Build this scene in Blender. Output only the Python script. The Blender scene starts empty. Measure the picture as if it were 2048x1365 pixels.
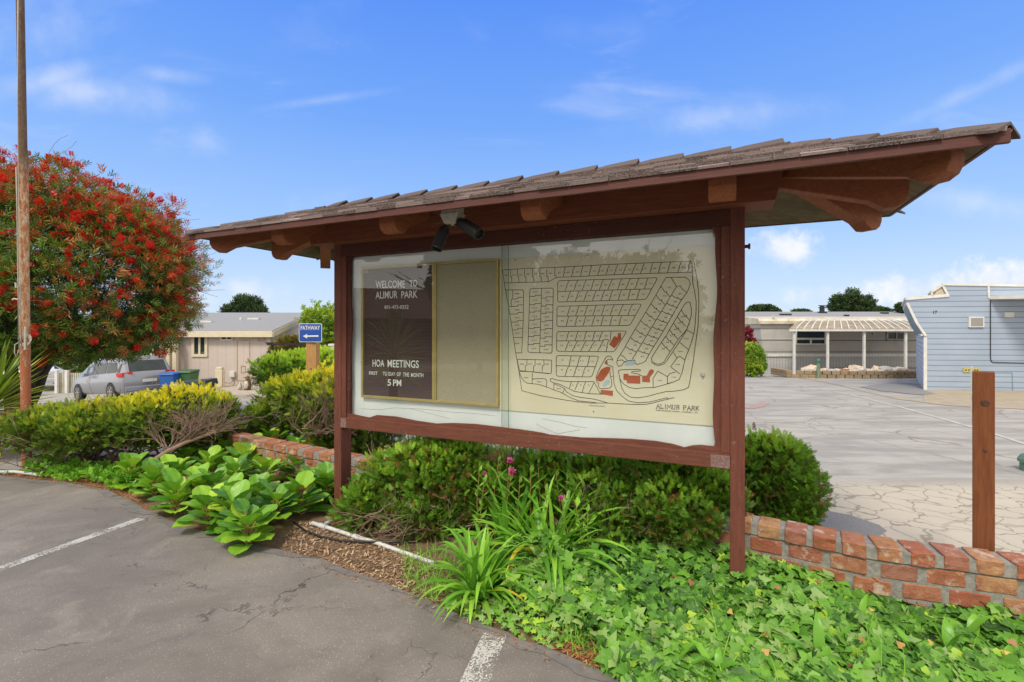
import bpy, bmesh, math, random
import numpy as np
from mathutils import Vector, Matrix, noise as mnoise
R_ = math.radians
random.seed(7); RNG = np.random.default_rng(11)
scene = bpy.context.scene
COL = scene.collection

# ------------------------------------------------------------------ camera
F = 958.0; CX = 1024.0; HY = 660.0; CAMZ = 1.8
cam_d = bpy.data.cameras.new('camera'); cam = bpy.data.objects.new('camera', cam_d); COL.objects.link(cam)
cam.location = (0, 0, CAMZ); cam.rotation_euler = (R_(90), 0, 0)
cam_d.sensor_width = 36; cam_d.lens = 36 * F / 2048
cam_d.shift_y = (HY - 682.5) / 2048 * -1 * -1
cam_d.clip_end = 3000; cam_d.clip_start = 0.05
scene.camera = cam

# ------------------------------------------------------------------ light
SUN_EL, SUN_AZ = 52.0, 205.0        # azimuth measured clockwise from +Y (the view direction): behind and left of the camera
sd = bpy.data.lights.new('sun', 'SUN'); sun = bpy.data.objects.new('sun', sd); COL.objects.link(sun)
sd.energy = 1.9; sd.angle = R_(14); sd.color = (1.0, 0.94, 0.84)
_a = R_(SUN_AZ); _e = R_(SUN_EL)
sdir = Vector((math.sin(_a) * math.cos(_e), math.cos(_a) * math.cos(_e), math.sin(_e)))
sun.rotation_euler = sdir.to_track_quat('Z', 'Y').to_euler()
scene.view_settings.view_transform = 'Standard'; scene.view_settings.look = 'None'
scene.view_settings.exposure = 0.55; scene.view_settings.gamma = 1.0
scene.view_settings.use_curve_mapping = False

class NT:
    """small helper around a node tree"""
    def __init__(s, nt): s.nt = nt; s.n = nt.nodes; s.l = nt.links
    def new(s, t, **k):
        n = s.n.new(t)
        for a, b in k.items(): setattr(n, a, b)
        return n
    def put(s, sock, v):
        if v is None: return
        if isinstance(v, bpy.types.NodeSocket): s.l.new(v, sock)
        else: sock.default_value = v
    def m(s, op, a, b=None, c=None, clamp=False):
        n = s.new('ShaderNodeMath', operation=op, use_clamp=clamp)
        s.put(n.inputs[0], a); s.put(n.inputs[1], b); s.put(n.inputs[2], c); return n.outputs[0]
    def sm(s, v, lo, hi, a=0.0, b=1.0):
        n = s.new('ShaderNodeMapRange', interpolation_type='SMOOTHSTEP')
        s.put(n.inputs[0], v); s.put(n.inputs[1], lo); s.put(n.inputs[2], hi); s.put(n.inputs[3], a); s.put(n.inputs[4], b)
        return n.outputs[0]
    def mix(s, f, a, b, mode='MIX'):
        n = s.new('ShaderNodeMix', data_type='RGBA', blend_type=mode)
        s.put(n.inputs[0], f); s.put(n.inputs[6], c4(a)); s.put(n.inputs[7], c4(b)); return n.outputs[2]
    def noise(s, vec, scale, detail=4, rough=.55, dist=0, out='Fac'):
        n = s.new('ShaderNodeTexNoise'); s.put(n.inputs['Vector'], vec)
        n.inputs['Scale'].default_value = scale; n.inputs['Detail'].default_value = detail
        n.inputs['Roughness'].default_value = rough; n.inputs['Distortion'].default_value = dist
        return n.outputs[out]
    def vor(s, vec, scale, feature='F1', out='Distance', rnd=1.0):
        n = s.new('ShaderNodeTexVoronoi', feature=feature); s.put(n.inputs['Vector'], vec)
        n.inputs['Scale'].default_value = scale; n.inputs['Randomness'].default_value = rnd
        return n.outputs[out]
    def comb(s, x, y, z):
        n = s.new('ShaderNodeCombineXYZ'); s.put(n.inputs[0], x); s.put(n.inputs[1], y); s.put(n.inputs[2], z); return n.outputs[0]
    def map(s, vec, loc=(0,0,0), rot=(0,0,0), sc=(1,1,1)):
        n = s.new('ShaderNodeMapping'); s.put(n.inputs[0], vec)
        n.inputs[1].default_value = loc; n.inputs[2].default_value = rot; n.inputs[3].default_value = sc; return n.outputs[0]
    def ramp(s, f, stops, interp='LINEAR'):
        n = s.new('ShaderNodeValToRGB'); s.put(n.inputs[0], f); cr = n.color_ramp; cr.interpolation = interp
        while len(cr.elements) < len(stops): cr.elements.new(0.5)
        for e, (p, c) in zip(cr.elements, stops): e.position = p; e.color = c4(c)
        return n.outputs[0]
def c4(c):
    if isinstance(c, (tuple, list)) and len(c) == 3: return (*c, 1)
    return c

# ------------------------------------------------------------------ sky
w = bpy.data.worlds.new('World'); scene.world = w; w.use_nodes = True
w.node_tree.nodes.clear(); T = NT(w.node_tree)
tc = T.new('ShaderNodeTexCoord'); sep = T.new('ShaderNodeSeparateXYZ'); T.l.new(tc.outputs['Generated'], sep.inputs[0])
dx, dy, dz = sep.outputs
sky = T.new('ShaderNodeTexSky', sky_type='NISHITA', sun_disc=False, sun_elevation=_e, sun_rotation=_a)
sky.air_density = 1.0; sky.dust_density = .6; sky.ozone_density = 1.5
sks = T.mix(1.0, sky.outputs[0], (.07, .07, .07), 'MULTIPLY')
el = T.m('ARCSINE', dz)
grad = T.ramp(T.m('DIVIDE', el, 1.0), [(0.0, (.50, .60, .72)), (.08, (.42, .55, .74)), (.20, (.27, .445, .76)), (.40, (.135, .31, .75)), (.62, (.075, .225, .74)), (.9, (.05, .17, .65))])
blue = T.mix(.82, sks, grad)
# the part of the sky the photograph looks at: thin wisps and a few low cumulus
yy = T.m('MAXIMUM', dy, .05)
az = T.m('DIVIDE', dx, yy); ev = T.m('DIVIDE', dz, yy)
pl = T.comb(az, T.m('MULTIPLY', ev, 1.0), 0.0)
nw = T.noise(T.map(pl, sc=(1.3, 4.2, 1), rot=(0, 0, R_(-14))), 1.7, 6, .55, .8)
warp = T.noise(pl, 9, 6, .6)
warp2 = T.noise(pl, 22, 4, .6)
def blob(px, py, rx, ry, soft, amp, rot=0.0, k=1.0):
    X0 = (px - CX) / F; E0 = (HY - py) / F
    v = T.map(T.comb(T.m('SUBTRACT', az, X0), T.m('SUBTRACT', ev, E0), 0.0), rot=(0, 0, R_(rot)), sc=(1, 1, 1))
    v2 = T.new('ShaderNodeVectorMath', operation='MULTIPLY'); T.l.new(v, v2.inputs[0]); v2.inputs[1].default_value = (F / rx, F / ry, 0)
    ln = T.new('ShaderNodeVectorMath', operation='LENGTH'); T.l.new(v2.outputs[0], ln.inputs[0])
    d = T.m('SUBTRACT', 1.0, ln.outputs['Value'])
    d = T.m('ADD', d, T.m('MULTIPLY', T.m('SUBTRACT', warp, .5), 2.6 * k))
    d = T.m('ADD', d, T.m('MULTIPLY', T.m('SUBTRACT', warp2, .5), 1.0 * k))
    return T.m('MULTIPLY', T.sm(d, 0.0, soft), amp)
blobs = [blob(1565, 500, 95, 48, .9, .95), blob(1990, 560, 130, 42, .8, .95), blob(1830, 580, 110, 48, .8, .9), blob(1700, 590, 150, 26, 1.2, .5),
         blob(490, 580, 90, 34, 1.3, .5), blob(190, 185, 230, 60, 1.7, .62, 8, .35), blob(330, 150, 130, 26, 1.5, .35, 6, .3), blob(90, 160, 200, 45, 1.6, .6, -14, .3),
         blob(1930, 400, 300, 44, 1.5, .45, 8, .35), blob(1440, 235, 280, 50, 1.6, .40, -6, .4), blob(1300, 185, 140, 20, 1.6, .3, 8, .4), blob(650, 200, 190, 16, 1.5, .3, -8, .3),
         blob(1950, 180, 260, 26, 1.6, .35, -25, .4), blob(420, 600, 60, 30, 1.6, .3), blob(40, 60, 300, 120, 2.2, .38, 0, .6), blob(1230, 60, 200, 50, 2.0, .12, 0, .6)]
acc = blobs[0]
for b in blobs[1:]: acc = T.m('MAXIMUM', acc, b)
wisp = T.m('MULTIPLY', T.sm(nw, .52, .85), .30)
acc = T.m('MAXIMUM', acc, wisp)
cl = T.mix(T.sm(warp, .3, .7), (.52, .57, .67), (.68, .69, .71))
front = T.mix(acc, blue, cl)
# everything behind and overhead is a bright broken overcast (it shows in the glass)
ov_n = T.noise(T.map(tc.outputs['Generated'], sc=(1, 1, 3)), 2.2, 6, .6)
ov = T.mix(ov_n, (.60, .58, .56), (1.22, 1.16, 1.07))
back = T.sm(dy, .52, .15)
skyc = T.mix(back, front, ov)
below = T.sm(dz, 0.0, -.02)
skyc = T.mix(below, skyc, (.25, .25, .24))
bg = T.new('ShaderNodeBackground'); T.l.new(skyc, bg.inputs[0]); bg.inputs[1].default_value = 1.0
wo = T.new('ShaderNodeOutputWorld'); T.l.new(bg.outputs[0], wo.inputs[0])

# ------------------------------------------------------------------ geometry of the place
def S(u): u = max(0.0, min(1.0, u)); return u * u * (3 - 2 * u)
def gz(x, y):
    """height of the ground: level round the board, falling away gently beyond"""
    return (-.75 * S((y - 7) / 13) * S((4 - x) / 8) - .4 * S((y - 15) / 9) - 1.0 * S((-14 - x) / 14) * S((y - 7) / 13))
def at(px, py, dep): return Vector(((px - CX) / F * dep, dep, CAMZ + (HY - py) / F * dep))
def G(px, py, h=0.0):
    """where a sight line meets the ground (raised by h)"""
    X = (px - CX) / F; E = (HY - py) / F; d = .5
    while d < 200:
        if CAMZ + E * d <= gz(X * d, d) + h: break
        d += .02
    return Vector((X * d, d, gz(X * d, d)))
# the board: origin at the foot of its right post, ex to the viewer's right, en towards the viewer
R0 = Vector((1.495, 3.19, 0)); EX = Vector((.9137, -.4063, 0)); EN = Vector((-.4063, -.9137, 0)); EZ = Vector((0, 0, 1))
D0 = 3.522
def B(s, z, a=0.0): return R0 + EX * s + EN * a + EZ * z
def pb(px, py, a):
    X = (px - CX) / F; dep = (D0 - a) / (.4063 * X + .9137)
    p = Vector((X * dep, dep, 0)) - R0
    return p.dot(EX), CAMZ + (HY - py) / F * dep

# ------------------------------------------------------------------ tags and containers
def tag(o, label=None, cat=None, group=None, kind=None):
    if label: o['label'] = label
    if cat: o['category'] = cat
    if group: o['group'] = group
    if kind: o['kind'] = kind
    return o
def empty(name, loc=(0, 0, 0), label=None, cat=None, group=None, rz=0):
    o = bpy.data.objects.new(name, None); COL.objects.link(o); o.location = loc; o.rotation_euler.z = rz
    o.empty_display_size = .1
    return tag(o, label, cat, group)
def wloc(p):
    v = Vector((0, 0, 0))
    while p is not None: v = v + Vector(p.location); p = p.parent
    return v
def children(o): return [c for c in COL.objects if c.parent == o]
def copy_tree(o, parent=None):
    c = o.copy(); COL.objects.link(c); c.parent = parent
    for ch in children(o): copy_tree(ch, c)
    return c
def link_mesh(name, me, mat, parent=None, origin=None):
    o = bpy.data.objects.new(name, me); COL.objects.link(o)
    for m_ in (mat if isinstance(mat, (list, tuple)) else [mat]): me.materials.append(m_)
    if parent is not None: o.parent = parent
    if origin is not None: o.location = origin
    return o
def npmesh(name, V, Fq, rnd=None, mat=None, parent=None, smooth=False, origin=None, extra=None):
    """V (n,3) world coordinates; Fq list/array of faces; rnd one value per face"""
    base = wloc(parent) if parent is not None else (Vector(origin) if origin is not None else Vector((0, 0, 0)))
    V = np.asarray(V, dtype=np.float64) - np.array(base)
    me = bpy.data.meshes.new(name)
    if isinstance(Fq, np.ndarray):
        n, k = Fq.shape
        me.vertices.add(len(V)); me.vertices.foreach_set('co', V.ravel().astype(np.float32))
        me.loops.add(n * k); me.loops.foreach_set('vertex_index', Fq.ravel().astype(np.int32))
        me.polygons.add(n); me.polygons.foreach_set('loop_start', np.arange(0, n * k, k, dtype=np.int32))
        me.polygons.foreach_set('loop_total', np.full(n, k, dtype=np.int32))
        me.update(calc_edges=True)
    else:
        me.from_pydata(V.tolist(), [], Fq); me.update(); n = len(Fq)
    if rnd is not None:
        at_ = me.attributes.new('rnd', 'FLOAT', 'FACE'); at_.data.foreach_set('value', np.asarray(rnd, dtype=np.float32))
    if smooth: me.polygons.foreach_set('use_smooth', np.ones(n, dtype=bool))
    return link_mesh(name, me, mat, parent, base if parent is None and origin is not None else None)

class MB:
    """collects shapes for ONE mesh object"""
    def __init__(s): s.v = []; s.f = []; s.r = []; s.mi = []; s.cur = 0
    def add(s, vs, fs, r=None):
        o = len(s.v); s.v += [tuple(q) for q in vs]; r = random.random() if r is None else r
        for f in fs: s.f.append([i + o for i in f]); s.r.append(r); s.mi.append(s.cur)
    def hexa(s, p, r=None):   # p: 8 points, bottom ring 0-3, top ring 4-7
        s.add(p, [[3, 2, 1, 0], [4, 5, 6, 7], [0, 1, 5, 4], [1, 2, 6, 5], [2, 3, 7, 6], [3, 0, 4, 7]], r)
    def box(s, lo, hi, r=None, fr=None):
        x0, y0, z0 = lo; x1, y1, z1 = hi
        p = [(x0, y0, z0), (x1, y0, z0), (x1, y1, z0), (x0, y1, z0), (x0, y0, z1), (x1, y0, z1), (x1, y1, z1), (x0, y1, z1)]
        s.hexa([fr(*q) for q in p] if fr else p, r)
    def bbox(s, s0, s1, z0, z1, a0, a1, r=None):   # box in the board's own directions
        s.hexa([B(s0, z0, a1), B(s1, z0, a1), B(s1, z0, a0), B(s0, z0, a0), B(s0, z1, a1), B(s1, z1, a1), B(s1, z1, a0), B(s0, z1, a0)], r)
    def prism(s, prof, fn, t0, t1, r=None, twist=1):   # prof list of (a,b); fn(a,b,t)
        n = len(prof); vs = [fn(a, b, t0) for a, b in prof] + [fn(a, b, t1) for a, b in prof]
        fs = [[i, (i + 1) % n, n + (i + 1) % n, n + i] for i in range(n)] + [list(range(n))[::-1], list(range(n, 2 * n))]
        s.add(vs, fs, r)
    def tube(s, pts, rad, seg=8, r=None, cap=True):
        pts = [Vector(q) for q in pts]; n = len(pts); rad = rad if isinstance(rad, (list, tuple)) else [rad] * n
        vs = []; up = None
        for i, q in enumerate(pts):
            t = (pts[min(i + 1, n - 1)] - pts[max(i - 1, 0)]).normalized()
            if up is None: up = Vector((0, 0, 1)) if abs(t.z) < .9 else Vector((1, 0, 0))
            sx = t.cross(up).normalized(); sy = sx.cross(t).normalized(); up = sy
            for k in range(seg):
                a = 2 * math.pi * k / seg; vs.append(q + (sx * math.cos(a) + sy * math.sin(a)) * rad[i])
        fs = [[i * seg + k, i * seg + (k + 1) % seg, (i + 1) * seg + (k + 1) % seg, (i + 1) * seg + k] for i in range(n - 1) for k in range(seg)]
        if cap: fs += [list(range(seg))[::-1], [(n - 1) * seg + k for k in range(seg)]]
        s.add(vs, fs, r)
    def lathe(s, c, prof, seg=16, r=None, axis=None):   # prof (radius, height)
        c = Vector(c); ax = Vector(axis).normalized() if axis else Vector((0, 0, 1))
        sx = ax.orthogonal().normalized(); sy = ax.cross(sx)
        vs = [c + ax * h + (sx * math.cos(2 * math.pi * k / seg) + sy * math.sin(2 * math.pi * k / seg)) * q for q, h in prof for k in range(seg)]
        n = len(prof)
        fs = [[i * seg + k, i * seg + (k + 1) % seg, (i + 1) * seg + (k + 1) % seg, (i + 1) * seg + k] for i in range(n - 1) for k in range(seg)]
        fs += [list(range(seg))[::-1], [(n - 1) * seg + k for k in range(seg)]]
        s.add(vs, fs, r)
    def ell(s, c, rx, ry, rz, seg=12, rings=7, r=None, jit=0.0):
        vs = []; c = Vector(c)
        for i in range(1, rings):
            th = math.pi * i / rings
            for k in range(seg):
                ph = 2 * math.pi * k / seg; j = 1 + random.uniform(-jit, jit)
                vs.append(c + Vector((rx * math.sin(th) * math.cos(ph) * j, ry * math.sin(th) * math.sin(ph) * j, rz * math.cos(th) * j)))
        n = len(vs); vs += [c + Vector((0, 0, rz)), c - Vector((0, 0, rz))]
        fs = [[i * seg + k, (i + 1) * seg + k, (i + 1) * seg + (k + 1) % seg, i * seg + (k + 1) % seg] for i in range(rings - 2) for k in range(seg)]
        fs += [[n, k, (k + 1) % seg] for k in range(seg)] + [[n + 1, (rings - 2) * seg + (k + 1) % seg, (rings - 2) * seg + k] for k in range(seg)]
        s.add(vs, fs, r)
    def strip(s, pts, wid, nrm, r=None):   # flat ribbon along pts
        pts = [Vector(q) for q in pts]; n = len(pts); nrm = Vector(nrm); vs = []
        for i, q in enumerate(pts):
            a = (q - pts[i - 1]).normalized() if i else (pts[1] - q).normalized()
            b = (pts[i + 1] - q).normalized() if i < n - 1 else a
            t = (a + b); t = t.normalized() if t.length > 1e-6 else a
            sd_ = t.cross(nrm).normalized(); k = 1 / max(.5, sd_.dot(b.cross(nrm).normalized()))
            vs += [q + sd_ * wid / 2 * k, q - sd_ * wid / 2 * k]
        s.add(vs, [[2 * i, 2 * i + 1, 2 * i + 3, 2 * i + 2] for i in range(n - 1)], r)
    def build(s, name, mat, parent=None, smooth=False, bevel=0, origin=None, angle=None):
        base = wloc(parent) if parent is not None else (Vector(origin) if origin is not None else Vector((0, 0, 0)))
        me = bpy.data.meshes.new(name)
        me.from_pydata([(q[0] - base.x, q[1] - base.y, q[2] - base.z) for q in s.v], [], s.f); me.update()
        at_ = me.attributes.new('rnd', 'FLOAT', 'FACE'); at_.data.foreach_set('value', s.r)
        if max(s.mi, default=0): me.polygons.foreach_set('material_index', s.mi)
        if smooth: me.polygons.foreach_set('use_smooth', [True] * len(me.polygons))
        bm = bmesh.new(); bm.from_mesh(me); bmesh.ops.recalc_face_normals(bm, faces=bm.faces); bm.to_mesh(me); bm.free()
        o = link_mesh(name, me, mat, parent, base if parent is None and origin is not None else None)
        if smooth and angle: me.set_sharp_from_angle(angle=R_(angle))
        if bevel:
            md = o.modifiers.new('bevel', 'BEVEL'); md.width = bevel; md.segments = 2; md.limit_method = 'ANGLE'; md.angle_limit = R_(40)
        return o

# ------------------------------------------------------------------ materials
def new_mat(name):
    m = bpy.data.materials.new(name); m.use_nodes = True; m.node_tree.nodes.clear()
    T = NT(m.node_tree); out = T.new('ShaderNodeOutputMaterial'); p = T.new('ShaderNodeBsdfPrincipled'); T.l.new(p.outputs[0], out.inputs[0])
    T.p = p; T.out = out; T.co = T.new('ShaderNodeTexCoord').outputs['Object']
    return m, T
def bump(T, h, strength=.3, dist=.01):
    n = T.new('ShaderNodeBump'); n.inputs['Strength'].default_value = strength; n.inputs['Distance'].default_value = dist
    T.l.new(h, n.inputs['Height']); T.l.new(n.outputs[0], T.p.inputs['Normal'])
def simple(name, c1, c2=None, scale=8, rough=.6, bmp=0, metal=0, sc=(1, 1, 1), rot=(0, 0, 0), attr=0.0, detail=5, spec=None, stain=None, bd=.01):
    """two-tone noise, optional per-piece variation, optional dirt"""
    m, T = new_mat(name); c2 = c2 or tuple(q * .8 for q in c1)
    v = T.map(T.map(T.co, rot=rot), sc=sc)
    n = T.noise(v, scale, detail, .6)
    f = T.sm(n, .3, .7)
    if attr:
        a = T.new('ShaderNodeAttribute', attribute_name='rnd').outputs['Fac']
        f = T.m('ADD', T.m('MULTIPLY', f, 1 - attr), T.m('MULTIPLY', a, attr))
    c = T.mix(f, c1, c2)
    if stain:
        sn = T.noise(T.co, stain[1], 6, .65); c = T.mix(T.sm(sn, stain[2], stain[2] + .15), c, stain[0])
    T.put(T.p.inputs['Base Color'], c); T.p.inputs['Roughness'].default_value = rough; T.p.inputs['Metallic'].default_value = metal
    if spec is not None: T.p.inputs['Specular IOR Level'].default_value = spec
    if bmp: bump(T, n, bmp, bd)
    return m
def wood(name, c1, c2, along='u', rough=.6, worn=None, knots=0):
    m, T = new_mat(name)
    if along == 'u': v = T.map(T.map(T.co, rot=(0, 0, R_(23.97))), sc=(.9, 9, 9))
    elif along == 'n': v = T.map(T.map(T.co, rot=(0, 0, R_(23.97))), sc=(9, .9, 9))
    else: v = T.map(T.co, sc=(9, 9, .9))
    n = T.noise(v, 4.5, 5, .6, 1.2); n2 = T.noise(v, 22, 3, .6)
    f = T.m('ADD', T.m('MULTIPLY', T.sm(n, .3, .7), .7), T.m('MULTIPLY', n2, .3))
    a = T.new('ShaderNodeAttribute', attribute_name='rnd').outputs['Fac']
    f = T.m('ADD', T.m('MULTIPLY', f, .75), T.m('MULTIPLY', a, .25))
    c = T.mix(f, c1, c2)
    if knots:
        kv = T.vor(T.map(T.co, sc=(1, 1, .55)), knots, 'F1'); 
        c = T.mix(T.sm(kv, .16, .04), c, tuple(q * .3 for q in c1))
    if worn:
        s1 = T.noise(T.co, 55, 5, .75); s2 = T.noise(T.co, 2.3, 4, .65)
        msk = T.m('MULTIPLY', T.sm(s1, .60, .68), T.sm(s2, .44, .62))
        c = T.mix(msk, c, worn)
    T.put(T.p.inputs['Base Color'], c); T.p.inputs['Roughness'].default_value = rough + .1; T.p.inputs['Specular IOR Level'].default_value = .22
    bump(T, T.m('ADD', n2, T.m('MULTIPLY', n, .5)), .4, .004)
    return m
def leafmat(name, stops, rough=.45, trans=.35, spec=.35):
    m, T = new_mat(name)
    a = T.new('ShaderNodeAttribute', attribute_name='rnd').outputs['Fac']
    c = T.ramp(a, stops); T.put(T.p.inputs['Base Color'], c)
    T.p.inputs['Roughness'].default_value = rough; T.p.inputs['Specular IOR Level'].default_value = spec
    if trans:
        tr = T.new('ShaderNodeBsdfTranslucent'); T.put(tr.inputs[0], T.mix(1.0, c, (1.25, 1.2, .6), 'MULTIPLY'))
        mx = T.new('ShaderNodeMixShader'); mx.inputs[0].default_value = trans
        T.l.new(T.p.outputs[0], mx.inputs[1]); T.l.new(tr.outputs[0], mx.inputs[2]); T.l.new(mx.outputs[0], T.out.inputs[0])
    return m
M = {}
M['post'] = wood('stained_post_wood', (.185, .062, .040), (.092, .033, .024), 'z', .55, (.32, .22, .18))
M['rail'] = wood('stained_rail_wood', (.195, .068, .042), (.100, .036, .025), 'u', .55, (.34, .25, .22))
M['fascia'] = wood('painted_fascia_wood', (.125, .050, .040), (.085, .034, .028), 'u', .5)
M['rafter'] = wood('stained_rafter_wood', (.38, .135, .06), (.19, .064, .032), 'n', .6)
M['beam'] = wood('stained_beam_wood', (.26, .085, .044), (.135, .043, .025), 'u', .6)
M['trim'] = wood('dark_trim_wood', (.105, .036, .026), (.055, .020, .016), 'u', .6, (.30, .2, .17))
M['ply'] = simple('weathered_plywood', (.20, .15, .08), (.11, .085, .04), 5, .8, .2, sc=(1, 3, 1), stain=((.10, .11, .04), 3, .55))
M['panel'] = simple('white_backing_board', (.80, .82, .82), (.72, .745, .74), 3, .7, stain=((.32, .32, .27), 5, .68))
M['mapsheet'] = simple('cream_map_sheet', (.76, .69, .53), (.70, .62, .45), 2, .55, stain=((.45, .38, .24), 4, .66))
M['gold'] = simple('gold_aluminium', (.50, .39, .14), (.40, .31, .10), 10, .4, metal=.15)
M['cork'] = simple('beige_pin_board', (.37, .325, .225), (.33, .285, .195), 60, .8, .1)
M['ink'] = simple('dark_map_ink', (.03, .018, .02), (.05, .03, .03), 20, .6)
M['mapred'] = simple('rust_red_map_print', (.48, .10, .03), (.42, .085, .025), 12, .6)
M['mapblue'] = simple('pale_blue_map_print', (.45, .55, .65), (.4, .5, .62), 12, .6)
M['white'] = simple('white_letter_plastic', (.78, .78, .76), (.7, .7, .68), 20, .5)
# grooved felt
m, T = new_mat('grooved_brown_felt')
sp = T.new('ShaderNodeSeparateXYZ'); T.l.new(T.co, sp.inputs[0])
g = T.m('SINE', T.m('MULTIPLY', sp.outputs[2], 2 * math.pi / .0127))
T.put(T.p.inputs['Base Color'], T.mix(T.sm(g, -.6, .6), (.040, .021, .020), (.085, .048, .043))); T.p.inputs['Roughness'].default_value = .8
M['felt'] = m
# glass sheet: clear, with a mirror-like share
m, T = new_mat('glass_sheet'); T.n.remove(T.p)
tr = T.new('ShaderNodeBsdfTransparent'); tr.inputs[0].default_value = (.965, .985, .975, 1)
gl = T.new('ShaderNodeBsdfGlossy'); gl.inputs['Roughness'].default_value = .015
fr = T.new('ShaderNodeFresnel'); fr.inputs[0].default_value = 1.5
mx = T.new('ShaderNodeMixShader'); geo = T.new('ShaderNodeNewGeometry'); T.put(mx.inputs[0], T.m('MULTIPLY', T.m('ADD', T.m('MULTIPLY', fr.outputs[0], 1.5), .045, clamp=True), T.m('SUBTRACT', 1.0, geo.outputs['Backfacing'])))
T.l.new(tr.outputs[0], mx.inputs[1]); T.l.new(gl.outputs[0], mx.inputs[2]); T.l.new(mx.outputs[0], T.out.inputs[0])
M['glass'] = m
M['glassedge'] = simple('green_glass_edge', (.10, .20, .14), (.07, .15, .1), 10, .2)
M['winglass'] = simple('dark_window_glass', (.035, .045, .045), (.02, .03, .03), 4, .08, spec=.4)
# shingles
m, T = new_mat('asphalt_shingles')
a = T.new('ShaderNodeAttribute', attribute_name='rnd').outputs['Fac']
n = T.noise(T.co, 160, 3, .8); n2 = T.noise(T.co, 5, 4, .6)
c = T.ramp(a, [(0, (.04, .027, .024)), (.35, (.10, .072, .064)), (.7, (.21, .16, .145)), (1, (.36, .28, .26))])
c = T.mix(T.sm(n, .42, .75), c, (.42, .34, .31)); c = T.mix(T.sm(n2, .62, .75), c, (.07, .055, .045))
T.put(T.p.inputs['Base Color'], c); T.p.inputs['Roughness'].default_value = .9; bump(T, n, .5, .003); M['shingle'] = m
M['shingledark'] = simple('hip_cap_shingles', (.075, .052, .045), (.13, .095, .085), 120, .9, .4, attr=.4, bd=.003)
M['black'] = simple('black_rubber', (.012, .012, .013), (.022, .022, .022), 10, .45)
M['ltwhite'] = simple('aged_white_plastic', (.55, .54, .48), (.42, .40, .34), 20, .5)
M['rust'] = None
m, T = new_mat('rusted_pole_paint')
v = T.map(T.co, sc=(3, 3, 1)); n = T.noise(v, 9, 6, .7); n2 = T.noise(v, 30, 4, .7)
f = T.m('ADD', T.m('MULTIPLY', n, .6), T.m('MULTIPLY', n2, .4))
sp = T.new('ShaderNodeSeparateXYZ'); T.l.new(T.co, sp.inputs[0]); zz = sp.outputs[2]
low = T.ramp(f, [(.0, (.13, .035, .012)), (.42, (.32, .10, .03)), (.50, (.45, .22, .10)), (.58, (.52, .42, .30)), (.8, (.62, .55, .42))])
mid = T.ramp(f, [(.0, (.20, .05, .02)), (.46, (.38, .12, .04)), (.53, (.30, .09, .04)), (.60, (.50, .34, .22)), (.8, (.42, .18, .08))])
top = T.ramp(f, [(.0, (.035, .018, .010)), (.45, (.10, .055, .028)), (.6, (.15, .10, .07)), (.8, (.28, .25, .22))])
c = T.mix(T.sm(zz, 3.5, 4.2), low, top); c = T.mix(T.sm(zz, 1.9, 1.2), c, mid)
T.put(T.p.inputs['Base Color'], c); T.p.inputs['Roughness'].default_value = .8; bump(T, f, .6, .006); M['rust'] = m
M['rope'] = simple('weathered_rope', (.46, .42, .34), (.34, .31, .25), 90, .9, .3)
# bricks
m, T = new_mat('used_bricks')
a = T.new('ShaderNodeAttribute', attribute_name='rnd').outputs['Fac']
n = T.noise(T.co, 14, 6, .65); n2 = T.noise(T.co, 60, 5, .7); n3 = T.noise(T.map(T.co, loc=(4, 2, 7)), 9, 6, .7)
c = T.ramp(a, [(0, (.34, .10, .055)), (.25, (.42, .18, .08)), (.5, (.44, .26, .12)), (.75, (.37, .14, .08)), (1, (.29, .17, .13))])
c = T.mix(T.sm(n, .35, .75), c, (.26, .085, .045)); c = T.mix(T.m('MULTIPLY', T.sm(n3, .54, .66), .75), c, (.52, .45, .35))
c = T.mix(T.m('MULTIPLY', T.sm(T.noise(T.map(T.co, loc=(9, 9, 1)), 6, 5, .7), .6, .7), .7), c, (.20, .17, .035))
T.put(T.p.inputs['Base Color'], c); T.p.inputs['Roughness'].default_value = .9; bump(T, T.m('ADD', n2, n), .9, .009); M['brick'] = m
M['mortar'] = simple('grey_mortar', (.30, .29, .25), (.19, .185, .165), 30, .95, .7, stain=((.15, .14, .1), 4, .6))
# parking lot asphalt
m, T = new_mat('dark_parking_asphalt')
big = T.noise(T.co, .9, 4, .6, .6); med = T.noise(T.map(T.co, sc=(1, 2.4, 1), rot=(0, 0, .5)), 3.2, 5, .65); fine = T.noise(T.co, 170, 3, .8)
c = T.mix(T.sm(big, .35, .68), (.165, .145, .128), (.255, .226, .200)); c = T.mix(T.m('MULTIPLY', T.sm(med, .48, .75), .45), c, (.12, .108, .105))
c = T.mix(T.m('MULTIPLY', T.sm(fine, .40, .62), .55), c, (.105, .095, .09)); c = T.mix(T.m('MULTIPLY', T.sm(T.noise(T.map(T.co, loc=(2, 8, 0)), 1.7, 7, .7, .4), .55, .66), .35), c, (.30, .265, .235)); c = T.mix(T.m('MULTIPLY', T.sm(T.noise(T.map(T.co, loc=(6, 1, 0)), .55, 6, .7, .4), .56, .66), .45), c, (.09, .085, .085))
spk = T.vor(T.co, 120, 'F1'); spr = T.vor(T.co, 120, 'F1', 'Color'); sr = T.new('ShaderNodeSeparateColor'); T.l.new(spr, sr.inputs[0])
spm = T.m('MULTIPLY', T.sm(spk, .34, .18), T.sm(sr.outputs[0], .78, .86)); spm = T.m('MULTIPLY', spm, T.sm(big, .3, .6, .35, 1.0))
c = T.mix(spm, c, (.50, .46, .40))
wv = T.noise(T.co, 3.5, 4, .6, out='Color'); vm = T.new('ShaderNodeVectorMath', operation='MULTIPLY_ADD'); T.l.new(wv, vm.inputs[0]); vm.inputs[1].default_value = (.5, .5, 0); T.l.new(T.co, vm.inputs[2])
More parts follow.
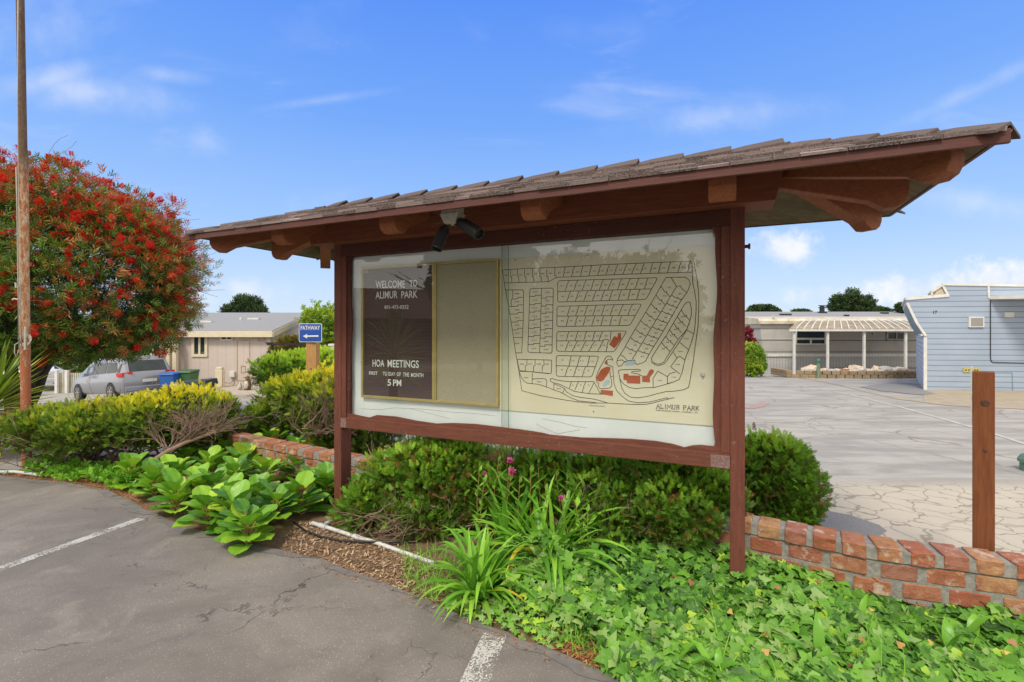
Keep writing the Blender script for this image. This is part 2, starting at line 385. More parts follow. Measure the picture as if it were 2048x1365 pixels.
ck = T.vor(vm.outputs[0], 1.15, 'DISTANCE_TO_EDGE'); gate = T.sm(T.noise(T.co, 1.1, 3, .6), .50, .60)
crk = T.m('MULTIPLY', T.sm(ck, .014, .003), gate)
ck2 = T.vor(vm.outputs[0], 4.2, 'DISTANCE_TO_EDGE'); gate2 = T.sm(T.noise(T.map(T.co, loc=(3, 1, 0)), 1.3, 3, .6), .56, .66)
crk = T.m('MAXIMUM', crk, T.m('MULTIPLY', T.sm(ck2, .022, .005), T.m('MULTIPLY', gate2, .8)))
c = T.mix(T.m('MULTIPLY', crk, .75), c, (.04, .036, .034))
T.put(T.p.inputs['Base Color'], c); T.p.inputs['Roughness'].default_value = .85
bump(T, T.m('SUBTRACT', T.m('ADD', T.m('MULTIPLY', fine, .35), T.m('MULTIPLY', spm, .3)), crk), .5, .006); M['lot'] = m
# road asphalt: pale, cracked
m, T = new_mat('pale_cracked_asphalt')
sp = T.new('ShaderNodeSeparateXYZ'); T.l.new(T.co, sp.inputs[0]); X, Y, Z = sp.outputs
big = T.noise(T.map(T.co, rot=(0, 0, R_(35)), sc=(.35, 1.6, 1)), 1.3, 7, .68, .9); fine = T.noise(T.co, 60, 4, .8); med = T.noise(T.co, .6, 5, .6)
c = T.mix(T.sm(big, .38, .62), (.275, .256, .226), (.395, .368, .325)); c = T.mix(T.m('MULTIPLY', T.sm(fine, .4, .7), .35), c, (.22, .215, .21))
c = T.mix(T.m('MULTIPLY', T.sm(med, .55, .68), .45), c, (.24, .23, .22))
wv = T.noise(T.co, 1.6, 4, .6, out='Color'); vm = T.new('ShaderNodeVectorMath', operation='MULTIPLY_ADD'); T.l.new(wv, vm.inputs[0]); vm.inputs[1].default_value = (.55, .55, 0); T.l.new(T.co, vm.inputs[2])
# tan alligator-cracked patch beside the wall
pm = T.m('MULTIPLY', T.sm(Y, 5.9, 5.3), T.sm(X, 1.2, 1.9)); pm = T.m('MULTIPLY', pm, T.sm(T.m('ADD', Y, T.m('MULTIPLY', T.m('SUBTRACT', med, .5), 1.5)), 3.0, 3.4))
c = T.mix(T.m('MULTIPLY', pm, .75), c, (.52, .45, .34))
a1 = T.vor(vm.outputs[0], 3.9, 'DISTANCE_TO_EDGE'); a2 = T.vor(vm.outputs[0], .38, 'DISTANCE_TO_EDGE'); a3 = T.vor(vm.outputs[0], .9, 'DISTANCE_TO_EDGE')
crk = T.m('MULTIPLY', T.sm(a1, .045, .012), pm); crk = T.m('MAXIMUM', crk, T.m('MULTIPLY', T.sm(a2, .012, .004), T.m('MULTIPLY', T.sm(T.noise(T.map(T.co, loc=(5, 3, 0)), .35, 2), .46, .56), .6)))
crk = T.m('MAXIMUM', crk, T.m('MULTIPLY', T.sm(a3, .02, .006), T.sm(T.noise(T.co, .5, 2), .5, .6)))
c = T.mix(T.m('MULTIPLY', T.sm(T.noise(T.map(T.co, loc=(7, 7, 0), rot=(0, 0, R_(30)), sc=(.25, 1.1, 1)), .9, 7, .72), .54, .62), .4), c, (.19, .185, .175)); c = T.mix(T.m('MULTIPLY', crk, .62), c, (.17, .135, .09))
T.put(T.p.inputs['Base Color'], c); T.p.inputs['Roughness'].default_value = .9; bump(T, T.m('SUBTRACT', fine, crk), .3, .01); M['road'] = m
M['path'] = simple('dark_grey_pavement', (.235, .225, .21), (.185, .178, .168), 40, .9, .3)
M['dirt'] = simple('dry_tan_verge', (.38, .31, .22), (.30, .25, .18), 2.5, .95, .3, stain=((.22, .19, .13), 6, .6))
# soil with mulch
m, T = new_mat('mulched_soil')
n = T.noise(T.co, 6, 6, .65); f = T.noise(T.map(T.co, rot=(0, 0, .7), sc=(1, 3, 1)), 45, 5, .75); 
c = T.mix(T.sm(n, .35, .65), (.17, .105, .060), (.28, .175, .10)); c = T.mix(T.sm(f, .5, .68), c, (.38, .26, .15)); c = T.mix(T.sm(f, .42, .30), c, (.06, .035, .022))
T.put(T.p.inputs['Base Color'], c); T.p.inputs['Roughness'].default_value = .95; bump(T, f, .9, .02); M['soil'] = m
# worn road paint
m, T = new_mat('worn_white_paint')
n = T.noise(T.co, 95, 5, .75); n2 = T.noise(T.co, 7, 5, .65); f = T.m('ADD', T.m('MULTIPLY', n, .6), T.m('MULTIPLY', n2, .4))
T.put(T.p.inputs['Base Color'], T.mix(T.sm(n2, .3, .7), (.62, .62, .58), (.45, .44, .41))); T.p.inputs['Roughness'].default_value = .7
tr = T.new('ShaderNodeBsdfTransparent'); mx = T.new('ShaderNodeMixShader'); T.put(mx.inputs[0], T.sm(f, .47, .52))
T.l.new(tr.outputs[0], mx.inputs[1]); T.l.new(T.p.outputs[0], mx.inputs[2]); T.l.new(mx.outputs[0], T.out.inputs[0]); M['paint'] = m
M['redpaint'] = simple('faded_red_paint', (.36, .17, .14), (.34, .28, .25), 22, .8)
M['concrete'] = simple('pale_concrete', (.44, .38, .31), (.36, .31, .25), 5, .9, .2)
M['pvc'] = simple('white_pipe_plastic', (.62, .62, .60), (.50, .50, .48), 10, .4, stain=((.16, .14, .11), 9, .58))
M['pvcgreen'] = simple('pale_green_pipe_plastic', (.40, .55, .47), (.55, .6, .55), 6, .4)
M['cedar'] = wood('rough_cedar', (.26, .095, .038), (.145, .048, .020), 'z', .75, None, 2.6)
M['fir'] = wood('tan_fir_post', (.52, .29, .11), (.36, .19, .07), 'z', .7)
M['signblue'] = simple('blue_sign_enamel', (.022, .085, .40), (.02, .075, .35), 6, .4)
# ------------------------------------------------------------------ notice board
M['number'] = simple('grey_map_number_ink', (.14, .12, .10), None, 20, .6)
def text_mesh(string, s0, s1, z0, z1, a, name, mat, parent, font=None):
    """flat lettering fitted into a rectangle on the board's plane"""
    cu = bpy.data.curves.new('t', 'FONT'); cu.body = string; cu.resolution_u = 3; cu.offset = .012
    ob = bpy.data.objects.new('t', cu); COL.objects.link(ob); dg = bpy.context.evaluated_depsgraph_get()
    me0 = bpy.data.meshes.new_from_object(ob.evaluated_get(dg))
    v = np.array([q.co[:] for q in me0.vertices]); fs = [list(q.vertices) for q in me0.polygons]
    bpy.data.objects.remove(ob); bpy.data.curves.remove(cu); bpy.data.meshes.remove(me0)
    lo, hi = v.min(0), v.max(0); u = (v[:, 0] - lo[0]) / (hi[0] - lo[0]); q = (v[:, 1] - lo[1]) / (hi[1] - lo[1])
    return [B(s0 + (s1 - s0) * a_, z0 + (z1 - z0) * b_, a) for a_, b_ in zip(u, q)], fs
def put_text(mb, string, s0, s1, z0, z1, a):
    v, f = text_mesh(string, s0, s1, z0, z1, a, None, None, None); mb.add(v, f)

board = empty('notice_board', B(-1.74, 0, 0), 'long dark red-brown roofed notice board with park map and welcome letters behind glass', 'notice board')
# posts
SL0, SL1, SR0, SR1 = -3.514, -3.427, -.039, .051
for a_, b_ in ((SL0, SL1), (SR0, SR1)):
    mb = MB(); mb.bbox(a_, b_, -.05, 2.62, -.14, .0); mb.build('post', M['post'], board, bevel=.004)
# rails and stiles of the frame, with the scalloped trim inside
mb = MB(); mb.bbox(SL1, SR0, .864, .965, -.12, .004); mb.build('bottom_rail', M['rail'], board, bevel=.004)
mb = MB(); mb.bbox(SL1, SR0, 2.50, 2.61, -.12, -.003); mb.build('top_rail', M['trim'], board, bevel=.003)
for a_, b_ in ((SL1, SL1 + .055), (SR0 - .055, SR0)):
    mb = MB(); mb.bbox(a_, b_, .966, 2.499, -.12, -.004); mb.build('stile', M['post'], board, bevel=.003)
A1 = -.02
def bp(px, py, a=A1):
    s, z = pb(px, py, a); return s, z
top_in = [(711, 513), (722, 505), (738, 500), (758, 506), (785, 506), (815, 501), (850, 494), (900, 492), (960, 490), (1000, 486), (1040, 479), (1100, 473), (1132, 467), (1138, 474), (1143, 480), (1150, 474), (1160, 468), (1200, 466), (1250, 461), (1300, 459), (1340, 455), (1375, 450), (1400, 451), (1420, 456)]
bot_in = [(711, 828), (722, 833), (737, 836), (752, 831), (790, 834), (830, 842), (870, 848), (905, 847), (950, 849), (1000, 855), (1040, 860), (1080, 866), (1110, 873), (1150, 876), (1200, 877), (1260, 879), (1310, 883), (1345, 889), (1368, 896), (1385, 892), (1400, 891), (1420, 893)]
def lines_fill(inner, z_out, name, mat):
    mb = MB(); q = [bp(*p) for p in inner]; q[0] = (SL1 + .05, q[0][1]); q[-1] = (SR0 - .05, q[-1][1])
    for (s0, z0), (s1, z1) in zip(q, q[1:]):
        lo0, hi0 = min(z0, z_out), max(z0, z_out); lo1, hi1 = min(z1, z_out), max(z1, z_out)
        mb.hexa([B(s0, lo0, A1), B(s1, lo1, A1), B(s1, lo1, A1 - .02), B(s0, lo0, A1 - .02), B(s0, hi0, A1), B(s1, hi1, A1), B(s1, hi1, A1 - .02), B(s0, hi0, A1 - .02)], .5)
    return mb.build(name, mat, board)
lines_fill(top_in, 2.505, 'scalloped_trim', M['trim']); lines_fill(bot_in, .960, 'scalloped_trim', M['rail'])
for side in (0, 1):
    mb = MB(); zz = np.linspace(.97, 2.50, 26); prev = None
    for k, z in enumerate(zz):
        wv_ = .045 + .010 * math.sin(z * 4.1 + side * 2) + .006 * math.sin(z * 11 + side)
        if k in (0, len(zz) - 1): wv_ += .02
        e = (SL1 + .05 + wv_) if side == 0 else (SR0 - .05 - wv_)
        if prev:
            o_ = SL1 + .05 if side == 0 else SR0 - .05
            s0, s1 = sorted((o_, prev[0])); t0, t1 = sorted((o_, e))
            mb.hexa([B(s0, prev[1], A1 - .004), B(s1, prev[1], A1 - .004), B(s1, prev[1], A1 - .022), B(s0, prev[1], A1 - .022), B(t0, z, A1 - .004), B(t1, z, A1 - .004), B(t1, z, A1 - .022), B(t0, z, A1 - .022)], .5)
        prev = (e, z)
    mb.build('scalloped_trim', M['post'] if side else M['trim'], board)
# backing
mb = MB(); mb.bbox(SL1 + .002, SR0 - .002, .966, 2.499, -.118, -.09); back = mb.build('backing_panel', M['panel'], board)
mb = MB()
for pts in ([(722, 818), (760, 820), (790, 816), (820, 818), (850, 825), (900, 838)], [(820, 817), (860, 820), (905, 825), (945, 827), (990, 832)],
            [(1085, 838), (1120, 845), (1150, 853), (1175, 856)], [(1072, 848), (1100, 862), (1115, 868), (1160, 860)], [(735, 497), (760, 506), (800, 512), (850, 503)]):
    mb.strip([B(*pb(x, y, -.0885), -.0885) for x, y in pts], .0016, EN)
mb.build('crack', M['trim'], back)
# letter cabinet
AC = -.075
def rect(px0, py0, px1, py1, a):   # pixel box on the plane -> board rectangle
    s0, z1 = pb(px0, (py0), a); s1, _ = pb(px1, py0, a); _, z0 = pb(px0, py1, a); return s0, s1, z0, z1
c_s0, c_z1 = pb(722, 535, AC + .02); c_s1, _ = pb(996, 519, AC + .02); _, c_z0 = pb(722, 795, AC + .02); c_sm, _ = pb(867, 526, AC + .02)
cab = MB(); fw = .022
mb = MB(); mb.bbox(c_s0 + .004, c_sm, c_z0 + .004, c_z1 - .004, AC - .012, AC); lb = mb.build('letter_board', M['felt'], board)
mb = MB(); mb.bbox(c_sm, c_s1 - .004, c_z0 + .004, c_z1 - .004, AC - .012, AC); mb.build('pin_board', M['cork'], board)
mb = MB(); f0, f1 = AC - .013, AC + .022
mb.bbox(c_s0, c_s0 + fw, c_z0, c_z1, f0, f1); mb.bbox(c_s1 - fw, c_s1, c_z0, c_z1, f0, f1)
mb.bbox(c_s0 + fw, c_s1 - fw, c_z0, c_z0 + fw, f0, f1 - .001); mb.bbox(c_s0 + fw, c_s1 - fw, c_z1 - fw, c_z1, f0, f1 - .001)
mb.bbox(c_sm - .016, c_sm + .004, c_z0 + fw, c_z1 - fw, f0, f1 - .002); mb.bbox(c_sm + .0065, c_sm + .022, c_z0 + fw, c_z1 - fw, f0, f1 - .003)
cf = mb.build('cabinet_frame', M['gold'], board, bevel=.002)
mb = MB(); mb.lathe(B(c_s0 + .006, c_z0 + .34, AC + .022), [(.0001, 0), (.009, 0), (.009, .006), (.0001, .007)], 12, axis=EN); mb.build('lock', M['ltwhite'], cf)
# white letters
mb = MB()
def T_at(string, x0, y0t, y0b, x1, y1t, y1b, a=AC + .004):
    s0, z1a = pb(x0, y0t, a); s0, z0a = pb(x0, y0b, a); s1, z1b = pb(x1, y1t, a); _, z0b = pb(x1, y1b, a)
    v, f = text_mesh(string, s0, s1, 0, 1, a, None, None, None)
    out = []
    for q in v:
        r = q - R0; s_ = r.dot(EX); u = (s_ - s0) / (s1 - s0); z = (z0a * (1 - u) + z0b * u) + (z1a * (1 - u) + z1b * u - z0a * (1 - u) - z0b * u) * q.z
        out.append(B(s_, z, a))
    mb.add(out, f)
T_at('WELCOME', 751, 562, 577, 810, 561, 576); T_at('TO', 819, 561, 574, 834.5, 559.5, 573.5)
T_at('ALIMUR', 751, 584, 598, 795, 582, 597); T_at('PARK', 802.5, 583, 597, 835, 581, 596)
T_at('831-475-0252', 769, 611.5, 618, 817, 610.5, 618)
T_at('HOA', 745, 719.5, 734, 768.5, 720, 734); T_at('MEETINGS', 775, 720, 735, 837.5, 721.5, 736.5)
T_at('FIRST', 738, 743, 750, 755, 743.5, 750.5); T_at('TU', 765.5, 744, 751.5, 774, 744, 752); T_at('SDAY', 776.5, 744.5, 752, 790, 745, 752.5)
T_at('OF', 793.5, 745, 752.5, 801.5, 745, 753); T_at('THE', 806, 745.5, 753.5, 818, 746, 754); T_at('MONTH', 822, 746.5, 754.5, 846.5, 747, 755)
T_at('5', 775, 759, 772, 782, 759, 772); T_at('PM', 786, 759.5, 772.5, 802.5, 760, 773); T_at('111', 728.5, 541, 547, 736, 541, 547)
mb.build('lettering', M['white'], lb)
# map sheet
AM = -.082
ms0, mz1 = pb(997, 519, AM); ms1, _ = pb(1423, 490, AM); _, mz0 = pb(1420, 852, AM)
mb = MB(); mb.bbox(c_s1 + .003, SR0 - .056, mz0, mz1, AM - .006, AM); ms = mb.build('map_sheet', M['mapsheet'], board)
K = 2048 / 440
AL = AM + .0012
def c3(x, y): return B(*pb(990 + x / K, 480 + y / K, AL), AL)
L = []
def ln(*p): L.append(list(p))
def zig(x0, y0, x1, y1, j=.5, jog=9, perp=None):
    mx_, my_ = x0 + (x1 - x0) * j, y0 + (y1 - y0) * j; d = math.hypot(x1 - x0, y1 - y0) or 1; ux, uy = (x1 - x0) / d, (y1 - y0) / d; nx, ny = perp or (-uy, ux)
    if ny == 0 and nx == 0: nx = 1
    ln((x0, y0), (mx_ + nx * jog * .5, my_ + ny * jog * .5), (mx_ - nx * jog * .5 + ux * 8, my_ - ny * jog * .5 + uy * 8), (mx_ + nx * jog * .2 + ux * 14, my_ + ny * jog * .2 + uy * 14), (x1, y1))
def rnd_poly(pts, r=22):
    out = []; n = len(pts)
    for i in range(n):
        p = Vector((*pts[i], 0)); a_ = Vector((*pts[i - 1], 0)); b_ = Vector((*pts[(i + 1) % n], 0))
        da = (a_ - p); db = (b_ - p); ra = min(r, da.length * .45); rb = min(r, db.length * .45); p0 = p + da.normalized() * ra; p1 = p + db.normalized() * rb
        for k in range(5):
            t = k / 4; q = p0 * (1 - t) ** 2 + p * 2 * t * (1 - t) + p1 * t * t; out.append((q.x, q.y))
    out.append(out[0]); L.append(out)
ln((68, 282), (98, 470), (125, 620), (160, 830), (190, 1040), (225, 1240), (250, 1405), (420, 1450), (640, 1490), (760, 1508), (880, 1520), (1050, 1520), (1180, 1528), (1300, 1533), (1400, 1532), (1460, 1522), (1540, 1500), (1615, 1482), (1600, 1470), (1530, 1488), (1440, 1510), (1330, 1518), (1240, 1500), (1180, 1455), (1130, 1400), (1108, 1340), (1100, 1240))
ln((1600, 1484), (1670, 1470))
ln((68, 282), (270, 268), (560, 258), (800, 245), (1060, 230), (1450, 213), (1820, 200), (1835, 225), (1840, 400), (1858, 480), (1872, 570), (1872, 660), (1862, 800), (1850, 880), (1820, 980), (1770, 1110), (1740, 1240), (1715, 1300), (1660, 1325), (1600, 1340))
ln((85, 402), (300, 397), (500, 390), (540, 368), (575, 350), (800, 342), (1100, 325), (1450, 313), (1840, 302))
ln((1852, 215), (1880, 360), (1896, 500), (1898, 600), (1890, 800), (1868, 960), (1850, 1100), (1810, 1340), (1800, 1375), (1760, 1395), (1680, 1408), (1590, 1414), (1500, 1435), (1420, 1458), (1330, 1472), (1260, 1464), (1210, 1430), (1180, 1380), (1160, 1290), (1150, 1220), (1165, 1212), (1250, 1208), (1330, 1205), (1355, 1212), (1350, 1222), (1290, 1224), (1270, 1232), (1275, 1240), (1330, 1248), (1370, 1268))
ln((1155, 1270), (1170, 1310), (1200, 1345), (1250, 1375), (1310, 1386), (1380, 1378), (1480, 1375), (1560, 1355), (1660, 1325))
for x in (143, 208, 275, 348, 418, 482): ln((x, 275), (x, 340), (x + 12, 344), (x + 14, 396))
ln((558, 260), (555, 330), (566, 334), (570, 350))
for a_, b_ in zip((655, 740, 820, 900, 985, 1065, 1145, 1230, 1315, 1390, 1470, 1550, 1635, 1735, 1815), (635, 712, 795, 875, 955, 1030, 1107, 1190, 1270, 1352, 1440, 1520, 1605, 1700, 1795)): zig(a_, 258 - (a_ - 560) * .045, b_, 345 - (b_ - 575) * .034)
def block(tl, tr, br, bl, midl, midr, ut, um, lt, lb_, r=24):
    rnd_poly([tl, tr, br, bl], r); ln(midl, midr)
    f = lambda p, q, x: p[1] + (q[1] - p[1]) * (x - p[0]) / (q[0] - p[0])
    for a_, b_ in zip(ut, um): zig(a_, f(tl, tr, a_), b_, f(midl, midr, b_))
    for a_, b_ in zip(lt, lb_): zig(a_, f(midl, midr, a_), b_, f(bl, br, b_))
block((583, 382), (1515, 353), (1405, 556), (583, 580), (583, 482), (1462, 457), (690, 770, 850, 925, 1010, 1095, 1180, 1262, 1342, 1425), (650, 732, 810, 890, 970, 1048, 1140, 1215, 1300, 1390), (705, 785, 865, 945, 1022, 1098, 1180, 1265, 1350), (668, 748, 825, 905, 985, 1062, 1145, 1235, 1318))
block((578, 620), (1366, 598), (1256, 797), (575, 808), (577, 711), (1310, 705), (705, 785, 865, 945, 1025, 1110, 1195, 1280), (672, 750, 830, 910, 990, 1070, 1150, 1235), (690, 770, 850, 932, 1012, 1095, 1180), (662, 742, 818, 900, 985, 1068, 1152))
block((576, 855), (1228, 849), (1110, 1043), (572, 1038), (574, 941), (1000, 941), (690, 775, 855, 935, 1005), (662, 745, 825, 905, 965), (692, 770, 850, 930, 1010, 1055), (650, 718, 795, 872, 955, 1035))
ln((1000, 941), (1015, 930), (1040, 926), (1060, 935), (1065, 945)); ln((1080, 852), (1072, 940))
block((570, 1078), (968, 1084), (900, 1278), (570, 1270), (570, 1172), (930, 1182), (710, 795, 885), (690, 765, 860), (685, 765, 845), (650, 730, 812))
rnd_poly([(325, 455), (543, 450), (530, 1056), (305, 1048)], 20); ln((434, 453), (415, 1052))
for y in (527, 603, 673, 748, 825, 900, 975): ln((322 - (y - 455) * .028, y), (375 - (y - 455) * .03, y + 2), (375 - (y - 455) * .03, y - 10), (432 - (y - 455) * .03, y - 9))
for y in (543, 617, 685, 763, 838, 915, 990): ln((431 - (y - 455) * .03, y), (480 - (y - 455) * .03, y + 2), (480 - (y - 455) * .03, y - 12), (541 - (y - 455) * .02, y - 11))
ln((97, 467), (255, 467), (266, 480), (262, 760), (248, 1053), (195, 1053)); ln((165, 468), (163, 550), (152, 555), (150, 620))
for y in (547, 617, 688, 762, 835): ln((125 + (y - 600) * .17 if y > 560 else 165, y + 5), (210, y + 3), (212, y - 10), (262, y - 12))
ln((175, 910), (254, 909))
rnd_poly([(205, 1112), (528, 1120), (524, 1246), (228, 1218)], 12)
for x in (297, 373, 455): ln((x, 1118), (x, 1168), (x - 14, 1175), (x - 16, 1228))
ln((225, 1225), (300, 1225), (420, 1238), (500, 1246)); ln((228, 1235), (240, 1270), (262, 1310), (300, 1335), (345, 1340), (400, 1345), (450, 1360), (500, 1378), (560, 1403), (600, 1415), (640, 1435), (700, 1470), (780, 1500), (870, 1508), (930, 1515), (955, 1522)); ln((347, 1240), (345, 1340))
ln((347, 1305), (352, 1295), (450, 1292), (475, 1300), (482, 1320), (480, 1370)); ln((548, 1340), (548, 1400)); ln((548, 1340), (600, 1362), (648, 1385), (628, 1430)); ln((648, 1385), (665, 1415), (720, 1450), (800, 1468), (900, 1480), (970, 1495), (1050, 1520))
ln((1050, 1440), (870, 1432), (740, 1412), (680, 1382), (600, 1345), (540, 1330), (515, 1315), (515, 1298), (530, 1290), (560, 1302), (620, 1314), (700, 1320), (920, 1320), (983, 1440))
for a_, b_ in ((715, 690), (780, 740), (845, 808)): zig(a_, 1320, b_ + 2, 1380 + (b_ - 690) * .4)
ln((925, 1325), (870, 1435)); 
# loop in the middle
ln((1032, 1095), (1050, 1082), (1075, 1085), (1092, 1105), (1097, 1120), (1060, 1110), (1035, 1125), (1022, 1150)); ln((1032, 1095), (1000, 1150), (960, 1225), (942, 1280), (945, 1320), (965, 1340), (960, 1365), (980, 1388), (1070, 1380), (1088, 1360), (1085, 1300), (1070, 1280)); ln((1022, 1150), (1060, 1170), (1095, 1180), (1100, 1240)); ln((1075, 1230), (1068, 1250), (1075, 1270), (1095, 1275))
# diagonal blocks
ln((1590, 352), (1770, 348), (1805, 372), (1817, 410), (1800, 465), (1785, 492), (1735, 560), (1660, 690), (1560, 860), (1450, 1040), (1400, 1130), (1370, 1148), (1325, 1160), (1305, 1150), (1300, 1120), (1240, 1125), (1200, 1140), (1180, 1170), (1150, 1178), (1133, 1150), (1140, 1110), (1180, 1050), (1300, 840), (1430, 630), (1500, 510), (1590, 352))
cl_ = lambda t: (1690 + (1278 - 1690) * t, 435 + (1110 - 435) * t); le = lambda t: (1590 + (1160 - 1590) * t, 352 + (1090 - 352) * t); re_ = lambda t: (1800 + (1400 - 1800) * t, 465 + (1130 - 465) * t)
ln((1640, 352), (1690, 435), (1278, 1112)); ln((1690, 435), (1725, 430), (1745, 460), (1785, 492))
for k in range(1, 9): t = k / 9.2; zig(*le(t), *cl_(t + .035), .5, 14); zig(*cl_(t + .01), *re_(t + .035), .5, 14)
ln((1172, 1072), (1200, 1090), (1232, 1125)); ln((1140, 1125), (1180, 1118), (1215, 1140))
ln((1735, 650), (1765, 600), (1790, 580), (1815, 582), (1828, 640), (1828, 700), (1812, 765), (1785, 835), (1720, 910), (1600, 1090), (1570, 1140), (1530, 1158), (1490, 1152), (1460, 1130), (1455, 1105), (1480, 1060), (1600, 880), (1735, 650)); ln((1808, 770), (1778, 850), (1720, 945), (1610, 1110), (1575, 1155), (1530, 1170), (1490, 1165), (1455, 1140))
for k in range(6): t = k / 6.2; zig(1735 - 230 * t, 655 + 370 * t, 1812 - 225 * t, 750 + 360 * t, .5, 14)
for p, q in (((1785, 840), (1845, 875)), ((1720, 955), (1798, 1022)), ((1660, 1050), (1695, 1100)), ((1695, 1100), (1720, 1085)), ((1720, 1085), (1765, 1118)), ((1695, 1100), (1635, 1182)), ((1635, 1182), (1722, 1250)), ((1515, 1222), (1472, 1290)), ((1515, 1222), (1605, 1275)), ((1472, 1290), (1472, 1375)), ((1605, 1275), (1605, 1340)), ((1605, 1275), (1625, 1248)), ((1625, 1248), (1680, 1230))): ln(p, q)
ml = MB()
for pts in L: ml.strip([c3(*p) for p in pts], .0046, EN)
ml.build('map_lines', M['ink'], ms)
mr = MB()
for poly in ([(1145, 870), (1172, 868), (1175, 925), (1145, 968), (1112, 1010), (1062, 975), (1110, 895), (1140, 910)], [(1040, 1180), (1075, 1185), (1070, 1220), (1040, 1265), (1010, 1305), (985, 1320), (955, 1315), (945, 1285), (965, 1245), (990, 1205)], [(985, 1397), (1098, 1405), (1097, 1455), (982, 1435)],
             [(1197, 1247), (1243, 1247), (1243, 1263), (1352, 1265), (1352, 1340), (1230, 1335), (1225, 1307), (1195, 1305)], [(1370, 1265), (1412, 1265), (1440, 1212), (1460, 1204), (1478, 1215), (1475, 1235), (1442, 1280), (1442, 1328), (1370, 1323)], [(1028, 1130), (1042, 1118), (1050, 1155), (1030, 1150)]):
    v = [c3(*p) + EN * .0006 for p in poly]; mr.add(v, [list(range(len(v)))])
mr.build('map_building', M['mapred'], ms)
mq = MB()
for poly in ([(1205, 1150), (1230, 1132), (1290, 1122), (1300, 1130), (1305, 1155), (1280, 1165), (1215, 1172)], [(1000, 1350), (1020, 1320), (1045, 1302), (1065, 1305), (1068, 1330), (1040, 1355), (1010, 1370)]):
    v = [c3(*p) + EN * .0003 for p in poly]; mq.add(v, [list(range(len(v)))])
mq.build('map_pool', M['mapblue'], ms)
# lot numbers
mn = MB()
_glyph = {}
def num(x, y, s_, sc=1.0):
    w_ = len(s_) * 7 * sc; a_, z1 = pb(990 + (x - w_) / K, 480 + (y - 6 * sc) / K, AL); b_, z0 = pb(990 + (x + w_) / K, 480 + (y + 6 * sc) / K, AL)
    if s_ not in _glyph: _glyph[s_] = text_mesh(s_, 0, 1, 0, 1, 0, None, None, None)
    v, f = _glyph[s_]; out = []
    for q in v:
        r = q - R0; out.append(B(a_ + (b_ - a_) * r.dot(EX), z0 + (z1 - z0) * q.z, AL + .0004))
    mn.add(out, f)
for k, x in enumerate((105, 175, 237, 305, 375, 445, 515, 600, 680, 765, 845, 925, 1000, 1082, 1168, 1252, 1325, 1400, 1485, 1570, 1665, 1750)): num(x, 330 - (x - 105) * .045, str(60 + k))
for k, x in enumerate((623, 710, 785, 865, 948, 1027, 1103, 1190, 1278, 1363, 1448)): num(x, 430 - (x - 623) * .027, str(51 + k))
for k, x in enumerate((630, 715, 793, 875, 958, 1038, 1118, 1198, 1285, 1380)): num(x, 528 - (x - 630) * .027, str(41 + k))
for k, x in enumerate((630, 725, 808, 888, 966, 1043, 1128, 1210, 1298)): num(x, 667 - (x - 630) * .02, str(31 + k))
for k, x in enumerate((625, 708, 790, 870, 955, 1030, 1117, 1215)): num(x, 755 - (x - 630) * .01, str(24 + k))
for k, x in enumerate((622, 716, 792, 877, 955, 1033)): num(x, 895, str(19 + k))
for k, x in enumerate((620, 705, 775, 852, 933, 1012)): num(x, 982, str(13 + k))
for k, x in enumerate((628, 725, 808, 905)): num(x, 1120 + k * 4, str(9 + k))
for k, x in enumerate((623, 705, 780, 868)): num(x, 1210 + k * 2, str(5 + k))
for k, x in enumerate((725, 797, 872)): num(x, 1352, str(2 + k))
for k in range(8): num(375 - k * 2, 487 + k * 75, str(217 - k)); num(486 - k * 2, 490 + k * 76, str(222 + k))
for k, y in enumerate((502, 578, 652, 725, 795, 870, 965)): num(205, y, str(198 + k))
for k, x in enumerate((250, 328, 407, 480)): num(x, 1157, str(206 + k))
num(288, 1283, '205'); num(410, 1322, '204'); num(592, 1385, '203')
for k in range(9): t = (k + .5) / 9.2; a_ = le(t); b_ = cl_(t); c_ = re_(t); num((a_[0] + b_[0]) / 2 + 8, (a_[1] + b_[1]) / 2 + 12, str(62 + k)); num((c_[0] + b_[0]) / 2, (c_[1] + b_[1]) / 2 + 18, str(89 - k))
for k in range(6): t = (k + .6) / 6.2; num(1775 - 230 * t, 680 + 370 * t, str(100 - k))
for k, p in enumerate(((1780, 920), (1725, 1040), (1700, 1160), (1665, 1280), (1535, 1308))): num(*p, str(102 + k))
mn.build('map_numbers', M['number'], ms)
mb = MB()
# serif title, drawn stroke by stroke
GL = {'A': [[(0, 0), (.5, 1), (1, 0)], [(.2, .38), (.8, .38)], [(-.15, 0), (.2, 0)], [(.78, 0), (1.15, 0)]], 'L': [[(.1, 1), (.1, 0), (.8, 0), (.85, .25)], [(-.08, 1), (.28, 1)]], 'I': [[(.5, 0), (.5, 1)], [(.28, 1), (.72, 1)], [(.28, 0), (.72, 0)]],
      'M': [[(0, 0), (.1, 1), (.5, .32), (.9, 1), (1, 0)], [(-.12, 0), (.15, 0)], [(.85, 0), (1.12, 0)]], 'U': [[(.1, 1), (.1, .3), (.25, .04), (.6, .0), (.8, .2), (.85, 1)], [(-.08, 1), (.28, 1)], [(.7, 1), (1, 1)]],
      'R': [[(.15, 0), (.15, 1), (.6, 1), (.8, .86), (.8, .64), (.6, .5), (.15, .5)], [(.5, .5), (.95, 0)], [(0, 0), (.32, 0)]], 'P': [[(.15, 0), (.15, 1), (.65, 1), (.85, .85), (.85, .62), (.65, .48), (.15, .48)], [(0, 0), (.34, 0)]], 'K': [[(.12, 0), (.12, 1)], [(.85, 1), (.15, .42)], [(.4, .62), (.95, 0)], [(-.02, 0), (.28, 0)], [(-.02, 1), (.28, 1)], [(.72, 1), (.98, 1)]]}
x = 1503
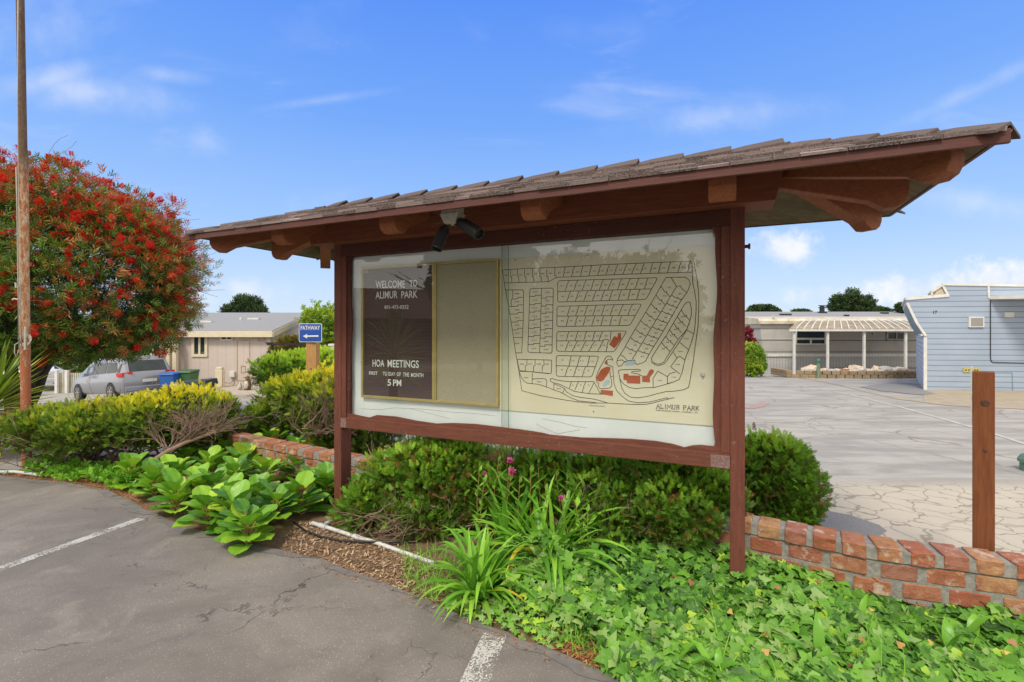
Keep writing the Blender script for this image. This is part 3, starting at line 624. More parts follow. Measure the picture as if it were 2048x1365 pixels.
for ch in 'ALIMUR PARK':
    if ch == ' ': x += 24; continue
    wd = {'I': 18, 'L': 28, 'M': 40}.get(ch, 32)
    for st in GL[ch]:
        mb.strip([c3(x + a_ * wd, (1570 + (x - 1503) * .055) - b_ * 40) + EN * .0004 for a_, b_ in st], .0042, EN)
    x += wd + 7
def M_text(string, x0, y0, x1, y1, hgt):
    v, f = text_mesh(string, 0, 1, 0, 1, 0, None, None, None); out = []
    for q in v:
        u = (q - R0).dot(EX); out.append(c3(x0 + (x1 - x0) * u, y0 + (y1 - y0) * u - hgt * q.z) + EN * .0004)
    mb.add(out, f)
M_text('4300 SOQUEL DRIVE - SOQUEL , CA.', 1495, 1594, 1890, 1618, 13); M_text('FOUNTAIN DRIVE', 877, 1548, 1022, 1556, 10)
mb.build('map_title', M['ink'], ms)
mb = MB()
for px, py in ((917, 1600), (1710, 92), (860, 147), (188, 188)): mb.lathe(c3(px, py), [(.0001, 0), (.005, 0), (.004, .003), (.0001, .003)], 8, axis=EN)
mb.build('pin', M['black'], ms)
mb = MB(); mb.lathe(c3(1935, 1255), [(.0001, 0), (.016, 0), (.016, .004), (.009, .006), (.009, .02), (.0001, .021)], 16, axis=EN); mb.build('lock', M['ltwhite'], board, smooth=True, angle=40)
# two overlapping glass sheets
AG = -.046
g0, _ = pb(1003, 600, AG); g1, _ = pb(1017, 600, AG)
mb = MB(); mb.bbox(SL1 + .056, g1, .97, 2.495, AG - .003, AG + .002); mb.build('glass_sheet', M['glass'], board)
mb = MB(); mb.bbox(g0, SR0 - .056, .97, 2.495, AG - .010, AG - .005); mb.build('glass_sheet', M['glass'], board)
mb = MB(); mb.bbox(g1 - .001, g1 + .0012, .97, 2.495, AG - .004, AG + .003); mb.bbox(g0 - .0012, g0 + .001, .97, 2.495, AG - .011, AG - .0045); mb.build('glass_edge', M['glassedge'], board)
# ---------------- beam and roof
S0, S1, AF, AB = -4.53, 1.045, .72, -.90; AR = -.09; RS0, RS1 = -3.72, .25
ZE, ZR = 2.655, 2.985          # underside of the sheathing at the eave and at the ridge
mb = MB(); mb.prism([(-.0, 2.612), (-.0, 2.76), (.09, 2.80), (.09, 2.612)] and [(RS0 + .03, 2.612), (RS1 - .03, 2.612), (RS1 + .015, 2.80), (RS0 - .015, 2.80)], lambda a, b, t: B(a, b, t), -.16, .12)
mb.build('beam', M['beam'], board, bevel=.004)
zu = lambda a: ZE + (ZR - ZE) * ((AF - a) / (AF - AR) if a > AR else (a - AB) / (AR - AB))
def rafter(p0, p1, z0, z1, dep, wid, name='rafter', mat=None):
    p0 = Vector(p0); p1 = Vector(p1); d = p1 - p0; Lh = d.length; d.normalize(); sdv = Vector((-d.y, d.x, 0)); sl = (z1 - z0) / Lh
    prof = [(0, z0), (Lh, z1), (Lh, z1 - dep * .55), (Lh - .02, z1 - dep * .82), (Lh - .06, z1 - dep * .98), (Lh - .12, z1 - dep * 1.06 - sl * .04), (Lh - .2, z1 - dep * 1.02 - sl * .2), (0, z0 - dep)]
    mb = MB(); mb.prism(prof, lambda a, b, t: p0 + d * a + sdv * t + Vector((0, 0, b)), -wid / 2, wid / 2)
    return mb.build(name, mat or M['rafter'], board, bevel=.006)
def rd(s, a): q = B(s, 0, a); return (q.x, q.y, 0)
for s_ in (-.085, -1.24, -2.41, -3.57):
    rafter(rd(s_, AR), rd(s_, .60), ZR - .012, zu(.60) - .012, .155, .145)
    rafter(rd(s_, AR), rd(s_, -.78), ZR - .012, zu(-.78) - .012, .155, .145)
for sg, rs, se in ((1, RS1, S1), (-1, RS0, S0)):
    for fa, k in ((AF, .86), (AR, .86), (AB, .86)):
        p1 = (rs + (se - rs) * k, AR + (fa - AR) * k)
        zt = ZR + (ZE - ZR) * k
        q0 = (rs - sg * .25, AR) if fa == AR else (rs, AR)
        rafter(rd(*q0), rd(*p1), ZR - .03, zt - .012 - (.015 if fa != AR else 0), .155, .10 if fa == AR else .11)
# roof sheathing
Rr = [(RS0, AR, ZR), (RS1, AR, ZR)]; Ec = {'fl': (S0, AF), 'fr': (S1, AF), 'bl': (S0, AB), 'br': (S1, AB)}
def q3(s, a, z): return B(s, z, a)
mb = MB(); th = .018
def slab(pts):
    n = len(pts); vs = [q3(*p) for p in pts] + [q3(p[0], p[1], p[2] + th) for p in pts]
    mb.add(vs, [list(range(n))[::-1], list(range(n, 2 * n))] + [[i, (i + 1) % n, n + (i + 1) % n, n + i] for i in range(n)])
fl, fr_, bl, br = [(*Ec[k], ZE) for k in ('fl', 'fr', 'bl', 'br')]
slab([fl, fr_, Rr[1], Rr[0]]); slab([br, bl, Rr[0], Rr[1]]); slab([fr_, br, Rr[1]]); slab([bl, fl, Rr[0]])
mb.build('roof_deck', M['ply'], board)
# fascia
zf0, zf1 = 2.614, 2.677
for q in ((S0 - .02, S1 + .02, zf0, zf1, AF + .002, AF + .024), (S0 - .02, S1 + .02, zf0 + .035, zf1, AB - .024, AB - .002), (S1 + .002, S1 + .0235, zf0 + .035, zf1, AB, AF), (S0 - .0235, S0 - .002, zf0 + .035, zf1, AB, AF)):
    mb = MB(); mb.bbox(*q); mb.build('fascia', M['fascia'], board, bevel=.003)
# shingle courses
mb = MB(); rs_ = random.Random(3)
def courses(e0, e1, r0, r1, outn):
    """e0,e1 eave ends, r0,r1 top ends (s,a,z); tabs laid in courses"""
    e0, e1, r0, r1 = [q3(p[0], p[1], p[2] + th) for p in (e0, e1, r0, r1)]
    down = ((e0 + e1) / 2 - (r0 + r1) / 2).normalized(); nrm = (e1 - e0).cross(down).normalized()
    if nrm.z < 0: nrm = -nrm
    sl = ((e0 + e1) / 2 - (r0 + r1) / 2).length
    nC = int(sl / .125) + 1
    for c in range(nC + 1):
        k0 = min(1, c * .125 / sl); a_ = e0.lerp(r0, k0); b_ = e1.lerp(r1, k0); W = (b_ - a_).length
        if W < .1: continue
        t = (b_ - a_).normalized(); x = -rs_.uniform(0, .15)
        up = -down
        while x < W:
            wd = rs_.choice((.12, .16, .2, .24)); x0 = max(0, x); x1 = min(W, x + wd - .004); x += wd
            if x1 - x0 < .02: continue
            lift = rs_.uniform(.012, .024); lift2 = lift + rs_.uniform(-.003, .004); drop = rs_.uniform(0, .012) + (.03 if c == 0 else 0); ln_ = .24
            hi = min(ln_, sl - c * .125)
            sx0 = x0; sx1 = x1
            p = [a_ + t * x0 + down * drop + nrm * (.001 + .004), a_ + t * x1 + down * drop + nrm * (.001 + .004)]
            k1 = min(1, (c * .125 + hi) / sl); xa = (e0.lerp(r0, k1) - a_).dot(t); xb = (e1.lerp(r1, k1) - a_).dot(t)
            q0 = a_ + t * min(max(x0, xa), xb) + up * hi; q1 = a_ + t * max(min(x1, xb), xa) + up * hi
            if (q1 - q0).length < .004: q1 = q0 + t * .004
            mb.hexa([p[0], p[1], q1 + nrm * .001, q0 + nrm * .001, p[0] + nrm * lift, p[1] + nrm * lift2, q1 + nrm * .004, q0 + nrm * .004], rs_.random())
courses(fl, fr_, Rr[0], Rr[1], 1); courses(br, bl, Rr[1], Rr[0], 1); courses(fr_, br, Rr[1], Rr[1], 1); courses(bl, fl, Rr[0], Rr[0], 1)
mb.build('roof_shingle', M['shingle'], board)
mb = MB()
def caps(p, q, n1, n2, h0b=.046, h1b=.020, step=.28):
    """folded cap shingles from p (low) up to q, each lapping the one below"""
    p = q3(*p); q = q3(*q); d = (q - p); Lc = d.length; d.normalize(); n = int(Lc / step) + 1
    s1 = Vector(n1).normalized(); s2 = Vector(n2).normalized(); up = Vector((0, 0, 1))
    for k in range(n):
        a_ = p + d * (k * step - .03); b_ = p + d * min(k * step + step * 1.35, Lc + .05); wd = rs_.uniform(.095, .115); h0 = h0b + rs_.uniform(-.003, .005); h1 = h1b
        vs = []
        for (o, h) in ((a_, h0), (b_, h1)):
            mid = o + (a_ * .5 + b_ * .5 - o) * 0
            vs += [o + s1 * wd + up * (h - .012), o + up * (h + .010), o + s2 * wd + up * (h - .012)]
            vs += [v - up * .013 for v in vs[-3:]]
        bulge = .008
        m_ = [(x + y) / 2 + up * bulge for x, y in zip(vs[:6], vs[6:])]
        vs = vs[:6] + m_ + vs[6:]
        fs = []
        for o in (0, 6):
            fs += [[o, o + 1, o + 7, o + 6], [o + 1, o + 2, o + 8, o + 7], [o + 3, o + 9, o + 10, o + 4], [o + 4, o + 10, o + 11, o + 5], [o, o + 6, o + 9, o + 3], [o + 2, o + 5, o + 11, o + 8]]
        fs += [[0, 3, 4, 1], [1, 4, 5, 2], [12, 13, 16, 15], [13, 14, 17, 16]]
        mb.add(vs, fs, rs_.random())
def sidev(p, q, other):   # direction in a roof plane, square to the cap line, towards `other`
    p, q, o = q3(*p), q3(*q), q3(*other); d = (q - p).normalized(); r = o - p; return (r - d * r.dot(d)).normalized()
midr = ((RS0 + RS1) / 2, AR, ZR)
for cor, rg, e_other, m_other in ((fl, Rr[0], bl, fr_), (bl, Rr[0], fl, br), (fr_, Rr[1], br, fl), (br, Rr[1], fr_, bl)):
    ext = (cor[0] + (cor[0] - rg[0]) * .0, cor[1] + (cor[1] - rg[1]) * .0, cor[2])
    caps(ext, rg, sidev(cor, rg, e_other), sidev(cor, rg, m_other))
caps(Rr[1], Rr[0], sidev(Rr[1], Rr[0], fl), sidev(Rr[1], Rr[0], bl), .066, .022, .31)
mb.build('ridge_cap', M['shingledark'], board)
# spare bolt on the right post
mb = MB(); mb.lathe(B(SR1, 2.36, -.06), [(.0001, 0), (.012, 0), (.012, .022), (.02, .022), (.02, .034), (.0001, .034)], 8, axis=EX); mb.build('bolt', M['trim'], board)
np_m = simple('painted_nail_plate', (.17, .075, .06), (.24, .17, .16), 60, .5, .2)
for a_, b_ in ((SL1 + .001, SL1 + .07), (SR0 - .12, SR0 - .002)): mb = MB(); mb.bbox(a_, b_, .87, .956, .0045, .0065); mb.build('nail_plate', np_m, board)

# floodlight hanging under the eave
flp = B(*pb(905, 437, .45), .45)
fl_o = empty('flood_light', flp, 'twin black ribbed floodlight on white junction box under the eave', 'light')
mb = MB(); fx = lambda a, b, c: flp + EX * a + EN * b + EZ * c
mb.hexa([fx(-.045, -.05, -.045), fx(.045, -.05, -.045), fx(.045, .05, -.045), fx(-.045, .05, -.045), fx(-.08, -.06, .03), fx(.08, -.06, .03), fx(.08, .06, .03), fx(-.08, .06, .03)])
mb.box((-.07, -.05, .03), (.07, .05, .14), fr=fx); mb.build('junction_box', M['ltwhite'], fl_o, bevel=.006)
def ribbed(p0, p1, r0):
    p0, p1 = Vector(p0), Vector(p1); d = p1 - p0; prof = [(.0001, 0), (r0 * .6, 0), (r0 * .85, d.length * .12), (r0, d.length * .25)]
    for k in range(11):
        z = d.length * (.28 + .062 * k); prof += [(r0, z), (r0 * 1.06, z + d.length * .012), (r0 * 1.06, z + d.length * .03), (r0 * .97, z + d.length * .045)]
    prof += [(r0 * 1.0, d.length), (r0 * .8, d.length), (r0 * .78, d.length * .9), (.0001, d.length * .9)]
    mb = MB(); mb.lathe(p0, prof, 20, axis=d); return mb
ribbed(fx(.05, 0, -.025), fx(.27, .08, -.155), .043).build('lamp_head', M['black'], fl_o, smooth=True, angle=50)
ribbed(fx(-.06, 0, -.055), fx(-.095, .07, -.235), .042).build('lamp_head', M['black'], fl_o, smooth=True, angle=50)
mb = MB(); mb.tube([fx(-.02, 0, -.04), fx(-.04, 0, -.06), fx(-.06, 0, -.07)], .012); mb.tube([fx(.02, 0, -.04), fx(.04, 0, -.05), fx(.06, .01, -.05)], .012); mb.build('swivel_arm', M['black'], fl_o)
mb = MB()
for k in range(90):
    a_ = fx(random.uniform(-.12, .12), random.uniform(-.05, .06), random.uniform(-.05, .08)); b_ = a_ + Vector((random.uniform(-.2, .2), random.uniform(-.1, .1), random.uniform(-.06, .1))) * .8
    m_ = (a_ + b_) / 2 - Vector((0, 0, .01)); mb.strip([a_, m_, b_], .0008, (random.random(), -1, random.random()))
mb.build('cobweb', simple('dusty_cobweb', (.4, .36, .3), None, 20, .9), fl_o)
# ------------------------------------------------------------------ ground, lot, bed
xs = np.unique(np.concatenate([np.linspace(-900, -60, 12), np.linspace(-60, 60, 121), np.linspace(60, 900, 12)]))
ys = np.unique(np.concatenate([np.linspace(-600, -20, 8), np.linspace(-20, 60, 81), np.linspace(60, 1500, 16)]))
V = [(x, y, gz(x, y)) for y in ys for x in xs]; nx_ = len(xs)
Fc = np.array([[j * nx_ + i, j * nx_ + i + 1, (j + 1) * nx_ + i + 1, (j + 1) * nx_ + i] for j in range(len(ys) - 1) for i in range(nx_ - 1)])
tag(npmesh('road', V, Fc, None, M['road'], smooth=True), kind='structure')
lot_px = [(0, 958), (130, 972), (215, 987), (300, 1030), (365, 1062), (470, 1088), (570, 1112), (640, 1128), (700, 1150), (780, 1180), (850, 1215), (905, 1238), (960, 1258), (1030, 1285), (1100, 1312), (1170, 1340), (1230, 1368)]
edge = [Vector((-40, 15, 0)), Vector((-16, 8.6, 0)), Vector((-9, 6.45, 0))] + [G(*p) for p in lot_px] + [Vector((1.0, 2.13, 0)), Vector((2.2, 1.45, 0)), Vector((7, .2, 0)), Vector((40, -6, 0))]
e2 = []
for a_, b_ in zip(edge, edge[1:]):
    n = max(1, int((b_ - a_).length / .05)) if (b_ - a_).length < 1.5 else 4
    for k in range(n):
        q = a_.lerp(b_, k / n); j = (mnoise.noise(q * 4) * .03 + mnoise.noise(q * 13) * .012) if a_.length < 9 else 0; e2.append(Vector((q.x, q.y + j, 0)))
e2.append(edge[-1])
mb = MB(); top = [(q.x, q.y, .030) for q in e2] + [(40, -60, .03), (-40, -60, .03)]; n = len(top)
mb.add(top, [list(range(n))]); mb.add([(q.x, q.y, .030) for q in e2] + [(q.x, q.y + .02, -.01) for q in e2], [[i, i + 1, len(e2) + i + 1, len(e2) + i] for i in range(len(e2) - 1)])
tag(mb.build('parking_lot', M['lot']), kind='structure')
bed_back = [(9, 2.35), (9, 3.0), (3.6, 3.05), (2.6, 3.25), (2.3, 4.0), (2.25, 4.9), (.8, 5.6), (-1, 6.6), (-3.4, 8.1), (-5.5, 8.6), (-9, 9.5), (-16, 12), (-40, 20)]
mb = MB(); pts = [(q.x, q.y - .12, gz(q.x, q.y) + .012) for q in edge[:-1]] + [(x, y, gz(x, y) + .012) for x, y in bed_back]
mb.add(pts, [list(range(len(pts)))]); tag(mb.build('planting_bed', M['soil']), kind='structure')
lip = MB(); ins = []
for i, q in enumerate(e2):
    a_ = e2[max(i - 1, 0)]; b_ = e2[min(i + 1, len(e2) - 1)]; t = (b_ - a_).normalized(); nn = Vector((t.y, -t.x, 0)); nn = nn if nn.y < 0 else -nn; w_ = .06 + .09 * mnoise.noise(q * 2.2) + .04 * mnoise.noise(q * 9) + .02 * mnoise.noise(q * 23); ins.append(q + nn * max(.004, w_))
k0 = [i for i, q in enumerate(e2) if q.length < 12]
lip.add([(e2[i].x, e2[i].y, .0335) for i in k0] + [(ins[i].x, ins[i].y, .0335) for i in k0], [[j, j + 1, len(k0) + j + 1, len(k0) + j] for j in range(len(k0) - 1)])
tag(lip.build('asphalt_edge', simple('dark_asphalt_lip', (.135, .125, .120), (.19, .172, .158), 9, .85, .5, stain=((.05, .048, .05), 5, .58))), kind='structure')
def stripe(p0, p1, wd0, wd1, name='parking_line'):
    a_, b_ = G(*p0, .03), G(*p1, .03); d = (b_ - a_).normalized(); s_ = Vector((-d.y, d.x, 0)); mb = MB(); z = Vector((0, 0, .034))
    a_.z = b_.z = 0; mb.add([a_ - s_ * wd0 / 2 + z, b_ - s_ * wd1 / 2 + z, b_ + s_ * wd1 / 2 + z, a_ + s_ * wd0 / 2 + z], [[0, 1, 2, 3]]); return tag(mb.build(name, M['paint']), kind='structure')
stripe((-200, 1212), (282, 1040), .10, .10); stripe((925, 1430), (990, 1272), .15, .14)
# darker path patch, verge and painted marks beyond the wall
def ground_poly(name, pxs, h, mat, kind='structure', seg=6):
    ps = [G(*p) for p in pxs]; out = []
    for a_, b_ in zip(ps, ps[1:] + ps[:1]):
        for k in range(seg): q = a_.lerp(b_, k / seg); j = mnoise.noise(q * 1.3) * .06 * min(2, q.y / 6); out.append((q.x + j, q.y + j, gz(q.x, q.y) + h))
    mb = MB(); mb.add(out, [list(range(len(out)))]); return tag(mb.build(name, mat), kind=kind)
ground_poly('path', [(1500, 1100), (1480, 1010), (1560, 1012), (1640, 1022), (1700, 1030), (1760, 1050), (1775, 1062), (1740, 1085), (1640, 1110)], .004, M['path'])
ground_poly('verge', [(1590, 756), (1660, 768), (1720, 782), (1800, 800), (1900, 812), (2090, 822), (2200, 826), (2200, 782), (1848, 781), (1830, 752), (1700, 752)], .008, M['dirt'])
ground_poly('asphalt_strip', [(1720, 775), (1760, 783), (1848, 791), (1870, 788), (1850, 783), (1835, 768), (1790, 766)], .012, M['path'])
# ------------------------------------------------------------------ brick wall
def brick_template(seed):
    bm = bmesh.new(); bmesh.ops.create_cube(bm, size=1); bmesh.ops.bevel(bm, geom=bm.edges[:], offset=.05, segments=1, affect='EDGES', profile=.5)
    bmesh.ops.subdivide_edges(bm, edges=[e for e in bm.edges if e.calc_length() > .5], cuts=2, use_grid_fill=True)
    for v in bm.verts: v.co += mnoise.noise_vector(v.co * 3 + Vector((seed * 7, 0, 0))) * .035 + mnoise.noise_vector(v.co * 8 + Vector((seed * 3, 5, 0))) * .015
    vs = [v.co.copy() for v in bm.verts]; bm.verts.index_update(); fs = [[v.index for v in f.verts] for f in bm.faces]; bm.free(); return vs, fs
BT = [brick_template(k) for k in range(7)]
def add_brick(mb, c, t, nrm, l, d, h, r=None, tilt=0):
    vs, fs = random.choice(BT); up = Vector((0, 0, 1)); up = (up + nrm * tilt).normalized()
    mb.add([c + t * (v.x * l) + nrm * (v.y * d) + up * (v.z * h) for v in vs], fs, r)
wp = [(-3.90, 6.55), (-3.2, 6.10), (-2.5, 5.69), (-1.9, 5.35), (-1.27, 5.02), (-.5, 4.68), (.4, 4.25), (1.1, 3.93), (1.76, 3.52), (2.08, 3.31), (2.35, 3.14), (2.7, 3.02), (3.03, 2.90), (3.6, 2.76), (4.4, 2.66), (6.5, 2.6)]
def resample(pts, step):
    pts = [Vector((*p, 0)) for p in pts]; out = []; dense = []
    for i in range(len(pts) - 1):
        p0 = pts[max(i - 1, 0)]; p1 = pts[i]; p2 = pts[i + 1]; p3 = pts[min(i + 2, len(pts) - 1)]
        for k in range(30):
            t = k / 30; dense.append(.5 * ((2 * p1) + (-p0 + p2) * t + (2 * p0 - 5 * p1 + 4 * p2 - p3) * t * t + (-p0 + 3 * p1 - 3 * p2 + p3) * t ** 3))
    dense.append(pts[-1]); acc = 0; out = [dense[0]]
    for a_, b_ in zip(dense, dense[1:]):
        acc += (b_ - a_).length
        if acc >= step: out.append(b_); acc = 0
    return out
bw = empty('brick_wall', (0.4, 4.25, 0), 'low curving weathered red brick garden wall behind the notice board', 'wall')
W = .20
cap = MB(); body = MB(); mort = MB(); path = resample(wp, .05)
def frame_at(L_):
    i = min(int(L_ / .0505), len(path) - 2); a_, b_ = path[i], path[i + 1]; f = L_ / .0505 - i; t = (b_ - a_).normalized(); return a_.lerp(b_, min(f, 1)), t, Vector((t.y, -t.x, 0))
tot = (len(path) - 1) * .0505; L_ = .11
while L_ < tot:
    c, t, nn = frame_at(L_); pc = .215 - .062 * S((c.x + .5) / 2.0); add_brick(cap, c + Vector((0, 0, .375 + random.uniform(-.004, .004))), t, nn, pc - .020 + random.uniform(-.006, .004), W + random.uniform(-.008, .012), .088, None, random.uniform(-.03, .03)); L_ += pc
for cz, off in ((.272, .0), (.160, .11), (.046, .03)):
    L_ = .10 + off
    while L_ < tot - .1:
        c, t, nn = frame_at(L_)
        for sd_ in (1, -1): add_brick(body, c + nn * sd_ * (.052 + random.uniform(-.004, .004)) + Vector((0, 0, cz + random.uniform(-.004, .004))), t, nn, .198 + random.uniform(-.01, .004), .078, .092)
        L_ += .222
    c, t, nn = frame_at(.04); add_brick(body, c + Vector((0, 0, cz)), t, nn, .09, W - .02, .09)
vs = []; 
for i in range(0, len(path), 2):
    c, t, nn = frame_at(i * .0505)
    for (o, z) in ((.082, 0), (.082, .325), (.093, .335), (.091, .408), (-.091, .408), (-.093, .335), (-.082, .325), (-.082, 0)):
        vs.append(c + nn * (o + mnoise.noise(c * 9 + Vector((0, 0, z * 20))) * .007) + Vector((0, 0, z + (mnoise.noise(c * 7 + Vector((o * 9, 0, 0))) * .008 if z > .4 else 0))))
k = len(vs) // 8; mort.add(vs, [[i * 8 + j, i * 8 + (j + 1) % 8, (i + 1) * 8 + (j + 1) % 8, (i + 1) * 8 + j] for i in range(k - 1) for j in range(8)] + [list(range(8)), list(range((k - 1) * 8, k * 8))])
cap.build('capstone_course', M['brick'], bw); body.build('brick_course', M['brick'], bw); mort.build('mortar', M['mortar'], bw)

# ------------------------------------------------------------------ foliage tools
def unit(a): return a / np.maximum(np.linalg.norm(a, axis=-1, keepdims=True), 1e-9)
def snoise(p, f=1.0, seed=0.0):
    q = p * f + seed
    return (np.sin(q[:, 0] * 1.7 + 1.3 * np.sin(q[:, 1] * 1.1 + q[:, 2])) + np.sin(q[:, 1] * 2.1 + 1.7 * np.sin(q[:, 2] * 1.3 + q[:, 0] * .7)) + np.sin(q[:, 2] * 1.9 + 1.1 * np.sin(q[:, 0] * 1.6 + q[:, 1]))) / 3
def frames(d, up=None, roll=None):
    d = unit(d); n = len(d); up = np.tile([0, 0, 1.0], (n, 1)) if up is None else up
    s_ = unit(np.cross(d, up + RNG.normal(0, .02, (n, 3)))); u = np.cross(s_, d)
    if roll is not None: c, s2 = np.cos(roll)[:, None], np.sin(roll)[:, None]; s_, u = s_ * c + u * s2, u * c - s_ * s2
    return np.stack([s_, d, u], axis=2)
def scatter(tv, tf, pos, Rm, sc):
    tv = np.asarray(tv, float); tf = np.asarray(tf, int); n = len(pos); sc = np.asarray(sc, float)
    if sc.ndim == 1: sc = sc[:, None].repeat(3, 1)
    V = np.einsum('nij,nkj->nki', Rm, tv[None] * sc[:, None, :]) + pos[:, None]
    Fq = (tf[None] + (np.arange(n) * len(tv))[:, None, None]).reshape(-1, tf.shape[1])
    return V.reshape(-1, 3), Fq
def rep(r, tf): return np.repeat(r, len(tf))
def lance(px, py, pz, dx_, dy_, dz_, l, wd):
    d = Vector((dx_, dy_, dz_)).normalized(); p = Vector((px, py, pz)); s_ = d.cross(Vector((0, 0, 1)) if abs(d.z) < .9 else Vector((1, 0, 0))).normalized() * wd / 2
    return [p, p + d * l * .45 + s_, p + d * l, p + d * l * .45 - s_]
def template(leaves):
    v = []; f = []
    for q in leaves: f.append([len(v) + i for i in range(4)]); v += [tuple(x) for x in q]
    return np.array(v), np.array(f)
rt = random.Random(5)
def juniper_t(full=True):
    L_ = []
    for k in range(7):
        y = .05 + k * .12; l = .42 * (1 - k * .09); a_ = math.pi * .75 * k
        for sg in (-1, 1): L_.append(lance(0, y, 0, sg * .8, .75, .35 * math.sin(a_) + rt.uniform(-.35, .35), l, .085))
    L_.append(lance(0, 0, 0, 0, 1, .03, 1.0, .07)); L_.append(lance(0, .6, 0, .1, 1, .1, .4, .08)); return template(L_)
TJ = juniper_t()
def cluster_t(n, spread, l, wd, seed=1):
    r = random.Random(seed); L_ = []
    for k in range(n):
        a_ = 2.4 * k; y = k / n * .6; L_.append(lance(0, y, 0, math.cos(a_) * spread, 1, math.sin(a_) * spread, l * r.uniform(.8, 1.1), wd))
    return template(L_)
TB = cluster_t(9, .9, .55, .085); TBR = cluster_t(7, 1.3, .6, .34, 3); TP = cluster_t(8, 1.2, .5, .16, 4)
def blobs_surface(blobs, N, lo=.78, hi=1.05, lump=.14, freq=3.0, zmin=None, seed=0.0):
    """points scattered through the skin of a union of ellipsoids"""
    w_ = np.array([(r[0] * r[1] + r[1] * r[2] + r[0] * r[2]) for c, r in blobs]); w_ = w_ / w_.sum(); P = []; Nn = []
    for i, (c, r) in enumerate(blobs):
        m_ = int(N * w_[i] * 1.5); d = unit(RNG.normal(size=(m_, 3))); k = lo + (hi - lo) * RNG.random(m_) ** .6
        r = np.array(r, float); c = np.array(c, float); k = k * (1 + lump * snoise(d * 2.2, freq, seed + i)); p = c + d * r * k[:, None]; nn = unit(d / r)
        keep = np.ones(m_, bool)
        for j, (c2, r2) in enumerate(blobs):
            if j != i: keep &= (((p - np.array(c2)) / np.array(r2)) ** 2).sum(1) > .72 ** 2
        if zmin is not None: keep &= p[:, 2] > zmin
        P.append(p[keep]); Nn.append(nn[keep])
    P = np.concatenate(P); Nn = np.concatenate(Nn); idx = RNG.permutation(len(P))[:N]; return P[idx], Nn[idx]
def foliage(name, tmpl, P, dirs, size, rnd, mat, parent=None, roll=True):
    n = len(P); Rm = frames(dirs, None, RNG.random(n) * 6.28 if roll else None); sz = size * RNG.uniform(.7, 1.25, n)
    V, Fq = scatter(tmpl[0], tmpl[1], P, Rm, sz); r = np.clip(rep(rnd, tmpl[1]) + RNG.normal(0, .03, len(Fq)), 0, 1)
    return npmesh(name, V, Fq, r, mat, parent)
GRN = lambda a: leafmat('foliage_' + str(len(bpy.data.materials)), a)
M['juniper'] = leafmat('golden_juniper_foliage', [(0, (.11, .06, .03)), (.18, (.055, .09, .014)), (.42, (.13, .25, .022)), (.66, (.36, .46, .03)), (1, (.80, .72, .035))], trans=.3)
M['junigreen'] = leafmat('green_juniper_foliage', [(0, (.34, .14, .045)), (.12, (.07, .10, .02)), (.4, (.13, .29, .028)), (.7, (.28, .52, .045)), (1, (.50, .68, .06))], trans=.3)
M['bottle'] = leafmat('bottlebrush_leaves', [(0, (.03, .042, .012)), (.4, (.065, .13, .018)), (.66, (.14, .26, .03)), (.78, (.30, .25, .05)), (.88, (.46, .15, .045)), (1, (.50, .06, .03))], trans=.25)
M['redflower'] = leafmat('red_filaments', [(0, (.42, .010, .014)), (.6, (.66, .020, .02)), (1, (.76, .08, .05))], trans=.35)
M['bark'] = simple('grey_brown_bark', (.24, .165, .115), (.12, .08, .055), 14, .9, .6, sc=(1, 1, .4))
M['barkdark'] = simple('dark_bark', (.10, .07, .05), (.05, .035, .028), 12, .9, .6)
M['twig'] = simple('bare_juniper_twigs', (.30, .20, .145), (.17, .11, .08), 12, .9, .3, attr=.5)
def subblobs(blobs, n, rad, jit=.4, keep_z=None):
    out = list(blobs)
    for c, r in blobs:
        for k in range(n):
            d = RNG.normal(size=3); d /= np.linalg.norm(d); q = np.array(c) + d * np.array(r) * RNG.uniform(.80, .98)
            if keep_z is not None and q[2] < keep_z: continue
            s_ = rad * RNG.uniform(1 - jit, 1 + jit); out.append((tuple(q), (s_ * 1.15, s_ * 1.15, s_ * .85)))
    return out
def hedge(name, blobs, N, size, label, yellow=.55, mat='juniper', up=.5, zmin=.05, brown=.06, group=None, twigs=0, base=None, zt=None, N2=0, lump=.2, ns=22, sr=.085):
    cs = np.array([b[0] for b in blobs]); c = cs.mean(0); o = empty(name, (c[0], c[1], gz(c[0], c[1])), label, 'shrub', group)
    P, Nn = blobs_surface(subblobs(blobs, ns, sr, keep_z=zmin), N, .7, 1.12, lump, zmin=zmin, seed=c[0]); d = unit(Nn * .8 + np.array([0, 0, up]) + RNG.normal(0, .38, P.shape))
    top = np.array([max((b[0][2] + b[1][2]) for b in blobs)] * len(P)); hgt = np.clip((P[:, 2] - (zt if zt is not None else 0)) / max(.1, (top[0] - (zt or 0))), 0, 1) ** (1.5 if mat == 'juniper' else .6)
    rnd = .32 + .16 * snoise(P, 9, 2) + RNG.normal(0, .12, len(P)) + yellow * np.clip(Nn[:, 2] * .9 + .1, 0, 1) * np.clip(hgt, 0, 1) ** 1.5
    rnd = np.where(RNG.random(len(P)) < brown, 0.02, rnd); foliage('foliage', TJ, P, d, size, np.clip(rnd, 0, 1), M[mat], o)
    # inner growth that closes the shrub
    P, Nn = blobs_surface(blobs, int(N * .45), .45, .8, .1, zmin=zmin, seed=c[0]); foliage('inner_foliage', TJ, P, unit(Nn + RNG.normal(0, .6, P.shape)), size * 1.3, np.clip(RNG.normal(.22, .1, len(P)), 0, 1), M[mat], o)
    return o
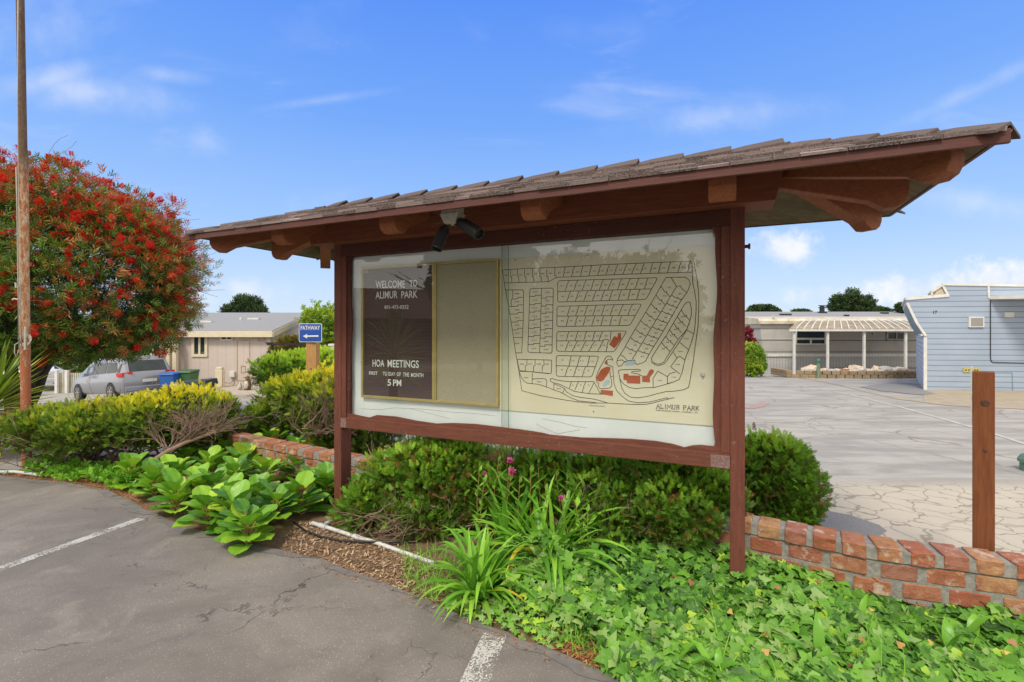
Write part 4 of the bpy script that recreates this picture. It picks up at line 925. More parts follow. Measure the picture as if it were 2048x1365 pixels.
def branch(mb, p, d, l, r0, depth=3, wig=.25, fork=2, sag=0, rmin=.0025, rr=random):
    p = Vector(p); d = Vector(d).normalized(); pts = [p.copy()]; rads = [r0]; n = 5
    for k in range(n):
        d = (d + Vector((rr.uniform(-wig, wig), rr.uniform(-wig, wig), rr.uniform(-wig, wig) - sag))).normalized(); p = p + d * l / n; pts.append(p.copy()); rads.append(max(rmin, r0 * (1 - .5 * (k + 1) / n)))
    mb.tube(pts, rads, 6 if r0 > .012 else 4)
    if depth > 0:
        for k in range(fork):
            i = rr.randint(2, n); dd = (d + Vector((rr.uniform(-1, 1), rr.uniform(-1, 1), rr.uniform(-.6, .8))) * .7).normalized(); branch(mb, pts[i], dd, l * rr.uniform(.55, .8), rads[i] * .75, depth - 1, wig, fork, sag, rmin, rr)

# ------------------------------------------------------------------ hedges
def bl_(px, py, dep, rx, ry, rz): return (tuple(at(px, py, dep)), (rx, ry, rz))
HA = [bl_(120, 850, 6.4, .55, .5, .24), bl_(215, 846, 6.2, .6, .55, .26), bl_(310, 842, 6.15, .55, .55, .30), bl_(375, 832, 6.3, .46, .5, .34), bl_(418, 848, 6.4, .28, .4, .33), bl_(100, 868, 6.1, .35, .4, .25), bl_(170, 880, 5.9, .35, .35, .25)]
h1 = hedge('golden_juniper', HA, 17000, .075, 'wide golden-tipped juniper hedge with bare woody base beside the flagpole', 1.0, zmin=.36, zt=.35)
mb = MB(); rr = random.Random(9)
for k in range(64):
    b0 = G(rr.uniform(130, 330), rr.uniform(915, 945)); b0.z = .0; dd = Vector((rr.uniform(-1, 1), rr.uniform(-.4, .5), rr.uniform(.05, .65))); branch(mb, b0, dd, rr.uniform(.35, .7), rr.uniform(.008, .018), 3, .3, 2, 0, .0022, rr)
mb.tube([G(285, 945) + Vector((0, 0, .02)), at(310, 920, 5.55), at(335, 903, 5.6), at(372, 885, 5.7), at(420, 868, 5.8), at(465, 850, 5.95)], [.032, .03, .026, .022, .016, .008], 8)
for k in range(46):
    t = rr.random(); p = at(330 + 110 * t, 903 - 40 * t, 5.65 + .2 * t); branch(mb, p, Vector((rr.uniform(-.6, .9), rr.uniform(-.2, .3), rr.uniform(.3, 1))), rr.uniform(.2, .36), .008, 2, .25, 3, 0, .002, rr)
mb.build('branch', M['twig'], h1)
HB = [bl_(735, 885, 6.3, .35, .3, .26), bl_(680, 880, 6.6, .3, .3, .26), bl_(580, 812, 7.6, .46, .45, .42), bl_(622, 806, 7.3, .46, .45, .45), bl_(660, 803, 7.0, .42, .5, .46), bl_(548, 842, 7.4, .32, .4, .27), bl_(513, 856, 7.4, .16, .3, .13), bl_(700, 812, 6.6, .5, .5, .42)]
h2 = hedge('golden_juniper', HB, 14000, .085, 'rounded golden juniper bush behind the brick wall and left of the notice board', .85, zmin=.1)
mb = MB()
for k in range(36):
    b0 = at(rr.uniform(600, 720), rr.uniform(850, 875), rr.uniform(6.0, 6.4)); branch(mb, b0, Vector((rr.uniform(-1, 1), rr.uniform(-.6, .1), rr.uniform(.1, .7))), rr.uniform(.25, .45), .011, 3, .3, 2, 0, .002, rr)
mb.build('branch', M['twig'], h2)
HC = [bl_(570, 742, 13.5, .8, .7, .45), bl_(620, 738, 13.4, .8, .7, .50), bl_(670, 738, 13.4, .9, .7, .50), bl_(720, 745, 13.4, .8, .7, .45)]
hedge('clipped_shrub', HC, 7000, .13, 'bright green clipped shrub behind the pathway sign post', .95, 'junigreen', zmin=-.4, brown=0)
# junipers round the foot of the board
J1 = [bl_(785, 975, 4.45, .30, .26, .30), bl_(850, 958, 4.4, .34, .28, .36), bl_(915, 958, 4.35, .33, .28, .38), bl_(1010, 975, 4.3, .3, .25, .32), bl_(730, 1018, 4.4, .18, .22, .2), bl_(850, 1030, 4.25, .26, .2, .2), bl_(960, 985, 4.3, .3, .26, .3)]
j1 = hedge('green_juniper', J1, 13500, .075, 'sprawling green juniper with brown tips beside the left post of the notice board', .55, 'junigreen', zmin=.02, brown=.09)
J3 = [bl_(1100, 980, 4.2, .3, .26, .33), bl_(1190, 985, 4.05, .33, .27, .34), bl_(1290, 985, 3.9, .3, .26, .34), bl_(1370, 990, 3.8, .26, .25, .30), bl_(1345, 1030, 3.65, .24, .18, .22), bl_(1240, 1030, 3.85, .28, .2, .22), bl_(1420, 985, 3.8, .13, .18, .15)]
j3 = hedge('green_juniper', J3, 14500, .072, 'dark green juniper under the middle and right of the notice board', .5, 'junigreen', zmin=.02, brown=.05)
for o, (x0, x1, y0, y1, dp) in ((j1, (720, 950, 1030, 1075, 4.1)), (j3, (1120, 1420, 1050, 1090, 3.75))):
    mb = MB()
    for k in range(30): branch(mb, at(rr.uniform(x0, x1), rr.uniform(y0, y1), dp), Vector((rr.uniform(-1, 1), rr.uniform(-.8, .2), rr.uniform(.1, .8))), rr.uniform(.18, .32), .007, 2, .3, 2, 0, .0018, rr)
    mb.build('branch', M['twig'], o)
J4 = [bl_(1535, 930, 4.25, .30, .30, .24), bl_(1555, 975, 4.25, .30, .30, .30), bl_(1480, 960, 4.45, .3, .3, .34), bl_(1560, 1010, 4.15, .24, .25, .24)]
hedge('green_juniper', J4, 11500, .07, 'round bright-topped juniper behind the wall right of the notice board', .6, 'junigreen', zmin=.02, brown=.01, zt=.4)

# ------------------------------------------------------------------ bottlebrush tree
tr_c = np.array([-9.05, 9.3, 2.95])
bt = empty('bottlebrush_tree', (-10.0, 9.6, gz(-10, 9.6)), 'large rounded bottlebrush tree covered in red flowers at the left', 'tree')
TBL = [((-9.1, 9.3, 2.85), (2.45, 2.2, 1.95)), ((-7.6, 8.9, 2.45), (1.35, 1.35, 1.15)), ((-7.75, 9.2, 3.1), (1.3, 1.3, 1.1)), ((-10.6, 9.2, 3.0), (2.1, 2.0, 1.95)), ((-8.4, 9.0, 2.2), (1.5, 1.6, .9)), ((-10.2, 8.8, 2.1), (1.9, 1.7, .9)), ((-12.2, 9.6, 2.8), (1.8, 1.8, 1.6))]
P, Nn = blobs_surface(subblobs(TBL, 30, .30, keep_z=1.35), 30000, .84, 1.12, .14, 3, zmin=1.27); d = unit(Nn * .7 + np.array([0, 0, .15]) + RNG.normal(0, .55, P.shape))
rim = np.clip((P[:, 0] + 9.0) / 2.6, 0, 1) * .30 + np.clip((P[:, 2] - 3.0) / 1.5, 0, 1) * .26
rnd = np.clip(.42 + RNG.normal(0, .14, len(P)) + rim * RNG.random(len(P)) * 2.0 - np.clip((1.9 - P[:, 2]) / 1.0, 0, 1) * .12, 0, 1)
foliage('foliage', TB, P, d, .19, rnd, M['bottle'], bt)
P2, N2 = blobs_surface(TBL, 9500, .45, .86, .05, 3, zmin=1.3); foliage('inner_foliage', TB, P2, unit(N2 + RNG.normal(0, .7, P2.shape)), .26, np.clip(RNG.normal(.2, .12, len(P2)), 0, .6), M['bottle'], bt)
mb = MB(); rr = random.Random(21)
b0 = Vector((-10.0, 9.6, gz(-10, 9.6) - .05))
for k in range(5): branch(mb, b0 + Vector((rr.uniform(-.15, .15), rr.uniform(-.15, .15), 0)), Vector((rr.uniform(-.5, .6), rr.uniform(-.5, .3), 1.0)), 1.9, .13, 4, .16, 2, 0, .006, rr)
mb.build('trunk', M['barkdark'], bt)
mb = MB()
for k in range(150):
    i = rr.randrange(len(P)); p = Vector(P[i]); c = Vector((-9.3, 9.3, 2.3)); branch(mb, p.lerp(c, .38), (p - c), (p - c).length * .36, .009, 1, .22, 2, 0, .003, rr)
mb.build('twig', M['bark'], bt)
# flowers
FL = []
for k in range(70):
    a_ = 2.4 * k; y = .05 + .85 * k / 70; FL.append(lance(0, y * .8, 0, math.cos(a_), .25 * (y - .3), math.sin(a_), .40, .075))
TF = template(FL)
i_ = RNG.choice(len(P), 4200, replace=False); PF, NF = P[i_], Nn[i_]
keep = (NF[:, 1] < .35) & (PF[:, 2] > 1.32); PF, NF = PF[keep], NF[keep]
dist = (PF[:, 2] - 1.2) * .25 + (PF[:, 0] + 12) * .12 + RNG.random(len(PF)) * 1.1 + snoise(PF, 2.6, 4) * .5; o_ = np.argsort(-dist)[:1050]; PF, NF = PF[o_] + NF[o_] * .06, NF[o_]
dF = unit(NF + RNG.normal(0, .45, NF.shape)); szF = RNG.uniform(.10, .185, len(PF))
RmF = frames(dF)
big = np.argsort(-(szF / np.maximum(PF[:, 1], 1)) * ((PF[:, 0] / PF[:, 1]) > -1.07))[:100]; msk = np.zeros(len(PF), bool); msk[big] = True
V, Fq = scatter(TF[0], TF[1], PF[~msk], RmF[~msk], szF[~msk]); tag(npmesh('flower', V, Fq, RNG.random(len(Fq)), M['redflower'], bt), kind='stuff')
V, Fq = scatter(TF[0], TF[1], np.zeros((1, 3)), np.eye(3)[None], np.array([1.0])); me_o = npmesh('flower', V, Fq, RNG.random(len(Fq)), M['redflower'], None); me_f = me_o.data; bpy.data.objects.remove(me_o)
for i in np.where(msk)[0]:
    o = bpy.data.objects.new('flower', me_f); COL.objects.link(o); o.parent = bt
    mt = Matrix(RmF[i].tolist()).to_4x4(); o.matrix_basis = Matrix.Translation(Vector(PF[i]) - Vector(bt.location)) @ mt @ Matrix.Scale(float(szF[i]), 4)

# ------------------------------------------------------------------ strap-leaved plants
def strap(mb, p, az_, el_, l, wd, droop, seg=8, fold=.25, r=None, sharp=1.0):
    p = Vector(p); d = Vector((math.cos(az_) * math.cos(el_), math.sin(az_) * math.cos(el_), math.sin(el_))); sv = Vector((-math.sin(az_), math.cos(az_), 0)); vs = []; fs = []
    tw = random.uniform(-.3, .3)
    for k in range(seg + 1):
        t = k / seg; up = sv.cross(d).normalized(); up = -up if up.z < 0 and el_ > 0 else up; wk = wd * (min(1, .55 + t * 2.2) * (1 - max(0, (t - .5) / .5) ** (1.6 * sharp))) + .0008
        s_ = (sv * math.cos(tw * t) + up * math.sin(tw * t)); vs += [p - s_ * wk / 2, p - up * wk * fold, p + s_ * wk / 2]
        if k: o = 3 * k; fs += [[o - 3, o - 2, o + 1, o], [o - 2, o - 1, o + 2, o + 1]]
        p = p + d * l / seg; d = (d + Vector((0, 0, -droop / seg * (.4 + 1.6 * t)))).normalized()
    mb.add(vs, fs, r)
M['strap'] = leafmat('strap_leaves', [(0, (.10, .28, .03)), (.5, (.20, .46, .045)), (.96, (.34, .62, .07)), (1, (.62, .48, .04))], .35, .3)
M['spiky'] = leafmat('spiky_leaves', [(0, (.10, .17, .025)), (.5, (.22, .34, .04)), (.8, (.50, .52, .06)), (1, (.66, .56, .10))], .4, .3)
def clump(name, px, py, n, l, wd, droop, label, mat='strap', h=0, sp=.06, cat='plant', elr=(32, 84), origin=None):
    b0 = origin or G(px, py); o = empty(name, b0, label, cat); mb = MB()
    for k in range(n):
        az_ = 2.4 * k + random.uniform(-.3, .3); el_ = R_(random.uniform(*elr)); q = b0 + Vector((random.uniform(-sp, sp), random.uniform(-sp, sp), h))
        strap(mb, q, az_, el_, l * random.uniform(.65, 1.1), wd * random.uniform(.8, 1.15), droop * random.uniform(.7, 1.3), r=random.random() * .92 if random.random() > .02 else 1.0)
    mb.build('leaf_blade', M[mat], o, smooth=True); return o
cl1 = clump('strap_leaf_plant', 1095, 1130, 66, .78, .046, 1.5, 'largest arching strap-leaved clump in front of the board, among the pink flowers', sp=.09)
cl2 = clump('strap_leaf_plant', 1020, 1110, 40, .68, .042, 1.5, 'strap-leaved clump reaching up behind the others beneath the board', sp=.06)
cl3 = clump('strap_leaf_plant', 958, 1200, 72, .54, .038, 1.9, 'low strap-leaved clump at the asphalt edge with one yellowed leaf', sp=.06)
yp = empty('spiky_plant', (-7.32, 6.75, 0), 'spiky yellow-green yucca-like plant at the left edge behind the flagpole', 'plant'); mb = MB()
for k in range(210): strap(mb, (-7.32 + random.uniform(-.03, .03), 6.75, .50 + k * .0022), 2.4 * k, R_(-40 + k * .6 + random.uniform(-8, 8)), random.uniform(.6, .88), .040, .25, 5, .2, min(1, max(0, .95 - k / 330 + random.uniform(-.25, .2))), 1.6)
mb.build('leaf_blade', M['spiky'], yp, smooth=True); mb = MB(); mb.tube([(-7.32, 6.75, 0), (-7.32, 6.75, .9)], [.09, .06], 9); mb.build('trunk', M['barkdark'], yp)

# ------------------------------------------------------------------ bergenia
m, T = new_mat('bergenia_leaf'); a = T.new('ShaderNodeAttribute', attribute_name='rnd').outputs['Fac']
c = T.ramp(a, [(0, (.07, .22, .022)), (.4, (.18, .42, .028)), (.75, (.36, .60, .04)), (.95, (.56, .70, .06)), (1, (.40, .14, .06))]); n = T.noise(T.co, 30, 4, .6)
c = T.mix(T.m('MULTIPLY', T.sm(n, .45, .7), .35), c, (.40, .64, .08)); T.put(T.p.inputs['Base Color'], c); T.p.inputs['Roughness'].default_value = .42; bump(T, n, .15, .004)
tr = T.new('ShaderNodeBsdfTranslucent'); T.put(tr.inputs[0], c); mx = T.new('ShaderNodeMixShader'); mx.inputs[0].default_value = .28; T.l.new(T.p.outputs[0], mx.inputs[1]); T.l.new(tr.outputs[0], mx.inputs[2]); T.l.new(mx.outputs[0], T.out.inputs[0]); M['berg'] = m
def berg_leaf(mb, p, az_, el_, size, pet, r=None):
    """paddle leaf: short stalk, cupped round blade with raised veins"""
    d = Vector((math.cos(az_) * math.cos(el_), math.sin(az_) * math.cos(el_), math.sin(el_))); sv = Vector((-math.sin(az_), math.cos(az_), 0)); up = d.cross(sv); up = -up if up.z < 0 else up
    p = Vector(p); q = p + d * pet; bend = -random.uniform(.0, .35); d2 = (d + Vector((math.cos(az_), math.sin(az_), 0)) * .30 + Vector((0, 0, bend))).normalized(); up2 = sv.cross(d2); up2 = -up2 if up2.z < 0 else up2
    mb.cur = 0; nu, nv = 7, 8; vs = []; ph = random.uniform(0, 6); rip = random.uniform(.01, .035) * size; cup = random.uniform(.10, .24); arch = random.uniform(.1, .35)
    for i in range(nu + 1):
        t = i / nu; wdt = size * .46 * math.sqrt(max(.02, 1 - ((t - .57) / .55) ** 2)); 
        if i == 0: wdt = size * .06
        if i == nu: wdt = size * .20
        for j in range(nv + 1):
            s_ = j / nv * 2 - 1; z = cup * wdt * abs(s_) ** 1.6 - arch * size * t * t * .6 + rip * math.sin(s_ * 4 + t * 9 + ph) * abs(s_) + size * .022 * math.cos(j * math.pi) * (1 - abs(s_)) * (1 if j != nv // 2 else -2)
            yk = t * size + (.04 * size * (1 - s_ * s_) if i == nu else 0) - .05 * size * abs(s_) * t
            vs.append(q + d2 * yk + sv * (s_ * wdt) + up2 * z)
    mb.add(vs, [[i * (nv + 1) + j, i * (nv + 1) + j + 1, (i + 1) * (nv + 1) + j + 1, (i + 1) * (nv + 1) + j] for i in range(nu) for j in range(nv)], r)
    mb.cur = 1; mb.tube([p, (p + q) / 2 + Vector((0, 0, -.01)), q + d2 * size * .05], [.009, .007, .006], 5, .5, False); mb.cur = 0
M['stalk'] = simple('reddish_leaf_stalk', (.34, .16, .06), (.25, .28, .06), 9, .5)
spots = [(262, 978, 'small dark clump of round leaves at the far left of the patch'), (345, 985, 'round-leaved clump second from the left, against the leaning branch'), (395, 1010, 'pale round-leaved clump just behind the front left corner of the patch'), (352, 1032, 'round-leaved clump lying at the asphalt edge beside the white line end'), (420, 965, 'round-leaved clump in the middle left of the patch'), (455, 930, 'round-leaved clump in the back row left of centre'), (505, 925, 'round-leaved clump in the back row near the brick wall'), (375, 945, 'round-leaved clump at the back left behind the thick branch'), (470, 985, 'yellow-green round-leaved clump in the very centre of the patch'), (530, 975, 'round-leaved clump right of centre holding one pink flower spike'), (455, 1040, 'round-leaved clump in the front row, second from the asphalt tip'), (515, 1030, 'round-leaved clump just behind the foremost one'), (415, 1062, 'low round-leaved clump spreading on the asphalt left of the foremost one'), (550, 940, 'round-leaved clump in the back row right of centre'), (595, 965, 'dark round-leaved clump close to the brick wall'), (497, 1098, 'foremost round-leaved clump spilling onto the asphalt with big glossy leaves'), (470, 1070, 'round-leaved clump tucked left behind the foremost one'), (550, 1050, 'round-leaved clump at the edge of the wood chips'), (628, 1000, 'dark upright round-leaved clump right beside the left post'), (600, 1035, 'round-leaved clump lying beside the white pipe end'), (640, 965, 'dark round-leaved clump between the left post and the brick wall'), (545, 908, 'round-leaved clump half hiding the middle of the left brick wall'), (655, 1005, 'round-leaved clump whose leaves touch the left side of the left post'), (400, 925, 'round-leaved clump right under the bare hedge branches'), (435, 905, 'rearmost round-leaved clump under the golden hedge'), (590, 925, 'rear round-leaved clump along the foot of the brick wall'), (310, 1000, 'round-leaved clump near the asphalt edge, left of the white line end'), (430, 1010, 'round-leaved clump left of the centre one'), (485, 955, 'round-leaved clump behind the centre one')]
for k, (px, py, lab) in enumerate(spots):
    b0 = G(px, py); o = empty('round_leaf_plant', b0, lab, 'plant', 'broad-leaved clumps beside the asphalt')
    mb = MB(); nl = random.randint(18, 23)
    for i in range(nl):
        t = i / nl; az_ = 2.4 * i + random.uniform(-.3, .3) + k; el_ = R_(26 + 52 * t + random.uniform(-10, 10)); berg_leaf(mb, b0 + Vector((0, 0, .03 + .02 * i / 3)), az_, el_, random.uniform(.15, .22) * (1.05 - .2 * t), random.uniform(.03, .09) + .05 * t, random.random() * .9 if random.random() > .012 else 1.0)
    mb.build('leaf_blade', [M['berg'], M['stalk']], o, smooth=True)
b0 = G(440, 868); b0 = at(440, 882, 6.5); o = empty('round_leaf_plant', (b0.x, b0.y, .0), 'light green leafy clump rising at the far end of the brick wall', 'plant', 'broad-leaved clumps beside the asphalt'); mb = MB()
for i in range(12): berg_leaf(mb, (b0.x, b0.y, .22 + .01 * i), 2.4 * i, R_(28 + 4.5 * i), .2, .06, .6 + random.random() * .25)
mb.tube([(b0.x, b0.y, 0), (b0.x, b0.y, .34)], [.03, .03], 6); mb.build('leaf_blade', [M['berg'], M['stalk']], o, smooth=True)

# ------------------------------------------------------------------ ivy
half = [(0, 0), (.20, -.13), (.46, -.02), (.30, .20), (.58, .46), (.24, .50), (.17, .70), (0, 1.02)]
pts = half + [(-x, y) for x, y in half[-2:0:-1]]; c0 = len(pts)
tv = [(x, y - .05, -.10 * abs(x) - .10 * y * y + .04) for x, y in pts] + [(0, .28, .05)]; tf = [[c0, i, (i + 1) % c0] for i in range(c0)]
TI = (np.array(tv), np.array(tf))
def inpoly(x, y, poly):
    r = np.zeros(len(x), bool); n = len(poly)
    for i in range(n):
        x0, y0 = poly[i]; x1, y1 = poly[(i + 1) % n]; c_ = ((y0 > y) != (y1 > y)) & (x < (x1 - x0) * (y - y0) / (y1 - y0 + 1e-12) + x0); r ^= c_
    return r
def sample(pxpoly, n, extra=()):
    poly = [(G(*p).x, G(*p).y) for p in pxpoly] + list(extra); a_ = np.array(poly); out = []
    while len(out) < n:
        x = RNG.uniform(a_[:, 0].min(), a_[:, 0].max(), n * 2); y = RNG.uniform(a_[:, 1].min(), a_[:, 1].max(), n * 2); k = inpoly(x, y, poly); out += list(zip(x[k], y[k]))
    return np.array(out[:n])
m, T = new_mat('ivy_leaf'); a = T.new('ShaderNodeAttribute', attribute_name='rnd').outputs['Fac']
c = T.ramp(a, [(0, (.035, .10, .02)), (.3, (.095, .255, .030)), (.6, (.19, .43, .042)), (.84, (.30, .44, .15)), (.93, (.34, .56, .045)), (1, (.46, .64, .06))]); n = T.noise(T.co, 55, 4, .65)
c = T.mix(T.m('MULTIPLY', T.sm(n, .5, .7), .4), c, (.30, .46, .17)); T.put(T.p.inputs['Base Color'], c); T.p.inputs['Roughness'].default_value = .5; T.p.inputs['Specular IOR Level'].default_value = .3
tr = T.new('ShaderNodeBsdfTranslucent'); T.put(tr.inputs[0], c); mx = T.new('ShaderNodeMixShader'); mx.inputs[0].default_value = .28; T.l.new(T.p.outputs[0], mx.inputs[1]); T.l.new(tr.outputs[0], mx.inputs[2]); T.l.new(mx.outputs[0], T.out.inputs[0]); M['ivy'] = m
ivy_px = [(1000, 1205), (1010, 1130), (1100, 1105), (1180, 1100), (1300, 1110), (1440, 1120), (1500, 1105), (1600, 1150), (1720, 1195), (1850, 1230), (1960, 1255), (2080, 1290), (2080, 1420), (1260, 1420), (1180, 1300), (1090, 1255)]
XY = sample(ivy_px, 8600)
gap = snoise(np.c_[XY, XY[:, :1] * 0], 5.0, 1) + np.where(XY[:, 1] < 2.9, 0, .2)
cl_g = (snoise(np.c_[XY * 1.0, XY[:, :1] * 0], 3.1, 7)); keep = (gap > -.50)
XY = XY[keep]; n = len(XY); P3 = np.c_[XY, np.zeros(n)]
mound = .10 + .05 * snoise(P3, 3.3, 3) + .03 * snoise(P3, 9, 5) + .10 * np.clip((XY[:, 1] - 2.7) / .6, 0, 1) * np.clip((2.6 - XY[:, 0]) / .7, 0, 1)
hh = np.clip(mound, .03, .35) * RNG.random(n) ** .5 + .012; P3[:, 2] = hh
az_ = RNG.random(n) * 6.28; dirs = np.c_[np.cos(az_) * .9, np.sin(az_) * .9 - .35, RNG.normal(-.12, .25, n)]
Rm = frames(dirs, np.tile([0, -.45, 1.0], (n, 1)) + RNG.normal(0, .55, (n, 3)))
szv = RNG.uniform(.038, .105, n) * np.where(XY[:, 1] > 3.1, .9, 1.0); half2 = [(0, 0), (.28, -.16), (.52, .12), (.42, .36), (.22, .62), (.10, .88), (0, 1.0)]; pt2 = half2 + [(-x, y) for x, y in half2[-2:0:-1]]; c2 = len(pt2)
TI2 = (np.array([(x, y - .05, -.14 * abs(x) - .12 * y * y + .04) for x, y in pt2] + [(0, .3, .06)]), np.array([[c2, i, (i + 1) % c2] for i in range(c2)]))
alt = RNG.random(n) < .35
rv = np.clip(.42 + RNG.normal(0, .22, n) + .2 * snoise(P3, 2.5, 1), 0, .86); rv = np.where(RNG.random(n) < .045, RNG.uniform(.9, 1, n), rv)
Va, Fa = scatter(TI[0], TI[1], P3[~alt], Rm[~alt], szv[~alt]); Vb, Fb = scatter(TI2[0], TI2[1], P3[alt], Rm[alt], szv[alt] * .85); V = np.concatenate([Va, Vb]); Fq = np.concatenate([Fa, Fb + len(Va)])
tag(npmesh('ivy', V, Fq, np.concatenate([rep(rv[~alt], TI[1]), rep(rv[alt], TI2[1])]), M['ivy']), 'dense green ivy covering the ground in front of the brick wall', 'ivy', kind='stuff')
mb = MB()
for k in range(60):
    p = XY[RNG.integers(n)]; d_ = Vector((random.uniform(-1, 1), random.uniform(-1, 1), 0)).normalized(); q = Vector((p[0], p[1], .05)); pp = [q + d_ * .06 * i + Vector((random.uniform(-.015, .015), random.uniform(-.015, .015), random.uniform(-.02, .04))) for i in range(6)]; mb.tube(pp, .0018, 4)
tag(mb.build('ivy_stem', M['stalk']), 'thin brown trailing ivy stems among the ivy leaves', 'ivy', kind='stuff')
# small low ivy by the left clump and at the edge, grass tufts
def grass(name, pxpoly, n, l, label, rlo=.3, rhi=1.0, wd=.004):
    XY = sample(pxpoly, n); mb = MB()
    for x, y in XY: strap(mb, (x, y, .012), random.uniform(0, 6.28), R_(random.uniform(35, 88)), l * random.uniform(.5, 1.3), wd, 1.6, 4, .1, random.uniform(rlo, rhi) * .9)
    return tag(mb.build(name, M['strap']), label, 'grass', kind='stuff')
grass('grass', [(1110, 1290), (1200, 1260), (1340, 1270), (1460, 1290), (1440, 1400), (1260, 1400)], 800, .10, 'tufts of bright green grass at the asphalt edge in front of the ivy')
grass('grass', [(800, 1110), (870, 1100), (930, 1160), (880, 1225), (820, 1195)], 420, .10, 'sparse weeds on the bare soil between juniper and asphalt')
grass('grass', [(1300, 1290), (1500, 1180), (2048, 1330), (2048, 1420), (1300, 1420)], 120, .24, 'thin tall grass blades standing up through the ivy', .5, 1.0)
grass('grass', [(690, 1060), (715, 1000), (700, 960), (680, 1040)], 90, .16, 'fine grass growing at the foot of the left post')
XY = sample([(880, 1230), (930, 1160), (1060, 1190), (1150, 1270), (1120, 1310), (1000, 1268)], 520); n = len(XY); P3 = np.c_[XY, RNG.uniform(.02, .08, n)]; az_ = RNG.random(n) * 6.28
V, Fq = scatter(TI[0], TI[1], P3, frames(np.c_[np.cos(az_), np.sin(az_) - .3, RNG.normal(0, .2, n)], np.tile([0, -.4, 1.0], (n, 1)) + RNG.normal(0, .3, (n, 3))), RNG.uniform(.03, .055, n))
tag(npmesh('low_weed', V, Fq, rep(RNG.uniform(.4, 1, n), TI[1]), M['ivy']), 'small bright leaves creeping over the soil at the asphalt edge', 'weeds', kind='stuff')
XY = sample([(60, 955), (60, 935), (250, 955), (290, 990), (215, 983)], 260); n = len(XY); P3 = np.c_[XY, RNG.uniform(.02, .12, n)]
o = foliage('leafy_weed', TBR, P3, np.c_[RNG.normal(0, .5, n), RNG.normal(0, .5, n) - .2, np.ones(n)], .11, RNG.uniform(.3, .75, n), M['strap']); tag(o, 'low leafy weeds along the asphalt edge under the golden hedge', 'weeds', kind='stuff')
XY = sample([(1040, 1200), (1200, 1120), (1460, 1130), (1700, 1200), (2048, 1300), (2048, 1400), (1280, 1400), (1150, 1290)], 34); n = len(XY); P3 = np.c_[XY, RNG.uniform(.10, .22, n)]; az_ = RNG.random(n) * 6.28
V, Fq = scatter(TI2[0], TI2[1], P3, frames(np.c_[np.cos(az_), np.sin(az_), RNG.normal(0, .3, n)], np.tile([0, -.4, 1.0], (n, 1)) + RNG.normal(0, .5, (n, 3))), RNG.uniform(.02, .042, n))
tag(npmesh('dead_leaf', V, Fq, rep(RNG.random(n), TI2[1]), leafmat('dead_leaves', [(0, (.20, .06, .03)), (.5, (.36, .20, .09)), (1, (.62, .42, .10))], .8, .1)), 'brown and yellow dead leaves caught among the ivy', 'dead leaves', kind='stuff')
mb = MB(); rr = random.Random(31)
for px, py in ((1690, 1235), (1715, 1250), (1630, 1320), (1900, 1300), (1935, 1275), (1350, 1330), (1255, 1190), (1180, 1220), (1440, 1350), (1830, 1320), (2000, 1330)):
    b_ = G(px, py + 20); 
    for k in range(4): berg_leaf_ = None; strap(mb, b_ + Vector((rr.uniform(-.03, .03), 0, .05)), 2.4 * k + px, R_(rr.uniform(35, 75)), rr.uniform(.12, .24), rr.uniform(.03, .06), 1.6, 7, .12, rr.uniform(.15, .6), .9)
tag(mb.build('broad_weed', M['strap'], smooth=True), 'broad bright green weeds pushing up through the ivy', 'weeds', kind='stuff')
# mulch, chips, needles
def chips(name, pxpoly, n, lr, mat, label, wd=.3):
    XY = sample(pxpoly, n); P3 = np.c_[XY, RNG.uniform(.014, .03, n) + (.018 if name == 'edge_litter' else 0)]; az_ = RNG.random(n) * 6.28; t = (np.array([(-.5, 0, 0), (-.3, wd / 2, .05), (.5, wd / 3, 0), (.5, -wd / 3, .06), (-.3, -wd / 2, 0)]), np.array([[0, 1, 2, 3, 4]]))
    V, Fq = scatter(t[0], t[1], P3, frames(np.c_[np.cos(az_), np.sin(az_), RNG.normal(0, .18, n)], np.tile([0, 0, 1.0], (n, 1)) + RNG.normal(0, .3, (n, 3))), RNG.uniform(*lr, n)); return tag(npmesh(name, V, Fq, RNG.random(n), mat), label, 'mulch', kind='stuff')
M['chip'] = leafmat('wood_chips', [(0, (.16, .085, .045)), (.5, (.36, .23, .13)), (1, (.55, .40, .26))], .9, 0)
M['needle'] = leafmat('fallen_orange_needles', [(0, (.16, .07, .03)), (.5, (.36, .14, .05)), (1, (.50, .26, .11))], .9, 0)
chips('wood_chips', [(560, 1100), (590, 1050), (720, 1070), (860, 1120), (900, 1170), (1000, 1240), (880, 1230), (720, 1158)], 2300, (.012, .045), M['chip'], 'brown wood chips and bark covering the soil between asphalt and juniper')
chips('fallen_needles', [(0, 956), (60, 938), (260, 958), (300, 1030), (210, 984)], 3000, (.02, .05), M['needle'], 'orange fallen needles along the asphalt edge under the golden hedge', .12)
chips('edge_litter', [(560, 1112), (700, 1146), (850, 1208), (960, 1250), (1100, 1306), (1200, 1350), (1190, 1372), (1085, 1335), (940, 1282), (830, 1232), (690, 1172), (560, 1128)], 260, (.008, .025), M['needle'], 'scattered dry litter along the asphalt edge', .3)
chips('leaf_litter', [(1080, 1290), (1150, 1240), (1300, 1270), (1260, 1370), (1200, 1350)], 900, (.015, .05), M['needle'], 'dry brown litter between ivy and asphalt', .3)

